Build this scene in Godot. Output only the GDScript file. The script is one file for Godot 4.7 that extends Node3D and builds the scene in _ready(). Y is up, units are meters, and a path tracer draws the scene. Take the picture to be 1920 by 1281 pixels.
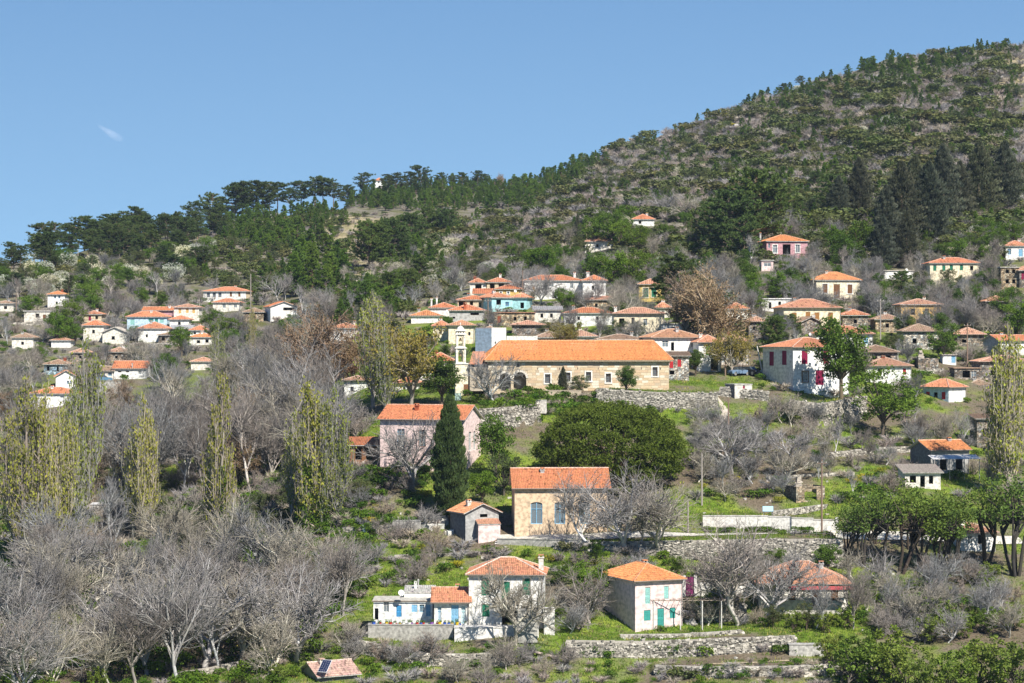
extends Node3D
# A Greek hillside village seen across a valley. Camera at eye level on the opposite slope, looking along -z.
const F := 4200.0          # focal length in photo pixels
const CU := 960.0
const CV := 640.5
const EYE := 60.0          # camera height above the datum
const DBG := false

class MB:
	var v := PackedVector3Array()
	var n := PackedVector3Array()
	var c := PackedColorArray()
	func tri(a: Vector3, b: Vector3, d: Vector3, col: Color) -> void:
		var nn := (b - a).cross(d - a).normalized()
		v.append(a); v.append(d); v.append(b)
		n.append(nn); n.append(nn); n.append(nn)
		c.append(col); c.append(col); c.append(col)
	func quad(a: Vector3, b: Vector3, d: Vector3, e: Vector3, col: Color) -> void:
		tri(a, b, d, col); tri(a, d, e, col)
	func tri_n(a: Vector3, b: Vector3, d: Vector3, na: Vector3, nb: Vector3, nd: Vector3, col: Color) -> void:
		v.append(a); v.append(d); v.append(b)
		n.append(na); n.append(nd); n.append(nb)
		c.append(col); c.append(col); c.append(col)
	func box(o: Vector3, s: Vector3, col: Color, b := Basis()) -> void:
		var x := b.x * s.x * 0.5
		var y := b.y * s.y * 0.5
		var z := b.z * s.z * 0.5
		quad(o - x - y + z, o + x - y + z, o + x + y + z, o - x + y + z, col)
		quad(o + x - y - z, o - x - y - z, o - x + y - z, o + x + y - z, col)
		quad(o + x - y + z, o + x - y - z, o + x + y - z, o + x + y + z, col)
		quad(o - x - y - z, o - x - y + z, o - x + y + z, o - x + y - z, col)
		quad(o - x + y + z, o + x + y + z, o + x + y - z, o - x + y - z, col)
		quad(o - x - y - z, o + x - y - z, o + x - y + z, o - x - y + z, col)
	func rock(o: Vector3, s: Vector3, col: Color, b: Basis, r: RandomNumberGenerator, k := 0.22) -> void:
		var p := []
		for i in 8:
			var q := Vector3(1 if i & 1 else -1, 1 if i & 2 else -1, 1 if i & 4 else -1) * 0.5
			q += Vector3(r.randf_range(-k, k), r.randf_range(-k, k), r.randf_range(-k, k))
			p.append(o + b * (q * s))
		quad(p[4], p[5], p[7], p[6], col); quad(p[1], p[0], p[2], p[3], col)
		quad(p[5], p[1], p[3], p[7], col); quad(p[0], p[4], p[6], p[2], col)
		quad(p[6], p[7], p[3], p[2], col)
	func tube(p: Vector3, q: Vector3, r0: float, r1: float, sides: int, col: Color) -> void:
		var d := (q - p).normalized()
		var a := d.cross(Vector3.UP if absf(d.y) < 0.95 else Vector3.RIGHT).normalized()
		var b := d.cross(a)
		var pa := a
		for i in sides:
			var t := TAU * (i + 1) / sides
			var na := a * cos(t) + b * sin(t)
			var p0 := p + pa * r0
			var p1 := p + na * r0
			var q0 := q + pa * r1
			var q1 := q + na * r1
			tri_n(p0, p1, q1, pa, na, na, col)
			tri_n(p0, q1, q0, pa, na, pa, col)
			pa = na
	func leaf(p: Vector3, ax: Vector3, bx: Vector3, col: Color) -> void:
		var nn := ax.cross(bx).normalized()
		tri_n(p - ax, p - bx * 0.9, p + ax, nn, nn, nn, col)
		tri_n(p - ax, p + ax, p + bx, nn, nn, nn, col)
	func mesh() -> ArrayMesh:
		var arr := []
		arr.resize(Mesh.ARRAY_MAX)
		arr[Mesh.ARRAY_VERTEX] = v
		arr[Mesh.ARRAY_NORMAL] = n
		arr[Mesh.ARRAY_COLOR] = c
		var m := ArrayMesh.new()
		if v.size():
			m.add_surface_from_arrays(Mesh.PRIMITIVE_TRIANGLES, arr)
		return m

var rng := RandomNumberGenerator.new()
var M := {}
var names := {}
var house_spots := []
var house_rects := []     # [u0, u1, vtop, vbase, d] of what must stay in view

func numbered(called: String) -> String:
	names[called] = names.get(called, -1) + 1
	return called if names[called] == 0 else "%s_%03d" % [called, names[called]]

func thing(called: String, label: String, category: String, at := Vector3.ZERO, turn := 0.0, group := "") -> Node3D:
	var o := Node3D.new()
	o.name = numbered(called)
	add_child(o)
	o.position = at
	o.rotation.y = turn
	tag(o, label, category, group)
	return o

func tag(o: Node, label: String, category: String, group := "", kind := "") -> void:
	if label: o.set_meta("label", label)
	if category: o.set_meta("category", category)
	if group: o.set_meta("group", group)
	if kind: o.set_meta("kind", kind)

func part(called: String, mb: MB, mat: Material, parent: Node) -> MeshInstance3D:
	var o := MeshInstance3D.new()
	o.name = called if parent != self else numbered(called)
	o.mesh = mb.mesh()
	o.material_override = mat
	parent.add_child(o, true)
	return o

func P(u: float, v: float, d: float) -> Vector3:
	return Vector3((u - CU) / F * d, EYE - (v - CV) / F * d, -d)

func jit(c: Color, k: float, r: RandomNumberGenerator) -> Color:
	var f := 1.0 + r.randf_range(-k, k)
	return Color(c.r * f * (1.0 + r.randf_range(-k, k) * 0.3), c.g * f, c.b * f * (1.0 + r.randf_range(-k, k) * 0.3))

# ---------------------------------------------------------------- materials
func mat(key: String, rough := 0.9, tex: Texture2D = null, texscale := 0.3, spec := 0.3) -> StandardMaterial3D:
	var m := StandardMaterial3D.new()
	m.resource_name = key
	m.vertex_color_use_as_albedo = true
	m.roughness = rough
	m.metallic_specular = spec
	if tex:
		m.albedo_texture = tex
		m.uv1_triplanar = true
		m.uv1_world_triplanar = true
		m.uv1_scale = Vector3.ONE * texscale
	M[key] = m
	return m

func noise_tex(seed_: int, freq: float, lo: float, hi: float, oct := 4, size := 512) -> NoiseTexture2D:
	var fn := FastNoiseLite.new()
	fn.seed = seed_
	fn.noise_type = FastNoiseLite.TYPE_SIMPLEX_SMOOTH
	fn.frequency = freq
	fn.fractal_octaves = oct
	var t := NoiseTexture2D.new()
	t.width = size; t.height = size
	t.seamless = true
	t.noise = fn
	var g := Gradient.new()
	g.set_color(0, Color(lo, lo, lo)); g.set_color(1, Color(hi, hi, hi * 0.985))
	t.color_ramp = g
	return t

func rubble_tex(seed_: int, cells: int, size: int) -> Array:
	# fieldstones too far away to tell apart: a tone for each and dark mortar gaps
	var r := RandomNumberGenerator.new(); r.seed = seed_
	var px := PackedFloat32Array(); var py := PackedFloat32Array(); var tone := PackedFloat32Array(); var warm := PackedFloat32Array()
	for i in cells * cells:
		px.append(r.randf()); py.append(r.randf()); tone.append(r.randf_range(0.45, 1.0)); warm.append(r.randf_range(-0.06, 0.06))
	var im := Image.create(size, size, false, Image.FORMAT_RGB8)
	var hm := Image.create(size, size, false, Image.FORMAT_RGB8)
	for y in size:
		for x in size:
			var fx := float(x) / size * cells
			var fy := float(y) / size * cells
			var cx := int(fx); var cy := int(fy)
			var d1 := 9.0; var d2 := 9.0; var best := 0
			for j in range(-1, 2):
				for i in range(-1, 2):
					var k := posmod(cy + j, cells) * cells + posmod(cx + i, cells)
					var dx := cx + i + px[k] - fx
					var dy := (cy + j + py[k] - fy) * 1.35
					var d := sqrt(dx * dx + dy * dy)
					if d < d1: d2 = d1; d1 = d; best = k
					elif d < d2: d2 = d
			var e := clampf((d2 - d1) * 6.0, 0.0, 1.0)
			var t := tone[best] * (0.35 + 0.65 * e)
			im.set_pixel(x, y, Color(t * (1.0 + warm[best]), t, t * (1.0 - warm[best])))
			hm.set_pixel(x, y, Color(e, e, e))
	return [ImageTexture.create_from_image(im), ImageTexture.create_from_image(hm)]

func make_materials() -> void:
	var plaster := noise_tex(3, 0.016, 0.72, 1.16, 6)
	mat("plaster", 0.92, plaster, 0.16)
	mat("paint", 0.65, noise_tex(7, 0.03, 0.82, 1.06, 3, 256), 0.6)
	mat("roof", 0.85, noise_tex(11, 0.016, 0.58, 1.22, 6), 0.35)
	mat("ground", 0.97, noise_tex(5, 0.02, 0.55, 1.3, 6), 0.22, 0.1)
	var rb := rubble_tex(21, 12, 300)
	var m := mat("rubble", 0.95, rb[0], 0.24)
	mat("stone", 0.95, noise_tex(9, 0.03, 0.72, 1.12, 5), 0.5)
	mat("concrete", 0.9, noise_tex(13, 0.015, 0.66, 1.1, 5), 0.2)
	mat("wood", 0.85)
	mat("rough", 0.95, noise_tex(15, 0.012, 0.74, 1.16, 6), 0.3)
	mat("bark", 0.95, null, 0.3, 0.15)
	m = mat("glass", 0.06, null, 0.3, 0.5)
	m.vertex_color_use_as_albedo = false
	m.transparency = BaseMaterial3D.TRANSPARENCY_ALPHA
	m.albedo_color = Color(0.62, 0.68, 0.72, 0.28)
	mat("panel", 0.2, null, 0.3, 0.5)
	mat("metal", 0.45)
	for k in [["leaf", 0.7, 0.5], ["needle", 0.75, 0.42], ["petal", 0.8, 0.45]]:
		m = mat(k[0], k[1], null, 0.3, 0.25)
		m.backlight_enabled = true
		m.backlight = Color(k[2], k[2] * 1.05, k[2] * 0.5).linear_to_srgb()

# ---------------------------------------------------------------- terrain
# columns of the hillside: [photo column, [distance in metres, photo row of the ground], ...]
const COLS := [
	[-400, 150, 1800, 250, 1290, 310, 1130, 350, 1040, 390, 950, 430, 860, 480, 770, 540, 690, 600, 610, 660, 560, 720, 505, 760, 500],
	[0, 150, 1800, 250, 1290, 310, 1130, 350, 1040, 390, 950, 430, 865, 470, 785, 540, 665, 600, 600, 650, 568, 720, 503, 770, 494],
	[240, 150, 1800, 255, 1285, 305, 1130, 345, 1025, 380, 935, 420, 840, 460, 772, 500, 718, 560, 645, 600, 600, 640, 560, 700, 512, 800, 455, 860, 440],
	[480, 150, 1800, 258, 1285, 295, 1150, 328, 1035, 355, 945, 385, 865, 430, 785, 500, 715, 560, 635, 600, 577, 640, 547, 720, 492, 850, 432, 960, 404],
	[720, 150, 1800, 262, 1281, 290, 1160, 318, 1020, 340, 888, 365, 800, 385, 745, 430, 670, 480, 607, 540, 565, 600, 532, 700, 482, 850, 422, 1000, 384, 1150, 350],
	[960, 150, 1800, 265, 1281, 277, 1180, 300, 1090, 318, 1006, 335, 910, 360, 805, 378, 755, 385, 732, 420, 680, 460, 625, 500, 572, 560, 530, 640, 492, 800, 430, 950, 390, 1150, 350],
	[1200, 150, 1800, 265, 1281, 280, 1182, 300, 1080, 316, 1006, 335, 912, 360, 820, 376, 768, 385, 732, 410, 695, 440, 640, 480, 580, 520, 545, 580, 485, 640, 425, 760, 375, 900, 322, 1080, 262],
	[1440, 150, 1800, 262, 1281, 275, 1205, 292, 1140, 308, 1060, 316, 1006, 325, 980, 345, 890, 370, 795, 382, 743, 400, 715, 430, 650, 460, 600, 500, 560, 545, 490, 600, 435, 700, 360, 850, 265, 1050, 182],
	[1680, 150, 1800, 262, 1281, 285, 1170, 305, 1070, 318, 1005, 340, 915, 365, 850, 400, 765, 430, 690, 470, 620, 510, 570, 550, 510, 600, 440, 700, 345, 850, 210, 1000, 128, 1080, 108],
	[1920, 150, 1800, 260, 1281, 290, 1140, 318, 1025, 345, 915, 370, 860, 410, 770, 440, 690, 490, 590, 520, 525, 560, 465, 640, 390, 800, 240, 950, 130, 1080, 82],
	[2400, 150, 1800, 260, 1281, 290, 1140, 318, 1020, 345, 910, 410, 770, 490, 580, 560, 450, 640, 370, 800, 210, 950, 90, 1080, 40]]
const DN := 320
const D0 := 150.0
const DS := 5.0
var tab := []              # for each column the heights every DS metres
var steps := []            # terrace walls that hold the ground up: [x0, x1, d0, d1, top0, top1]
var bump := FastNoiseLite.new()

func make_terrain_table() -> void:
	bump.seed = 4; bump.frequency = 0.035; bump.fractal_octaves = 3
	for col in COLS:
		var h := PackedFloat32Array()
		var k := 1
		var last: int = col.size() - 2
		for i in DN:
			var d := D0 + DS * i
			while k < last - 2 and d > col[k + 2]: k += 2
			var d0: float = col[k]; var d1: float = col[k + 2]
			var y0: float = -(col[k + 1] - CV) / F * d0
			var y1: float = -(col[k + 3] - CV) / F * d1
			if d > d1:
				h.append(y1 + EYE - (d - d1) * 0.10)
			else:
				h.append(EYE + lerpf(y0, y1, clampf((d - d0) / (d1 - d0), 0, 1)))
		var s := h.duplicate()
		for i in range(1, DN - 1):
			s[i] = (h[i - 1] + 2.0 * h[i] + h[i + 1]) * 0.25
		tab.append(s)

func base_h(x: float, d: float) -> float:
	var u := CU + x * F / maxf(d, 1.0)
	var k := 0
	while k < COLS.size() - 2 and u > COLS[k + 1][0]: k += 1
	var t := clampf((u - COLS[k][0]) / float(COLS[k + 1][0] - COLS[k][0]), 0, 1)
	t = t * t * (3.0 - 2.0 * t) * 0.6 + t * 0.4
	var f := clampf((d - D0) / DS, 0, DN - 2)
	var i := int(f)
	f -= i
	var a: float = lerpf(tab[k][i], tab[k][i + 1], f)
	var b: float = lerpf(tab[k + 1][i], tab[k + 1][i + 1], f)
	return lerpf(a, b, t)

func ground_h(x: float, d: float) -> float:
	var h := base_h(x, d) + bump.get_noise_2d(x, d) * clampf((d - 420.0) / 300.0, 0.25, 2.2)
	for s in steps:
		if x > s[0] and x < s[1]:
			var t: float = (x - s[0]) / (s[1] - s[0])
			var dw: float = lerpf(s[2], s[3], t)
			var top: float = lerpf(s[4], s[5], t)
			if d > dw + 0.5 and d < dw + 14.0 and h < top:
				h = lerpf(h, top, clampf((d - dw - 0.5) / 0.4, 0, 1))
	return h

func ground_at(u: float, v: float, near := 215.0) -> Vector3:
	# where the line of sight through a photo pixel meets the hillside
	var sx := (u - CU) / F
	var sy := -(v - CV) / F
	var d := near
	if near < 216.0:       # no ground nearer than this is seen that high in the picture
		d = 520.0 if v < 480.0 else 460.0 if v < 560.0 else 400.0 if v < 660.0 else 350.0 if v < 760.0 else 300.0 if v < 900.0 else near
	while d < 1500.0:
		var st := 1.0 if d < 520.0 else 2.5
		if EYE + sy * d <= ground_h(sx * d, d):
			var lo := d - st
			for i in 5:
				var m := (lo + d) * 0.5
				if EYE + sy * m <= ground_h(sx * m, m): d = m
				else: lo = m
			return Vector3(sx * d, ground_h(sx * d, d), -d)
		d += st
	return Vector3(0, -999, 0)

const SAND := [[588, 408], [640, 404], [700, 410], [752, 404], [750, 420], [725, 430], [712, 450], [722, 520], [680, 550], [655, 510], [640, 465], [605, 425]]
const DRY := [[1480, 330], [1700, 300], [1700, 420], [1560, 430]]
const CROP := [[1820, 120], [1920, 100], [1920, 190], [1800, 165]]

func in_poly(u: float, v: float, poly: Array) -> bool:
	var inside := false
	var j := poly.size() - 1
	for i in poly.size():
		if (poly[i][1] > v) != (poly[j][1] > v) and u < (poly[j][0] - poly[i][0]) * (v - poly[i][1]) / float(poly[j][1] - poly[i][1]) + poly[i][0]:
			inside = not inside
		j = i
	return inside

func ground_colour(x: float, y: float, d: float, n1: FastNoiseLite, n2: FastNoiseLite) -> Color:
	var u := CU + x * F / d
	var v := CV - (y - EYE) * F / d
	var a := n1.get_noise_2d(x, d)
	var b := n2.get_noise_2d(x, d)
	var grass := Color(0.12, 0.185, 0.026).lerp(Color(0.20, 0.25, 0.045), clampf(b * 1.5 + 0.3, 0, 1))
	var litter := Color(0.15, 0.125, 0.09).lerp(Color(0.22, 0.19, 0.145), clampf(a * 1.4 + 0.4, 0, 1))
	var scrub := Color(0.20, 0.182, 0.152).lerp(Color(0.12, 0.125, 0.05), clampf(b * 1.6 + 0.35, 0, 1))
	var wet := clampf(a * 2.4 + b * 0.9 + 0.55, 0, 1)       # grass against litter
	var near := litter.lerp(grass, wet)
	if u < 620 and v > 640:
		near = litter.lerp(grass, clampf(a * 2.6 + b + 0.3, 0, 1))
	var c := near.lerp(scrub, clampf((d - 470.0) / 90.0, 0, 1))
	if d > 560:
		var w := n1.get_noise_2d(x * 2.2, d * 2.2) * 14.0
		if in_poly(u + w, v + w * 0.7, SAND) or in_poly(u + w, v + w, CROP):
			c = Color(0.38, 0.32, 0.21).lerp(Color(0.22, 0.20, 0.10), clampf(b * 2.0 + a + 0.4, 0, 1))
		elif in_poly(u + w * 2.0, v + w, DRY):
			c = Color(0.30, 0.26, 0.11).lerp(Color(0.2, 0.2, 0.06), clampf(b * 1.8 + 0.4, 0, 1))
	return c

func make_ground() -> void:
	var n1 := FastNoiseLite.new(); n1.seed = 31; n1.frequency = 0.03; n1.fractal_octaves = 4
	var n2 := FastNoiseLite.new(); n2.seed = 32; n2.frequency = 0.16; n2.fractal_octaves = 3
	var ds := PackedFloat32Array()
	var d := 170.0
	while d < 1420.0:
		ds.append(d)
		d += 2.5 if d < 235.0 else 0.9 if d < 330.0 else 1.3 if d < 430.0 else 2.2 if d < 640.0 else 4.5
	var nx := 330
	var vs := PackedVector3Array(); var ns := PackedVector3Array(); var cs := PackedColorArray(); var ix := PackedInt32Array()
	for dd in ds:
		var half := dd * 0.26 + 12.0
		for i in nx:
			var x := (float(i) / (nx - 1) * 2.0 - 1.0) * half
			var y := ground_h(x, dd)
			vs.append(Vector3(x, y, -dd))
			var e := 0.6 if dd < 450.0 else 2.0
			ns.append(Vector3(y - ground_h(x + e, dd), e, ground_h(x, dd + e) - y).normalized())
			cs.append(ground_colour(x, y, dd, n1, n2))
	for j in ds.size() - 1:
		for i in nx - 1:
			var k := j * nx + i
			ix.append_array([k, k + nx, k + 1, k + 1, k + nx, k + nx + 1])
	var arr := []
	arr.resize(Mesh.ARRAY_MAX)
	arr[Mesh.ARRAY_VERTEX] = vs; arr[Mesh.ARRAY_NORMAL] = ns; arr[Mesh.ARRAY_COLOR] = cs; arr[Mesh.ARRAY_INDEX] = ix
	var m := ArrayMesh.new()
	m.add_surface_from_arrays(Mesh.PRIMITIVE_TRIANGLES, arr)
	var o := MeshInstance3D.new()
	o.name = "hillside_terrain"; o.mesh = m; o.material_override = M.ground
	o.set_meta("kind", "structure")
	o.set_meta("label", "grassy and scrubby hillside ground that carries the whole village")
	o.set_meta("category", "terrain")
	add_child(o)

# ---------------------------------------------------------------- buildings
const COL := {
	"white": Color(0.80, 0.80, 0.77), "cream": Color(0.78, 0.70, 0.52), "pale": Color(0.72, 0.69, 0.62), "pink": Color(0.52, 0.30, 0.33), "rose": Color(0.76, 0.60, 0.58),
	"tan": Color(0.70, 0.53, 0.37), "ochre": Color(0.62, 0.42, 0.16), "yellow": Color(0.66, 0.50, 0.17), "aqua": Color(0.38, 0.66, 0.70), "sky": Color(0.50, 0.66, 0.76), "grey": Color(0.45, 0.45, 0.44),
	"dark": Color(0.20, 0.20, 0.21), "stone": Color(0.46, 0.41, 0.35), "ash": Color(0.62, 0.51, 0.36), "green": Color(0.035, 0.20, 0.12), "teal": Color(0.06, 0.33, 0.30), "mint": Color(0.30, 0.58, 0.55),
	"leafgreen": Color(0.04, 0.28, 0.06), "red": Color(0.52, 0.04, 0.05), "wine": Color(0.24, 0.015, 0.06), "brown": Color(0.20, 0.10, 0.05), "oak": Color(0.36, 0.18, 0.06), "blue": Color(0.07, 0.32, 0.62), "lightblue": Color(0.25, 0.50, 0.72),
	"black": Color(0.025, 0.025, 0.03), "frame": Color(0.72, 0.72, 0.70), "rust": Color(0.36, 0.10, 0.05), "plum": Color(0.16, 0.03, 0.10),
	"o": Color(0.66, 0.27, 0.11), "r": Color(0.60, 0.23, 0.115), "p": Color(0.56, 0.30, 0.20), "b": Color(0.33, 0.22, 0.15), "k": Color(0.66, 0.42, 0.39), "m": Color(0.50, 0.53, 0.56), "c": Color(0.55, 0.54, 0.50)}

func roof_slope(mb: MB, a: Vector3, b: Vector3, c: Vector3, d: Vector3, col: Color, pitch: float, r: RandomNumberGenerator, old: float) -> void:
	# tiled slope over the eave a-b and the ridge c-d (c above b): rounded columns of tiles, each course a little different
	var L := (b - a).length()
	var e := (b - a) / L
	var sd := (d - a).dot(e)
	var sc := (c - a).dot(e)
	var up := (d - a) - e * sd
	if up.length() < 0.01:
		up = (c - a) - e * sc
	var T := up.length()
	up /= T
	var nn := e.cross(up).normalized()
	var n := maxi(3, int(L / pitch))
	var crest := nn * pitch * 0.24
	var rows := maxi(2, int(T / (0.42 if pitch < 0.3 else 0.8)))
	for i in n:
		var s0 := L * i / n
		var s1 := L * (i + 1) / n
		var sm := (s0 + s1) * 0.5
		var tops := []
		for s in [s0, sm, s1]:
			var t := T
			if sd > 0.01 and s < sd: t = T * s / sd
			if sc < L - 0.01 and s > sc: t = minf(t, T * (L - s) / (L - sc))
			tops.append(maxf(t, 0.0))
		var tint := 1.0 + r.randf_range(-0.07, 0.07)
		for k in rows:
			var f0 := float(k) / rows
			var f1 := float(k + 1) / rows
			var g := tint * (1.0 + r.randf_range(-0.10, 0.10) - (r.randf_range(0.0, 0.5) if r.randf() < old * 0.22 else 0.0))
			var cc := Color(col.r * g, col.g * g * (1.0 + r.randf_range(-0.06, 0.06)), col.b * g)
			var lift := nn * 0.025
			var p0: Vector3 = a + e * s0 + up * minf(tops[0], T * f0) + lift
			var p1: Vector3 = a + e * sm + up * minf(tops[1], T * f0) + crest + lift
			var p2: Vector3 = a + e * s1 + up * minf(tops[2], T * f0) + lift
			var q0: Vector3 = a + e * s0 + up * minf(tops[0], T * f1)
			var q1: Vector3 = a + e * sm + up * minf(tops[1], T * f1) + crest
			var q2: Vector3 = a + e * s1 + up * minf(tops[2], T * f1)
			if tops[1] <= T * f0: break
			mb.quad(p0, p1, q1, q0, cc)
			mb.quad(p1, p2, q2, q1, cc)
			if k == 0:
				mb.tri(p0, p2, p1, cc * 0.75)

func wall_face(mb: MB, o: Vector3, ax: Vector3, nrm: Vector3, W: float, y0: float, H: float, holes: Array, col: Color, rev := 0.22) -> void:
	# an upright wall with real openings: plane cells between the holes and the reveals
	var xs := [0.0, W]
	var ys := [y0, H]
	for h in holes:
		for q in [h[0], h[1]]:
			if q > 0.01 and q < W - 0.01: xs.append(q)
		for q in [h[2], h[3]]:
			if q > y0 + 0.01 and q < H - 0.01: ys.append(q)
	xs.sort(); ys.sort()
	for i in xs.size() - 1:
		for j in ys.size() - 1:
			if xs[i + 1] - xs[i] < 1e-4 or ys[j + 1] - ys[j] < 1e-4: continue
			var mx: float = (xs[i] + xs[i + 1]) * 0.5
			var my: float = (ys[j] + ys[j + 1]) * 0.5
			var open := false
			for h in holes:
				if mx > h[0] and mx < h[1] and my > h[2] and my < h[3]: open = true
			if not open:
				mb.quad(o + ax * xs[i] + Vector3.UP * ys[j], o + ax * xs[i + 1] + Vector3.UP * ys[j], o + ax * xs[i + 1] + Vector3.UP * ys[j + 1], o + ax * xs[i] + Vector3.UP * ys[j + 1], col)
	for h in holes:
		var p := [o + ax * h[0] + Vector3.UP * h[2], o + ax * h[1] + Vector3.UP * h[2], o + ax * h[1] + Vector3.UP * h[3], o + ax * h[0] + Vector3.UP * h[3]]
		var inn := -nrm * rev
		for k in 4:
			mb.quad(p[k], p[(k + 1) % 4], p[(k + 1) % 4] + inn, p[k] + inn, col)
		if h.size() > 4 and h[4]:      # arched head: fill the corners down to the curve
			var w: float = h[1] - h[0]
			var rise: float = minf(w * 0.5, (h[3] - h[2]) * 0.4) * (1.0 if h[4] == 2 else 0.35)
			for k in 8:
				var t0 := PI * k / 8.0
				var t1 := PI * (k + 1) / 8.0
				var a: Vector3 = o + ax * (h[0] + w * 0.5 - cos(t0) * w * 0.5) + Vector3.UP * (h[3] - rise + sin(t0) * rise)
				var b: Vector3 = o + ax * (h[0] + w * 0.5 - cos(t1) * w * 0.5) + Vector3.UP * (h[3] - rise + sin(t1) * rise)
				var at: Vector3 = o + ax * (h[0] + w * 0.5 - cos(t0) * w * 0.5) + Vector3.UP * h[3]
				var bt: Vector3 = o + ax * (h[0] + w * 0.5 - cos(t1) * w * 0.5) + Vector3.UP * h[3]
				mb.quad(a, b, bt, at, col)
				mb.quad(a, a + inn, b + inn, b, col)

func opening(root: Node3D, spec: Array, o: Vector3, ax: Vector3, nrm: Vector3, h: Array, mpp: float) -> void:
	# fill one opening: glazed window, closed shutters, door or a dark hole
	var b := Basis(ax, Vector3.UP, nrm)
	var w: float = h[1] - h[0]
	var hh: float = h[3] - h[2]
	var c: Vector3 = o + ax * ((h[0] + h[1]) * 0.5) + Vector3.UP * ((h[2] + h[3]) * 0.5)
	var kind: String = spec[0]
	var col: Color = COL[spec[5]] if spec.size() > 5 else COL.frame
	var fine: bool = spec[3] >= 6
	if kind == "s" or kind == "t":
		var holder := Node3D.new()
		holder.name = "window"
		root.add_child(holder, true)
		for sgn in [-1.0, 1.0]:
			var mb := MB.new()
			var lw := w * 0.5 - 0.015
			var cc: Vector3 = c + ax * sgn * w * 0.25 - nrm * 0.10
			mb.box(cc, Vector3(lw, hh - 0.03, 0.05), col, b)
			if fine:
				var ns := int(hh / 0.16)
				for k in ns:
					mb.box(cc + Vector3.UP * (-hh * 0.5 + hh * (k + 0.5) / ns) + nrm * 0.03, Vector3(lw * 0.8, hh / ns * 0.55, 0.03), jit(col, 0.12, rng), b)
			part("shutter", mb, M.paint, holder)
	elif kind == "d":
		var mb := MB.new()
		mb.box(c - nrm * 0.12, Vector3(w - 0.02, hh - 0.02, 0.06), col, b)
		var door := part("door", mb, M.paint, root)
		if fine:
			var pm := MB.new()
			for k in [-1, 1]:
				for q in [-0.26, 0.22]:
					pm.box(c + ax * k * w * 0.23 + Vector3.UP * hh * q - nrm * 0.075, Vector3(w * 0.34, hh * 0.36, 0.04), col * 0.8, b)
			part("door_panel", pm, M.paint, door)
	else:
		var mb := MB.new()
		var deep := 0.16 if kind != "o" else 0.21
		if kind != "o":
			var t := clampf(w * 0.07, 0.04, 0.09)
			mb.box(c - nrm * 0.12 + ax * (w - t) * 0.5, Vector3(t, hh, 0.06), col, b)
			mb.box(c - nrm * 0.12 - ax * (w - t) * 0.5, Vector3(t, hh, 0.06), col, b)
			mb.box(c - nrm * 0.12 + Vector3.UP * (hh - t) * 0.5, Vector3(w - 2.0 * t, t, 0.055), col, b)
			mb.box(c - nrm * 0.12 - Vector3.UP * (hh - t) * 0.5, Vector3(w - 2.0 * t, t, 0.055), col, b)
			if fine or w > 0.8:
				mb.box(c - nrm * 0.12, Vector3(t * 0.9, hh - 2.0 * t, 0.05), col, b)
				mb.box(c - nrm * 0.12 + Vector3.UP * hh * 0.18, Vector3(w - 2.0 * t, t * 0.8, 0.045), col, b)
		else:
			mb.box(c - nrm * 0.19 - Vector3.UP * (hh * 0.5 - 0.03), Vector3(w, 0.06, 0.04), COL.stone, b)
		var win := part("window", mb, M.paint, root)
		if kind != "o":
			var pm := MB.new()
			pm.box(c - nrm * (deep + 0.02), Vector3(w, hh, 0.02), Color(0.55, 0.62, 0.66), b)
			part("pane", pm, M.glass if kind != "c" else M.paint, win)
	if spec.size() > 7 and spec[7]:
		var tm := MB.new()
		var tc: Color = COL[spec[7]]
		var t := 0.16
		tm.box(c + Vector3.UP * (hh + t) * 0.5 + nrm * 0.02, Vector3(w + 2.0 * t + 0.1, t, 0.10), tc, b)
		tm.box(c - Vector3.UP * (hh + t) * 0.5 + nrm * 0.03, Vector3(w + 2.0 * t, t, 0.14), tc, b)
		for k in [-1, 1]:
			tm.box(c + ax * k * (w + t) * 0.5 + nrm * 0.015, Vector3(t, hh, 0.08), tc, b)
		part("window_surround", tm, M.plaster, root)

func cap_line(mb: MB, a: Vector3, b: Vector3, col: Color, r: RandomNumberGenerator) -> void:
	var n := maxi(2, int((b - a).length() / 0.45))
	for i in n:
		mb.tube(a.lerp(b, float(i) / n), a.lerp(b, (i + 1.08) / n), 0.135, 0.11, 5, jit(col, 0.14, r))

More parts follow.
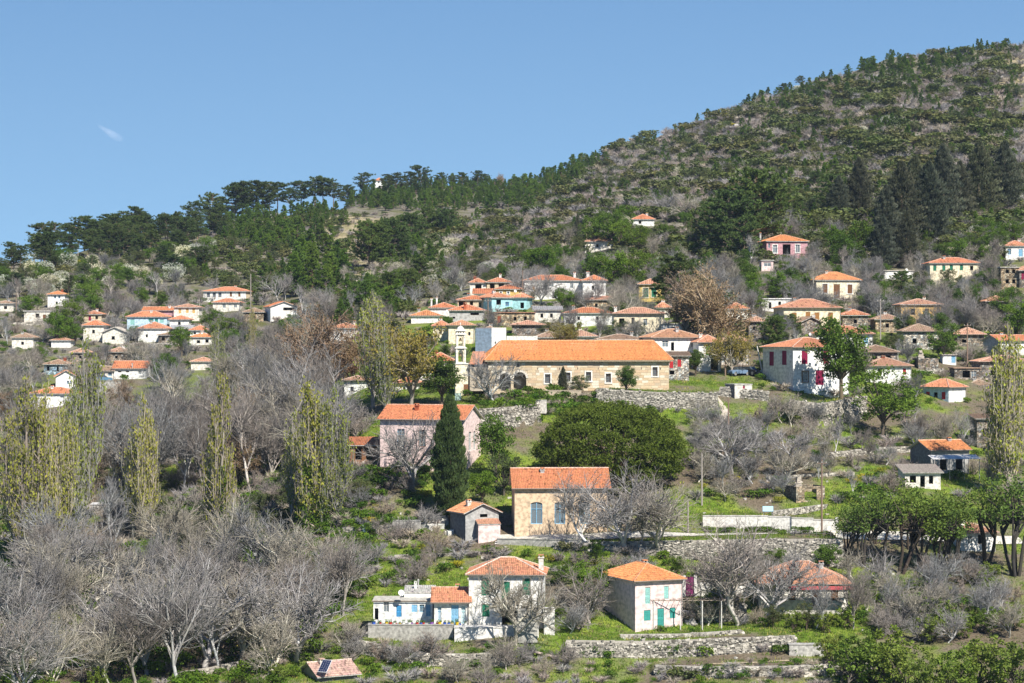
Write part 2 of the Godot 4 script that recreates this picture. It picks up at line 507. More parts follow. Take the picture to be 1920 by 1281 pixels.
func house(label: String, o: Dictionary) -> Node3D:
	# o: u [left, right] of the front, v [eave, base], t = photo row of the ridge; y = yaw; D = depth; rf = hip/gx/gz/flat/shed
	var u0: float = o.u[0]
	var u1: float = o.u[1]
	var ve: float = o.v[0]
	var vb: float = o.v[1]
	var uc := (u0 + u1) * 0.5
	var g := ground_at(uc, o.get("g", vb))
	var d: float = o.get("d", -g.z)
	g = P(uc, vb, d)
	var mpp := d / F
	var yaw: float = deg_to_rad(o.get("y", 0.0))
	var W := (u1 - u0) * mpp / cos(yaw)
	var H := (vb - ve) * mpp
	var D: float = o.get("D", 7.0)
	if o.has("s"):
		D = o.s * mpp / absf(sin(yaw))
	var wcol: Color = COL[o.get("w", "white")]
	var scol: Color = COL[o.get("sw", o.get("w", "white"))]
	var rcol: Color = COL[o.get("rc", "r")]
	var r := RandomNumberGenerator.new()
	r.seed = int(u0 * 7.0 + vb * 13.0)
	wcol = jit(wcol, 0.05, r)
	rcol = jit(rcol, 0.10, r).lerp(Color(0.42, 0.30, 0.22), pow(r.randf(), 2.0) * 0.6)
	var root := thing(o.get("n", "village_house"), label, o.get("c", "house"), g, yaw, o.get("gr", "houses of the hillside village"))
	var low := -3.0
	# walls with their openings
	var mb := MB.new()
	var faces := {"F": [Vector3(-W * 0.5, 0, 0), Vector3.RIGHT, Vector3.BACK, W], "L": [Vector3(-W * 0.5, 0, -D), Vector3.BACK, Vector3.LEFT, D], "R": [Vector3(W * 0.5, 0, 0), Vector3.FORWARD, Vector3.RIGHT, D], "B": [Vector3(W * 0.5, 0, -D), Vector3.LEFT, Vector3.FORWARD, W]}
	var holes := {"F": [], "L": [], "R": [], "B": []}
	var fills := []
	for s in o.get("win", []):
		var face: String = s[6] if s.size() > 6 else "F"
		var cx := 0.0
		var ww: float = s[3] * mpp
		if face == "F":
			cx = (s[1] - uc) * mpp / cos(yaw) + W * 0.5
			ww /= cos(yaw)
		elif face == "L":
			cx = D - (u0 - s[1]) * mpp / maxf(0.1, absf(sin(yaw)))
			ww /= maxf(0.1, absf(sin(yaw)))
		else:
			cx = (s[1] - u1) * mpp / maxf(0.1, absf(sin(yaw)))
			ww /= maxf(0.1, absf(sin(yaw)))
		var fw: float = faces[face][3]
		var cy: float = (vb - s[2]) * mpp
		var hh: float = s[4] * mpp
		var h := [clampf(cx - ww * 0.5, 0.1, fw - 0.15), clampf(cx + ww * 0.5, 0.15, fw - 0.1), maxf(cy - hh * 0.5, 0.02), minf(cy + hh * 0.5, H - 0.08), 0]
		if s[0] == "a": h[4] = 1
		if s[0] == "A" or s[0] == "o" and s.size() > 8: h[4] = 2
		if h[1] - h[0] < 0.15 or h[3] - h[2] < 0.15: continue
		holes[face].append(h)
		fills.append([s, face, h])
	for k in faces:
		var f: Array = faces[k]
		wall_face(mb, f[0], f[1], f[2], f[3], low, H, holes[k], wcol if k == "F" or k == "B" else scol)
	var rf: String = o.get("rf", "hip")
	var rise: float = (ve - o.get("t", ve - 8)) * mpp
	var ov: float = o.get("ov", 0.45)
	if rf == "gx":
		for k in [-1.0, 1.0]:
			mb.tri(Vector3(k * W * 0.5, H, 0), Vector3(k * W * 0.5, H, -D), Vector3(k * W * 0.5, H + rise * 0.96, -D * 0.5), scol)
	elif rf == "gz":
		for zz in [0.0, -D]:
			mb.tri(Vector3(-W * 0.5, H, zz), Vector3(W * 0.5, H, zz), Vector3(0, H + rise * 0.96, zz), wcol)
	part("wall", mb, M[o.get("m", "plaster")], root)
	if o.get("n", "") == "" or true:
		for f in fills:
			opening(root, f[0], faces[f[1]][0], faces[f[1]][1], faces[f[1]][2], f[2], mpp)
	# roof
	var rm := MB.new()
	var pitch := 0.24 if d < 430.0 else 0.42
	var old: float = minf(1.0, o.get("old", 0.35) * 1.3 + 0.12)
	var x0 := -W * 0.5 - ov
	var x1 := W * 0.5 + ov
	var z0 := ov
	var z1 := -D - ov
	var eh := H + 0.10
	var A := Vector3(x0, eh, z0); var B := Vector3(x1, eh, z0); var C := Vector3(x1, eh, z1); var E := Vector3(x0, eh, z1)
	var capc := rcol.lerp(Color(0.75, 0.68, 0.6), o.get("lime", 0.35))
	var soff := Color(0.78, 0.76, 0.72)
	if rf == "hip":
		rm.box(Vector3(0, H + 0.05, -D * 0.5), Vector3(W + ov * 2 - 0.06, 0.10, D + ov * 2 - 0.06), soff)
		var q := Vector3.ZERO; var s := Vector3.ZERO
		if x1 - x0 >= z0 - z1:
			var hd := minf((z0 - z1) * 0.5 * o.get("hf", 1.0), (x1 - x0) * 0.5 - 0.05)
			q = Vector3(x0 + hd, eh + rise, -D * 0.5); s = Vector3(x1 - hd, eh + rise, -D * 0.5)
			roof_slope(rm, A, B, s, q, rcol, pitch, r, old)
			roof_slope(rm, C, E, q, s, rcol, pitch, r, old)
			roof_slope(rm, E, A, q, q, rcol, pitch, r, old)
			roof_slope(rm, B, C, s, s, rcol, pitch, r, old)
			for l in [[A, q], [E, q], [B, s], [C, s], [q, s]]: cap_line(rm, l[0], l[1], capc, r)
		else:
			var hd := (x1 - x0) * 0.5
			q = Vector3(0, eh + rise, z0 - hd); s = Vector3(0, eh + rise, z1 + hd)
			roof_slope(rm, A, B, q, q, rcol, pitch, r, old)
			roof_slope(rm, C, E, s, s, rcol, pitch, r, old)
			roof_slope(rm, E, A, q, s, rcol, pitch, r, old)
			roof_slope(rm, B, C, s, q, rcol, pitch, r, old)
			for l in [[A, q], [B, q], [C, s], [E, s], [q, s]]: cap_line(rm, l[0], l[1], capc, r)
	elif rf == "gx":
		var q := Vector3(x0, eh + rise, -D * 0.5); var s := Vector3(x1, eh + rise, -D * 0.5)
		roof_slope(rm, A, B, s, q, rcol, pitch, r, old)
		roof_slope(rm, C, E, q, s, rcol, pitch, r, old)
		for zz in [1.0, -1.0]:
			var e0 := Vector3(0, eh - 0.07, z0 if zz > 0 else z1)
			var e1 := Vector3(0, eh - 0.07 + rise, -D * 0.5)
			rm.box((e0 + e1) * 0.5, Vector3(W + ov * 2 - 0.04, 0.07, (e1 - e0).length()), soff, Basis.looking_at(e1 - e0, Vector3.UP))
		cap_line(rm, q, s, capc, r)
	elif rf == "gz":
		var q := Vector3(0, eh + rise, z0); var s := Vector3(0, eh + rise, z1)
		roof_slope(rm, E, A, q, s, rcol, pitch, r, old)
		roof_slope(rm, B, C, s, q, rcol, pitch, r, old)
		for k in [-1.0, 1.0]:
			var e0 := Vector3(k * (W * 0.5 + ov), eh - 0.07, -D * 0.5)
			var e1 := Vector3(0, eh - 0.07 + rise, -D * 0.5)
			rm.box((e0 + e1) * 0.5, Vector3(D + ov * 2 - 0.04, 0.07, (e1 - e0).length()), soff, Basis.looking_at(e1 - e0, Vector3.UP))
		cap_line(rm, q, s, capc, r)
	elif rf == "shed":
		var q := Vector3(x0, eh + rise, z1); var s := Vector3(x1, eh + rise, z1)
		roof_slope(rm, A, B, s, q, rcol, pitch, r, old)
		var e0 := Vector3(0, eh - 0.07, z0)
		var e1 := Vector3(0, eh - 0.07 + rise, z1)
		rm.box((e0 + e1) * 0.5, Vector3(W + ov * 2 - 0.04, 0.07, (e1 - e0).length()), soff, Basis.looking_at(e1 - e0, Vector3.UP))
		rm.quad(Vector3(-W * 0.5, H, -D), Vector3(W * 0.5, H, -D), Vector3(W * 0.5, H + rise, -D), Vector3(-W * 0.5, H + rise, -D), scol)
		for k in [-1.0, 1.0]:
			rm.tri(Vector3(k * W * 0.5, H, 0), Vector3(k * W * 0.5, H, -D), Vector3(k * W * 0.5, H + rise * 0.95, -D), scol)
	elif rf == "none":
		for k in 5:
			rm.rock(Vector3(-W * 0.5 + 0.5, H + 0.15 + k * 0.28, -0.3), Vector3(1.0 - k * 0.1, 0.4, 0.6), scol, Basis(), r)
	else:
		rm.box(Vector3(0, H + 0.09, -D * 0.5), Vector3(W + ov, 0.18, D + ov), rcol)
	var roofp := part("roof" if rf != "none" else "broken_gable", rm, M.stone, root) if rf == "none" else part("roof", rm, M.roof if rf != "flat" and o.get("rc", "r") != "m" else M.concrete, root)
	var stacks: Array = o.get("ch", [])
	if stacks.is_empty() and rf in ["hip", "gx", "gz"] and r.randf() < 0.6:
		var cu := lerpf(u0, u1, r.randf_range(0.2, 0.8))
		stacks = [[cu, lerpf(ve, o.get("t", ve - 8.0), 0.75) - 0.45 / mpp, 0.55 / mpp, ["white", "pale", "grey", "rust"][r.randi() % 4], r.randf_range(0.3, 0.6)]]
	for ch in stacks:
		var cm := MB.new()
		var cx: float = (ch[0] - uc) * mpp / cos(yaw)
		var top: float = (vb - ch[1]) * mpp
		var cw: float = ch[2] * mpp
		var cc: Color = COL[ch[3] if ch.size() > 3 else "white"]
		var zc: float = -D * (ch[4] if ch.size() > 4 else 0.4)
		cm.box(Vector3(cx, (top + H) * 0.5, zc), Vector3(cw, top - H, cw), cc)
		cm.box(Vector3(cx, top + 0.06, zc), Vector3(cw * 1.3, 0.12, cw * 1.3), cc * 0.9)
		for k in [-1, 1]:
			cm.box(Vector3(cx + k * cw * 0.4, top + 0.24, zc), Vector3(0.12, 0.24, cw), cc * 0.85)
		cm.box(Vector3(cx, top + 0.40, zc), Vector3(cw * 1.15, 0.08, cw * 1.15), rcol)
		part("chimney", cm, M.plaster, roofp)
	if o.get("gut", d < 460.0):
		var gm := MB.new()
		gm.tube(Vector3(x0, eh - 0.04, z0 + 0.05), Vector3(x1, eh - 0.04, z0 + 0.05), 0.06, 0.06, 5, Color(0.30, 0.24, 0.2))
		gm.tube(Vector3(x1 - ov - 0.06, eh - 0.05, 0.09), Vector3(x1 - ov - 0.06, 0, 0.09), 0.045, 0.045, 5, Color(0.4, 0.38, 0.36))
		part("gutter", gm, M.metal, root)
	var side := D * absf(sin(yaw)) / mpp
	house_spots.append([g, label])
	house_rects.append([u0 - (side if yaw > 0.02 else 0.0), u1 + (side if yaw < -0.02 else 0.0), o.get("t", ve), o.get("vis", vb), d])
	if DBG: print("%-60s d=%d W=%.1f H=%.1f D=%.1f rise=%.1f" % [label.left(60), d, W, H, D, rise])
	return root

func make_houses() -> void:
	# ---- lower terraces
	house("white two-storey house with green shutters and a cream chimney", {u = [879, 1018], v = [1079, 1177], t = 1052, D = 7.5, rc = "r", old = 0.9, lime = 0.7, y = -3,
		win = [["s", 910, 1101, 15, 33, "green"], ["s", 948, 1108, 16, 34, "green"], ["s", 987, 1100, 15, 31, "green"], ["s", 911, 1145, 14, 24, "green"], ["o", 955, 1158, 28, 34], ["o", 985, 1143, 16, 14]], ch = [[1013, 1050, 9, "pale", 0.35]]})
	house("small annex under an orange tiled roof joined to the green-shuttered house", {n = "house_annex", u = [814, 878], v = [1131, 1176], t = 1107, D = 5.0, d = 278.5, rf = "gx", rc = "r", w = "white", sw = "white",
		win = [["c", 824, 1151, 7, 24, "lightblue"], ["d", 853, 1155, 14, 40, "lightblue"], ["c", 869, 1153, 8, 32, "aqua"]]})
	house("low white cottage with blue door and blue shutters behind flower pots", {u = [700, 812], v = [1128, 1172], t = 1124, D = 4.5, d = 281, rf = "flat", rc = "c", w = "white", ov = 0.2,
		win = [["w", 724, 1138, 10, 20, "frame"], ["d", 748, 1146, 10, 22, "blue"], ["s", 777, 1141, 11, 14, "lightblue"], ["w", 791, 1141, 9, 14, "lightblue"], ["d", 803, 1145, 9, 22, "lightblue"], ["o", 706, 1152, 7, 22]]})
	house("raised white upper room with a grey tiled lean-to roof above the cottage", {n = "upper_room", u = [758, 814], v = [1112, 1140], t = 1105, D = 3.5, d = 284, rf = "shed", rc = "c", w = "white", ov = 0.1, gut = false, ch = [[778, 1099, 4, "white", 0.5], [783, 1096, 2, "grey", 0.6]]})
	house("pink-white house with turquoise doors and windows under an orange hip roof", {u = [1190, 1281], v = [1089, 1179], t = 1063, y = 24, s = 57, rc = "o", w = "rose", sw = "rose", old = 0.15, lime = 0.15,
		win = [["d", 1214, 1116, 10, 31, "mint"], ["s", 1250, 1112, 9, 24, "mint"], ["s", 1213, 1153, 13, 20, "teal"], ["d", 1239, 1158, 13, 34, "teal"], ["s", 1262, 1151, 11, 20, "teal"]]})
	house("low house with a broad red-orange hip roof behind a bare walnut tree", {u = [1428, 1590], v = [1096, 1152], t = 1060, D = 9.0, rc = "r", w = "pale", old = 0.7, ov = 0.7, lime = 0.3,
		win = [["s", 1486, 1116, 12, 20, "brown"], ["d", 1530, 1122, 14, 34, "brown"], ["s", 1565, 1116, 14, 20, "brown"]]})
	house("small shed with a red and white patched metal roof carrying a solar panel", {n = "garden_shed", c = "shed", u = [600, 668], v = [1268, 1300], t = 1246, y = 30, s = 40, d = 262, rf = "gx", rc = "k", w = "dark", sw = "grey", old = 1.0, gut = false})
	# ---- school road
	house("tall ochre schoolhouse with two arched blue-grey windows", {u = [965, 1140], v = [917, 1003], t = 882, D = 8.0, rf = "gx", rc = "r", w = "tan", y = 3, old = 0.25, lime = 0.5,
		win = [["a", 1006, 962, 22, 41, "lightblue"], ["a", 1050, 962, 20, 41, "lightblue"], ["a", 1096, 962, 20, 41, "lightblue"]]})
	house("small grey stone shed with an orange gabled roof beside the schoolhouse", {n = "stone_shed", c = "shed", u = [873, 935], v = [963, 1008], t = 945, y = 26, s = 30, rf = "gz", rc = "o", w = "grey", sw = "dark", m = "concrete", win = [["o", 907, 967, 14, 8]], gut = false})  # dark side wall: shade of the left face put into its colour
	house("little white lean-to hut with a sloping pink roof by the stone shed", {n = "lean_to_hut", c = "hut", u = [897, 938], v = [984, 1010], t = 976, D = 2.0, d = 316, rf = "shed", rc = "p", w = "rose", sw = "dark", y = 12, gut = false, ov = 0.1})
	house("pale pink two-storey house with a gabled orange roof behind the dark cypress", {u = [711, 869], v = [788, 882], t = 762, y = -17, s = 31, rf = "gx", rc = "r", w = "rose", sw = "rose", old = 0.3,
		win = [["w", 751, 821, 14, 32, "lightblue"], ["w", 791, 822, 14, 32, "brown"], ["o", 751, 868, 6, 12], ["w", 836, 821, 14, 32, "lightblue"], ["a", 881, 828, 5, 36, "frame", "R"], ["a", 889, 828, 4, 36, "frame", "R"]]})
	house("dark timber-fronted shed with a rusty orange roof next to the pink house", {n = "timber_shed", c = "shed", u = [655, 708], v = [836, 872], t = 823, D = 5, rc = "r", rf = "shed", w = "brown", m = "wood", old = 0.8, win = [["o", 672, 852, 12, 22], ["o", 692, 852, 12, 22]], gut = false})
	house("white-washed roadside building with a pink base and orange tiled corner", {u = [1800, 1868], v = [1000, 1034], t = 985, D = 7, y = 10, rc = "r", w = "white", old = 0.8, win = [["o", 1840, 1012, 12, 18], ["w", 1818, 1012, 9, 14, "frame"]]})
	house("ruined roofless stone hut with one tall gable pier left standing", {n = "ruined_hut", c = "ruin", u = [1492, 1548], v = [912, 940], t = 912, D = 4, y = 18, rf = "none", m = "rubble", w = "ash", sw = "stone", win = [["o", 1520, 930, 24, 26]], gut = false})
	house("grey gabled stone house with a corrugated porch roof and orange tiles", {u = [1743, 1820], v = [845, 888], t = 828, y = 20, s = 26, rf = "gx", rc = "o", m = "concrete", w = "grey", sw = "dark", win = [["o", 1768, 871, 14, 22], ["o", 1800, 871, 14, 22]]})  # left gable coloured dark to stand for its shaded side
	house("small pale outbuilding with a flat grey roof and three dark openings", {n = "outbuilding", u = [1697, 1764], v = [887, 916], t = 876, D = 6, rf = "shed", rc = "c", w = "pale", win = [["o", 1712, 899, 12, 14], ["o", 1730, 903, 9, 22], ["o", 1746, 900, 8, 16]], gut = false})
	house("tall roofed stone ruin half hidden by the pair of poplars", {u = [1832, 1872], v = [786, 842], t = 779, D = 6, rf = "shed", rc = "b", m = "rubble", w = "stone", win = [["o", 1848, 812, 10, 16]], gut = false})
	# ---- church terrace
	house("big white house with wine-red shutters standing over the stone terrace", {u = [1484, 1596], v = [652, 742], t = 634, y = 24, s = 45, rf = "hip", rc = "r", w = "white", sw = "pale", old = 0.2, lime = 0.5,  # left wall toned down from white, painting in its shade
		win = [["s", 1452, 673, 7, 27, "wine", "L"], ["s", 1471, 671, 7, 27, "wine", "L"], ["s", 1507, 670, 12, 25, "wine"], ["w", 1508, 706, 11, 19, "frame", "F", "brown"], ["d", 1537, 708, 16, 28, "wine"], ["s", 1550, 670, 12, 25, "wine"]]})
	house("plain white cube-shaped house with flat roof behind the bell tower", {u = [922, 949], v = [616, 658], t = 616, y = 45, s = 31, d = 412, rf = "flat", rc = "white", w = "white", sw = "sky", ov = 0.0, win = [["o", 929, 643, 3, 5]], gut = false})  # sky side wall: grey-blue shade painted onto a white house
	house("lower white wing with flat roof beside the cube-shaped house", {n = "house_wing", u = [950, 1008], v = [632, 660], t = 630, D = 5, d = 416, rf = "flat", rc = "white", w = "white", ov = 0.0, gut = false})
	house("white house with canopy and orange hip roof right behind the church gable", {u = [1222, 1317], v = [634, 672], t = 618, D = 8, d = 412, rc = "o", w = "white", sw = "rose", y = 12, old = 0.2, win = [["w", 1247, 645, 12, 12, "frame"], ["o", 1261, 650, 6, 16], ["w", 1300, 645, 7, 12, "frame"]]})
	house("white-plastered house with bright green shutters above the parking place", {u = [1310, 1352], v = [643, 705], t = 629, D = 7, d = 408, y = 8, rc = "r", w = "white", rf = "hip", win = [["s", 1328, 656, 9, 20, "leafgreen"], ["s", 1343, 655, 8, 14, "leafgreen"], ["o", 1340, 685, 14, 22]]})
	house("rough stone house with faded red roof joined to the green-shuttered white house", {u = [1353, 1405], v = [641, 690], t = 628, D = 7, d = 414, rc = "p", w = "pale", m = "rubble", old = 0.8, win = [["o", 1372, 660, 6, 10], ["o", 1390, 672, 8, 14]]})
	house("low store room with two red shutters between church and round bush", {n = "store_room", u = [1252, 1292], v = [668, 705], t = 660, D = 5, d = 398, rf = "shed", rc = "b", w = "pale", m = "rubble", old = 1.0, win = [["s", 1259, 683, 7, 15, "red"], ["s", 1274, 681, 7, 14, "red"], ["o", 1260, 699, 9, 8]], gut = false})
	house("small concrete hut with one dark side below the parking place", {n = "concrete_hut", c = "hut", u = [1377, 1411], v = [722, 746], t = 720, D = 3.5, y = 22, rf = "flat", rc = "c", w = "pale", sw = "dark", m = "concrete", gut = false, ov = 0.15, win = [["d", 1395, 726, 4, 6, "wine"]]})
	house("pale blue cottage with red window frames and a red-orange roof", {u = [1776, 1814], v = [727, 754], t = 712, y = 40, s = 40, rc = "r", w = "white", sw = "sky", old = 0.4, win = [["s", 1744, 742, 6, 14, "red", "L"], ["o", 1756, 744, 6, 16, "frame", "L"], ["s", 1768, 742, 6, 14, "red", "L"]]})  # walls are white; the blue side colour is painted shade
	house("stone annex with brown tiles attached to the pale blue cottage", {n = "stone_annex", u = [1816, 1862], v = [724, 755], t = 713, D = 7, d = 424, rc = "b", m = "rubble", w = "stone", old = 0.8, win = [["o", 1829, 738, 5, 8], ["o", 1850, 735, 4, 7]], gut = false})
	house("white house with orange hip roof behind the big fresh-green tree", {u = [1622, 1709], v = [687, 722], t = 672, D = 8, rc = "r", w = "white", win = [["s", 1696, 697, 6, 12, "red"], ["o", 1650, 697, 8, 12]]})
	house("old stone house with brown tiled roof below the white blue-shuttered house", {u = [1612, 1683], v = [661, 692], t = 648, D = 8, rc = "b", m = "rubble", w = "stone", old = 0.9, win = [["o", 1640, 671, 9, 8], ["o", 1666, 671, 9, 8], ["o", 1622, 674, 10, 9]]})
	house("white house with a light blue shutter behind the spreading dark tree", {u = [1530, 1637], v = [627, 655], t = 612, D = 8, rc = "r", w = "white", win = [["s", 1624, 638, 8, 14, "lightblue"], ["o", 1552, 638, 7, 10]]})
	house("grey stone barn with gabled top between cream house and dark tree", {n = "stone_barn", c = "barn", u = [1502, 1540], v = [606, 628], t = 595, D = 7, y = 8, rf = "gz", rc = "b", m = "rubble", w = "stone", gut = false})
	house("broken stone walls under a sagging timber roof near the pale blue cottage", {n = "ruined_hut", c = "ruin", u = [1790, 1838], v = [691, 712], t = 688, D = 5, rf = "flat", rc = "b", m = "rubble", w = "stone", win = [["o", 1812, 702, 14, 14], ["w", 1826, 702, 10, 12, "frame"]], gut = false})
	house("little white hut with a bright blue door among the ruins", {n = "small_hut", c = "hut", u = [1768, 1793], v = [666, 684], t = 665, D = 3, rf = "flat", rc = "c", w = "white", win = [["d", 1788, 674, 8, 13, "lightblue"]], gut = false})
	house("large grey-sided stone house with orange roof by the right-hand poplar".replace("right-hand ", "tallest "), {u = [1872, 1935], v = [640, 668], t = 629, y = 25, s = 22, rf = "gx", rc = "r", w = "white", sw = "grey", win = [["w", 1882, 652, 6, 9, "frame"], ["w", 1905, 652, 6, 9, "frame"]]})
	house("long stone house with a shallow orange roof in front of the grey-sided one", {u = [1838, 1935], v = [679, 716], t = 668, D = 8, rc = "p", m = "rubble", w = "stone", win = [["o", 1862, 700, 8, 10], ["o", 1900, 700, 8, 10]]})
	house("brown-roofed stone cottage under flowering purple trees", {u = [1795, 1846], v = [628, 650], t = 615, D = 7, rc = "p", m = "rubble", w = "stone", old = 0.7, win = [["o", 1808, 640, 8, 7]]})
	house("half-hidden ochre house behind ivy-grown trees", {u = [1690, 1765], v = [572, 612], t = 561, D = 8, rc = "p", w = "ochre", win = [["o", 1712, 585, 8, 12], ["o", 1738, 585, 8, 12]]})
	house("cottage with a dull tan roof behind a bare walnut on the slope", {u = [1694, 1762], v = [622, 655], t = 608, D = 8, rc = "b", w = "pale", m = "rubble", win = [["o", 1715, 640, 8, 10]]})
	# ---- upper village, east
	house("cream hip-roofed house with brown shutters on a high stone base", {u = [1530, 1613], v = [526, 559], t = 510, D = 8.5, y = 6, rc = "o", w = "cream", sw = "stone", old = 0.15, lime = 0.15, vis = 578,
		win = [["s", 1547, 541, 9, 17, "brown", "F", "white"], ["d", 1569, 546, 12, 26, "brown"], ["s", 1594, 542, 9, 17, "brown", "F", "white"]]})
	house("yellow-cream house with four orange-brown shutters under a broad hip roof", {u = [1469, 1577], v = [578, 612], t = 561, D = 9.5, y = 6, rc = "r", w = "cream", old = 0.2, lime = 0.3,
		win = [["s", 1489, 596, 9, 19, "oak"], ["s", 1515, 594, 9, 18, "oak"], ["s", 1532, 594, 9, 16, "oak"], ["s", 1558, 594, 9, 16, "oak"]]})
	house("white flat-roofed box house beside the yellow-cream house", {u = [1428, 1482], v = [561, 585], t = 559, D = 7, rf = "flat", rc = "white", w = "white", win = [["o", 1444, 573, 5, 12], ["o", 1462, 569, 5, 7]], gut = false})
	house("dusky pink house with white-framed windows and a pillared porch", {u = [1437, 1515], v = [453, 483], t = 440, D = 9, y = 7, rc = "o", w = "pink", sw = "pink", old = 0.2, ch = [[1433, 438, 3, "grey", 0.5]],
		win = [["w", 1453, 467, 8, 15, "frame", "F", "white"], ["o", 1475, 468, 15, 20], ["w", 1496, 466, 8, 15, "frame", "F", "white"], ["w", 1442, 461, 4, 8, "frame"]]})
	house("pink garden annex with a wide window below the dusky pink house", {n = "house_annex", u = [1428, 1450], v = [489, 508], t = 487, D = 5, rf = "flat", rc = "c", w = "rose", win = [["w", 1439, 496, 14, 8, "frame"]], gut = false})
	house("white house with red-orange roof and dark green shutters among bare trees", {u = [1744, 1836], v = [494, 528], t = 483, D = 8, rc = "r", w = "cream", old = 0.5, win = [["s", 1753, 503, 6, 10, "green"], ["s", 1770, 503, 6, 10, "green"], ["s", 1784, 502, 6, 10, "green"], ["s", 1803, 502, 6, 10, "green"], ["o", 1822, 503, 6, 9]]})
	house("low white flat-roofed house half behind the garden pines", {u = [1659, 1712], v = [508, 524], t = 506, D = 6, rf = "flat", rc = "white", w = "white", win = [["o", 1680, 516, 5, 7]], gut = false})
	house("small white and light blue house with a red roof at the top lane", {u = [1886, 1930], v = [462, 487], t = 451, D = 7, rc = "r", w = "white", win = [["w", 1893, 472, 7, 11, "lightblue"], ["d", 1914, 474, 8, 14, "lightblue"]]})
	house("bare rubble-stone two-storey house with small square windows", {u = [1877, 1911], v = [502, 540], t = 500, D = 8, rf = "flat", rc = "c", m = "rubble", w = "ash", win = [["o", 1889, 509, 6, 8], ["o", 1901, 509, 6, 8], ["o", 1889, 528, 6, 8], ["o", 1901, 528, 6, 8]], gut = false})
	house("house with dark red door and orange roof next to the rubble-stone house", {u = [1912, 1950], v = [508, 540], t = 498, D = 8, rc = "r", w = "stone", m = "rubble", win = [["d", 1918, 518, 5, 12, "wine"]]})
	house("small white cottage with orange hip roof under the bare fig trees uphill", {u = [1186, 1227], v = [412, 424], t = 401, D = 7, rc = "r", w = "white", win = [["o", 1200, 417, 5, 6]]})
	house("house with a pale orange roof sunk among fresh green trees uphill", {u = [1097, 1156], v = [454, 470], t = 443, D = 7, rc = "p", w = "pale", win = [["o", 1120, 461, 5, 6]]})
	house("yellow house with two tall dark green shutters", {u = [1198, 1239], v = [534, 566], t = 523, D = 7, y = -6, rc = "r", w = "yellow", old = 0.3, win = [["s", 1211, 549, 10, 18, "green", "F", "cream"], ["s", 1226, 548, 9, 18, "green", "F", "cream"]]})
	house("white house with a worn orange roof behind the church garden trees", {u = [1058, 1148], v = [588, 612], t = 577, D = 8, rc = "r", w = "white", old = 0.6, win = [["o", 1085, 597, 5, 7], ["o", 1120, 597, 5, 7]]})
	house("cream house with pilasters and dark doorways and a white chimney", {u = [1151, 1246], v = [589, 628], t = 577, D = 8, rc = "p", w = "cream", old = 0.5, ch = [[1155, 578, 5, "white", 0.3]], win = [["o", 1166, 606, 10, 18], ["o", 1187, 608, 6, 24], ["w", 1210, 604, 7, 12, "frame"]]})
	house("little orange-roofed cottage tucked beneath the yellow house", {u = [1231, 1256], v = [578, 596], t = 567, D = 5, rc = "r", w = "pale", win = [["o", 1243, 586, 4, 6]]})
	house("white flat concrete house above the church roof end", {u = [1241, 1279], v = [608, 628], t = 605, D = 6, rf = "flat", rc = "white", w = "white", gut = false, win = [["o", 1262, 616, 5, 6]]})
	house("long low stone house with weathered brown tiles behind the church ridge", {u = [1122, 1204], v = [637, 655], t = 628, D = 7, d = 418, rc = "b", m = "rubble", w = "stone", old = 1.0, gut = false})
	house("orange-roofed cottage hidden behind the brown plane tree", {u = [1362, 1402], v = [580, 600], t = 568, D = 7, rc = "r", w = "pale"})
	# ---- upper village, centre
	house("long white terrace house with grey shutters under a stepped orange roof", {u = [983, 1092], v = [527, 561], t = 516, y = 4, D = 8, rc = "r", w = "white", old = 0.3, ch = [[1080, 513, 4, "white", 0.4]],
		win = [["s", 988, 540, 6, 12, "grey"], ["s", 1001, 541, 5, 12, "brown"], ["s", 1012, 536, 6, 10, "grey"], ["w", 1034, 534, 7, 7, "frame"], ["o", 1040, 554, 9, 12], ["o", 1056, 553, 8, 14], ["w", 1072, 536, 6, 9, "frame"]]})
	house("lower white end house with orange roof adjoining the long terrace house", {u = [1093, 1136], v = [527, 561], t = 516, D = 7.5, rc = "r", w = "white", ch = [[1103, 512, 5, "white", 0.3]], win = [["o", 1112, 540, 5, 8]]})
	house("small tower-like stone house with a pyramid roof and open loggia", {u = [881, 911], v = [531, 552], t = 522, D = 6, rc = "r", w = "pale", sw = "ash", win = [["o", 897, 538, 12, 10]]})
	house("tan house with arched loggia and white chimney next to the pyramid roof", {u = [913, 957], v = [530, 550], t = 520, D = 6.5, rc = "r", w = "ash", ch = [[938, 516, 4, "white", 0.4]], win = [["o", 923, 537, 9, 10], ["o", 940, 537, 10, 10]]})
	house("ochre house with two tiny white-framed windows and a satellite dish", {u = [929, 978], v = [543, 562], t = 534, D = 6, d = 508, rc = "r", w = "ochre", win = [["w", 939, 549, 4, 4, "frame", "F", "white"], ["w", 953, 549, 4, 4, "frame", "F", "white"]]})
	house("low house with single orange slope in front of the tan loggia house", {u = [889, 928], v = [552, 566], t = 541, D = 5, rf = "shed", rc = "r", w = "pale", win = [["o", 913, 556, 5, 3]]})
	house("turquoise painted corner house with dark blue openings", {u = [922, 961], v = [559, 583], t = 549, y = 28, D = 7, rc = "r", w = "aqua", sw = "aqua", win = [["o", 935, 567, 9, 10], ["w", 951, 570, 7, 8, "blue"]]})
	house("turquoise side wing with a dark blue doorway", {n = "house_wing", u = [961, 988], v = [559, 581], t = 550, y = -12, D = 6, rc = "r", w = "aqua", win = [["o", 979, 573, 7, 11]]})
	house("long house with a dark veranda under two orange roofs by the turquoise corner", {u = [858, 920], v = [563, 584], t = 555, D = 6.5, rc = "r", w = "ash", win = [["o", 866, 570, 12, 10], ["o", 884, 569, 6, 8], ["o", 900, 572, 5, 10], ["o", 912, 570, 7, 10]]})
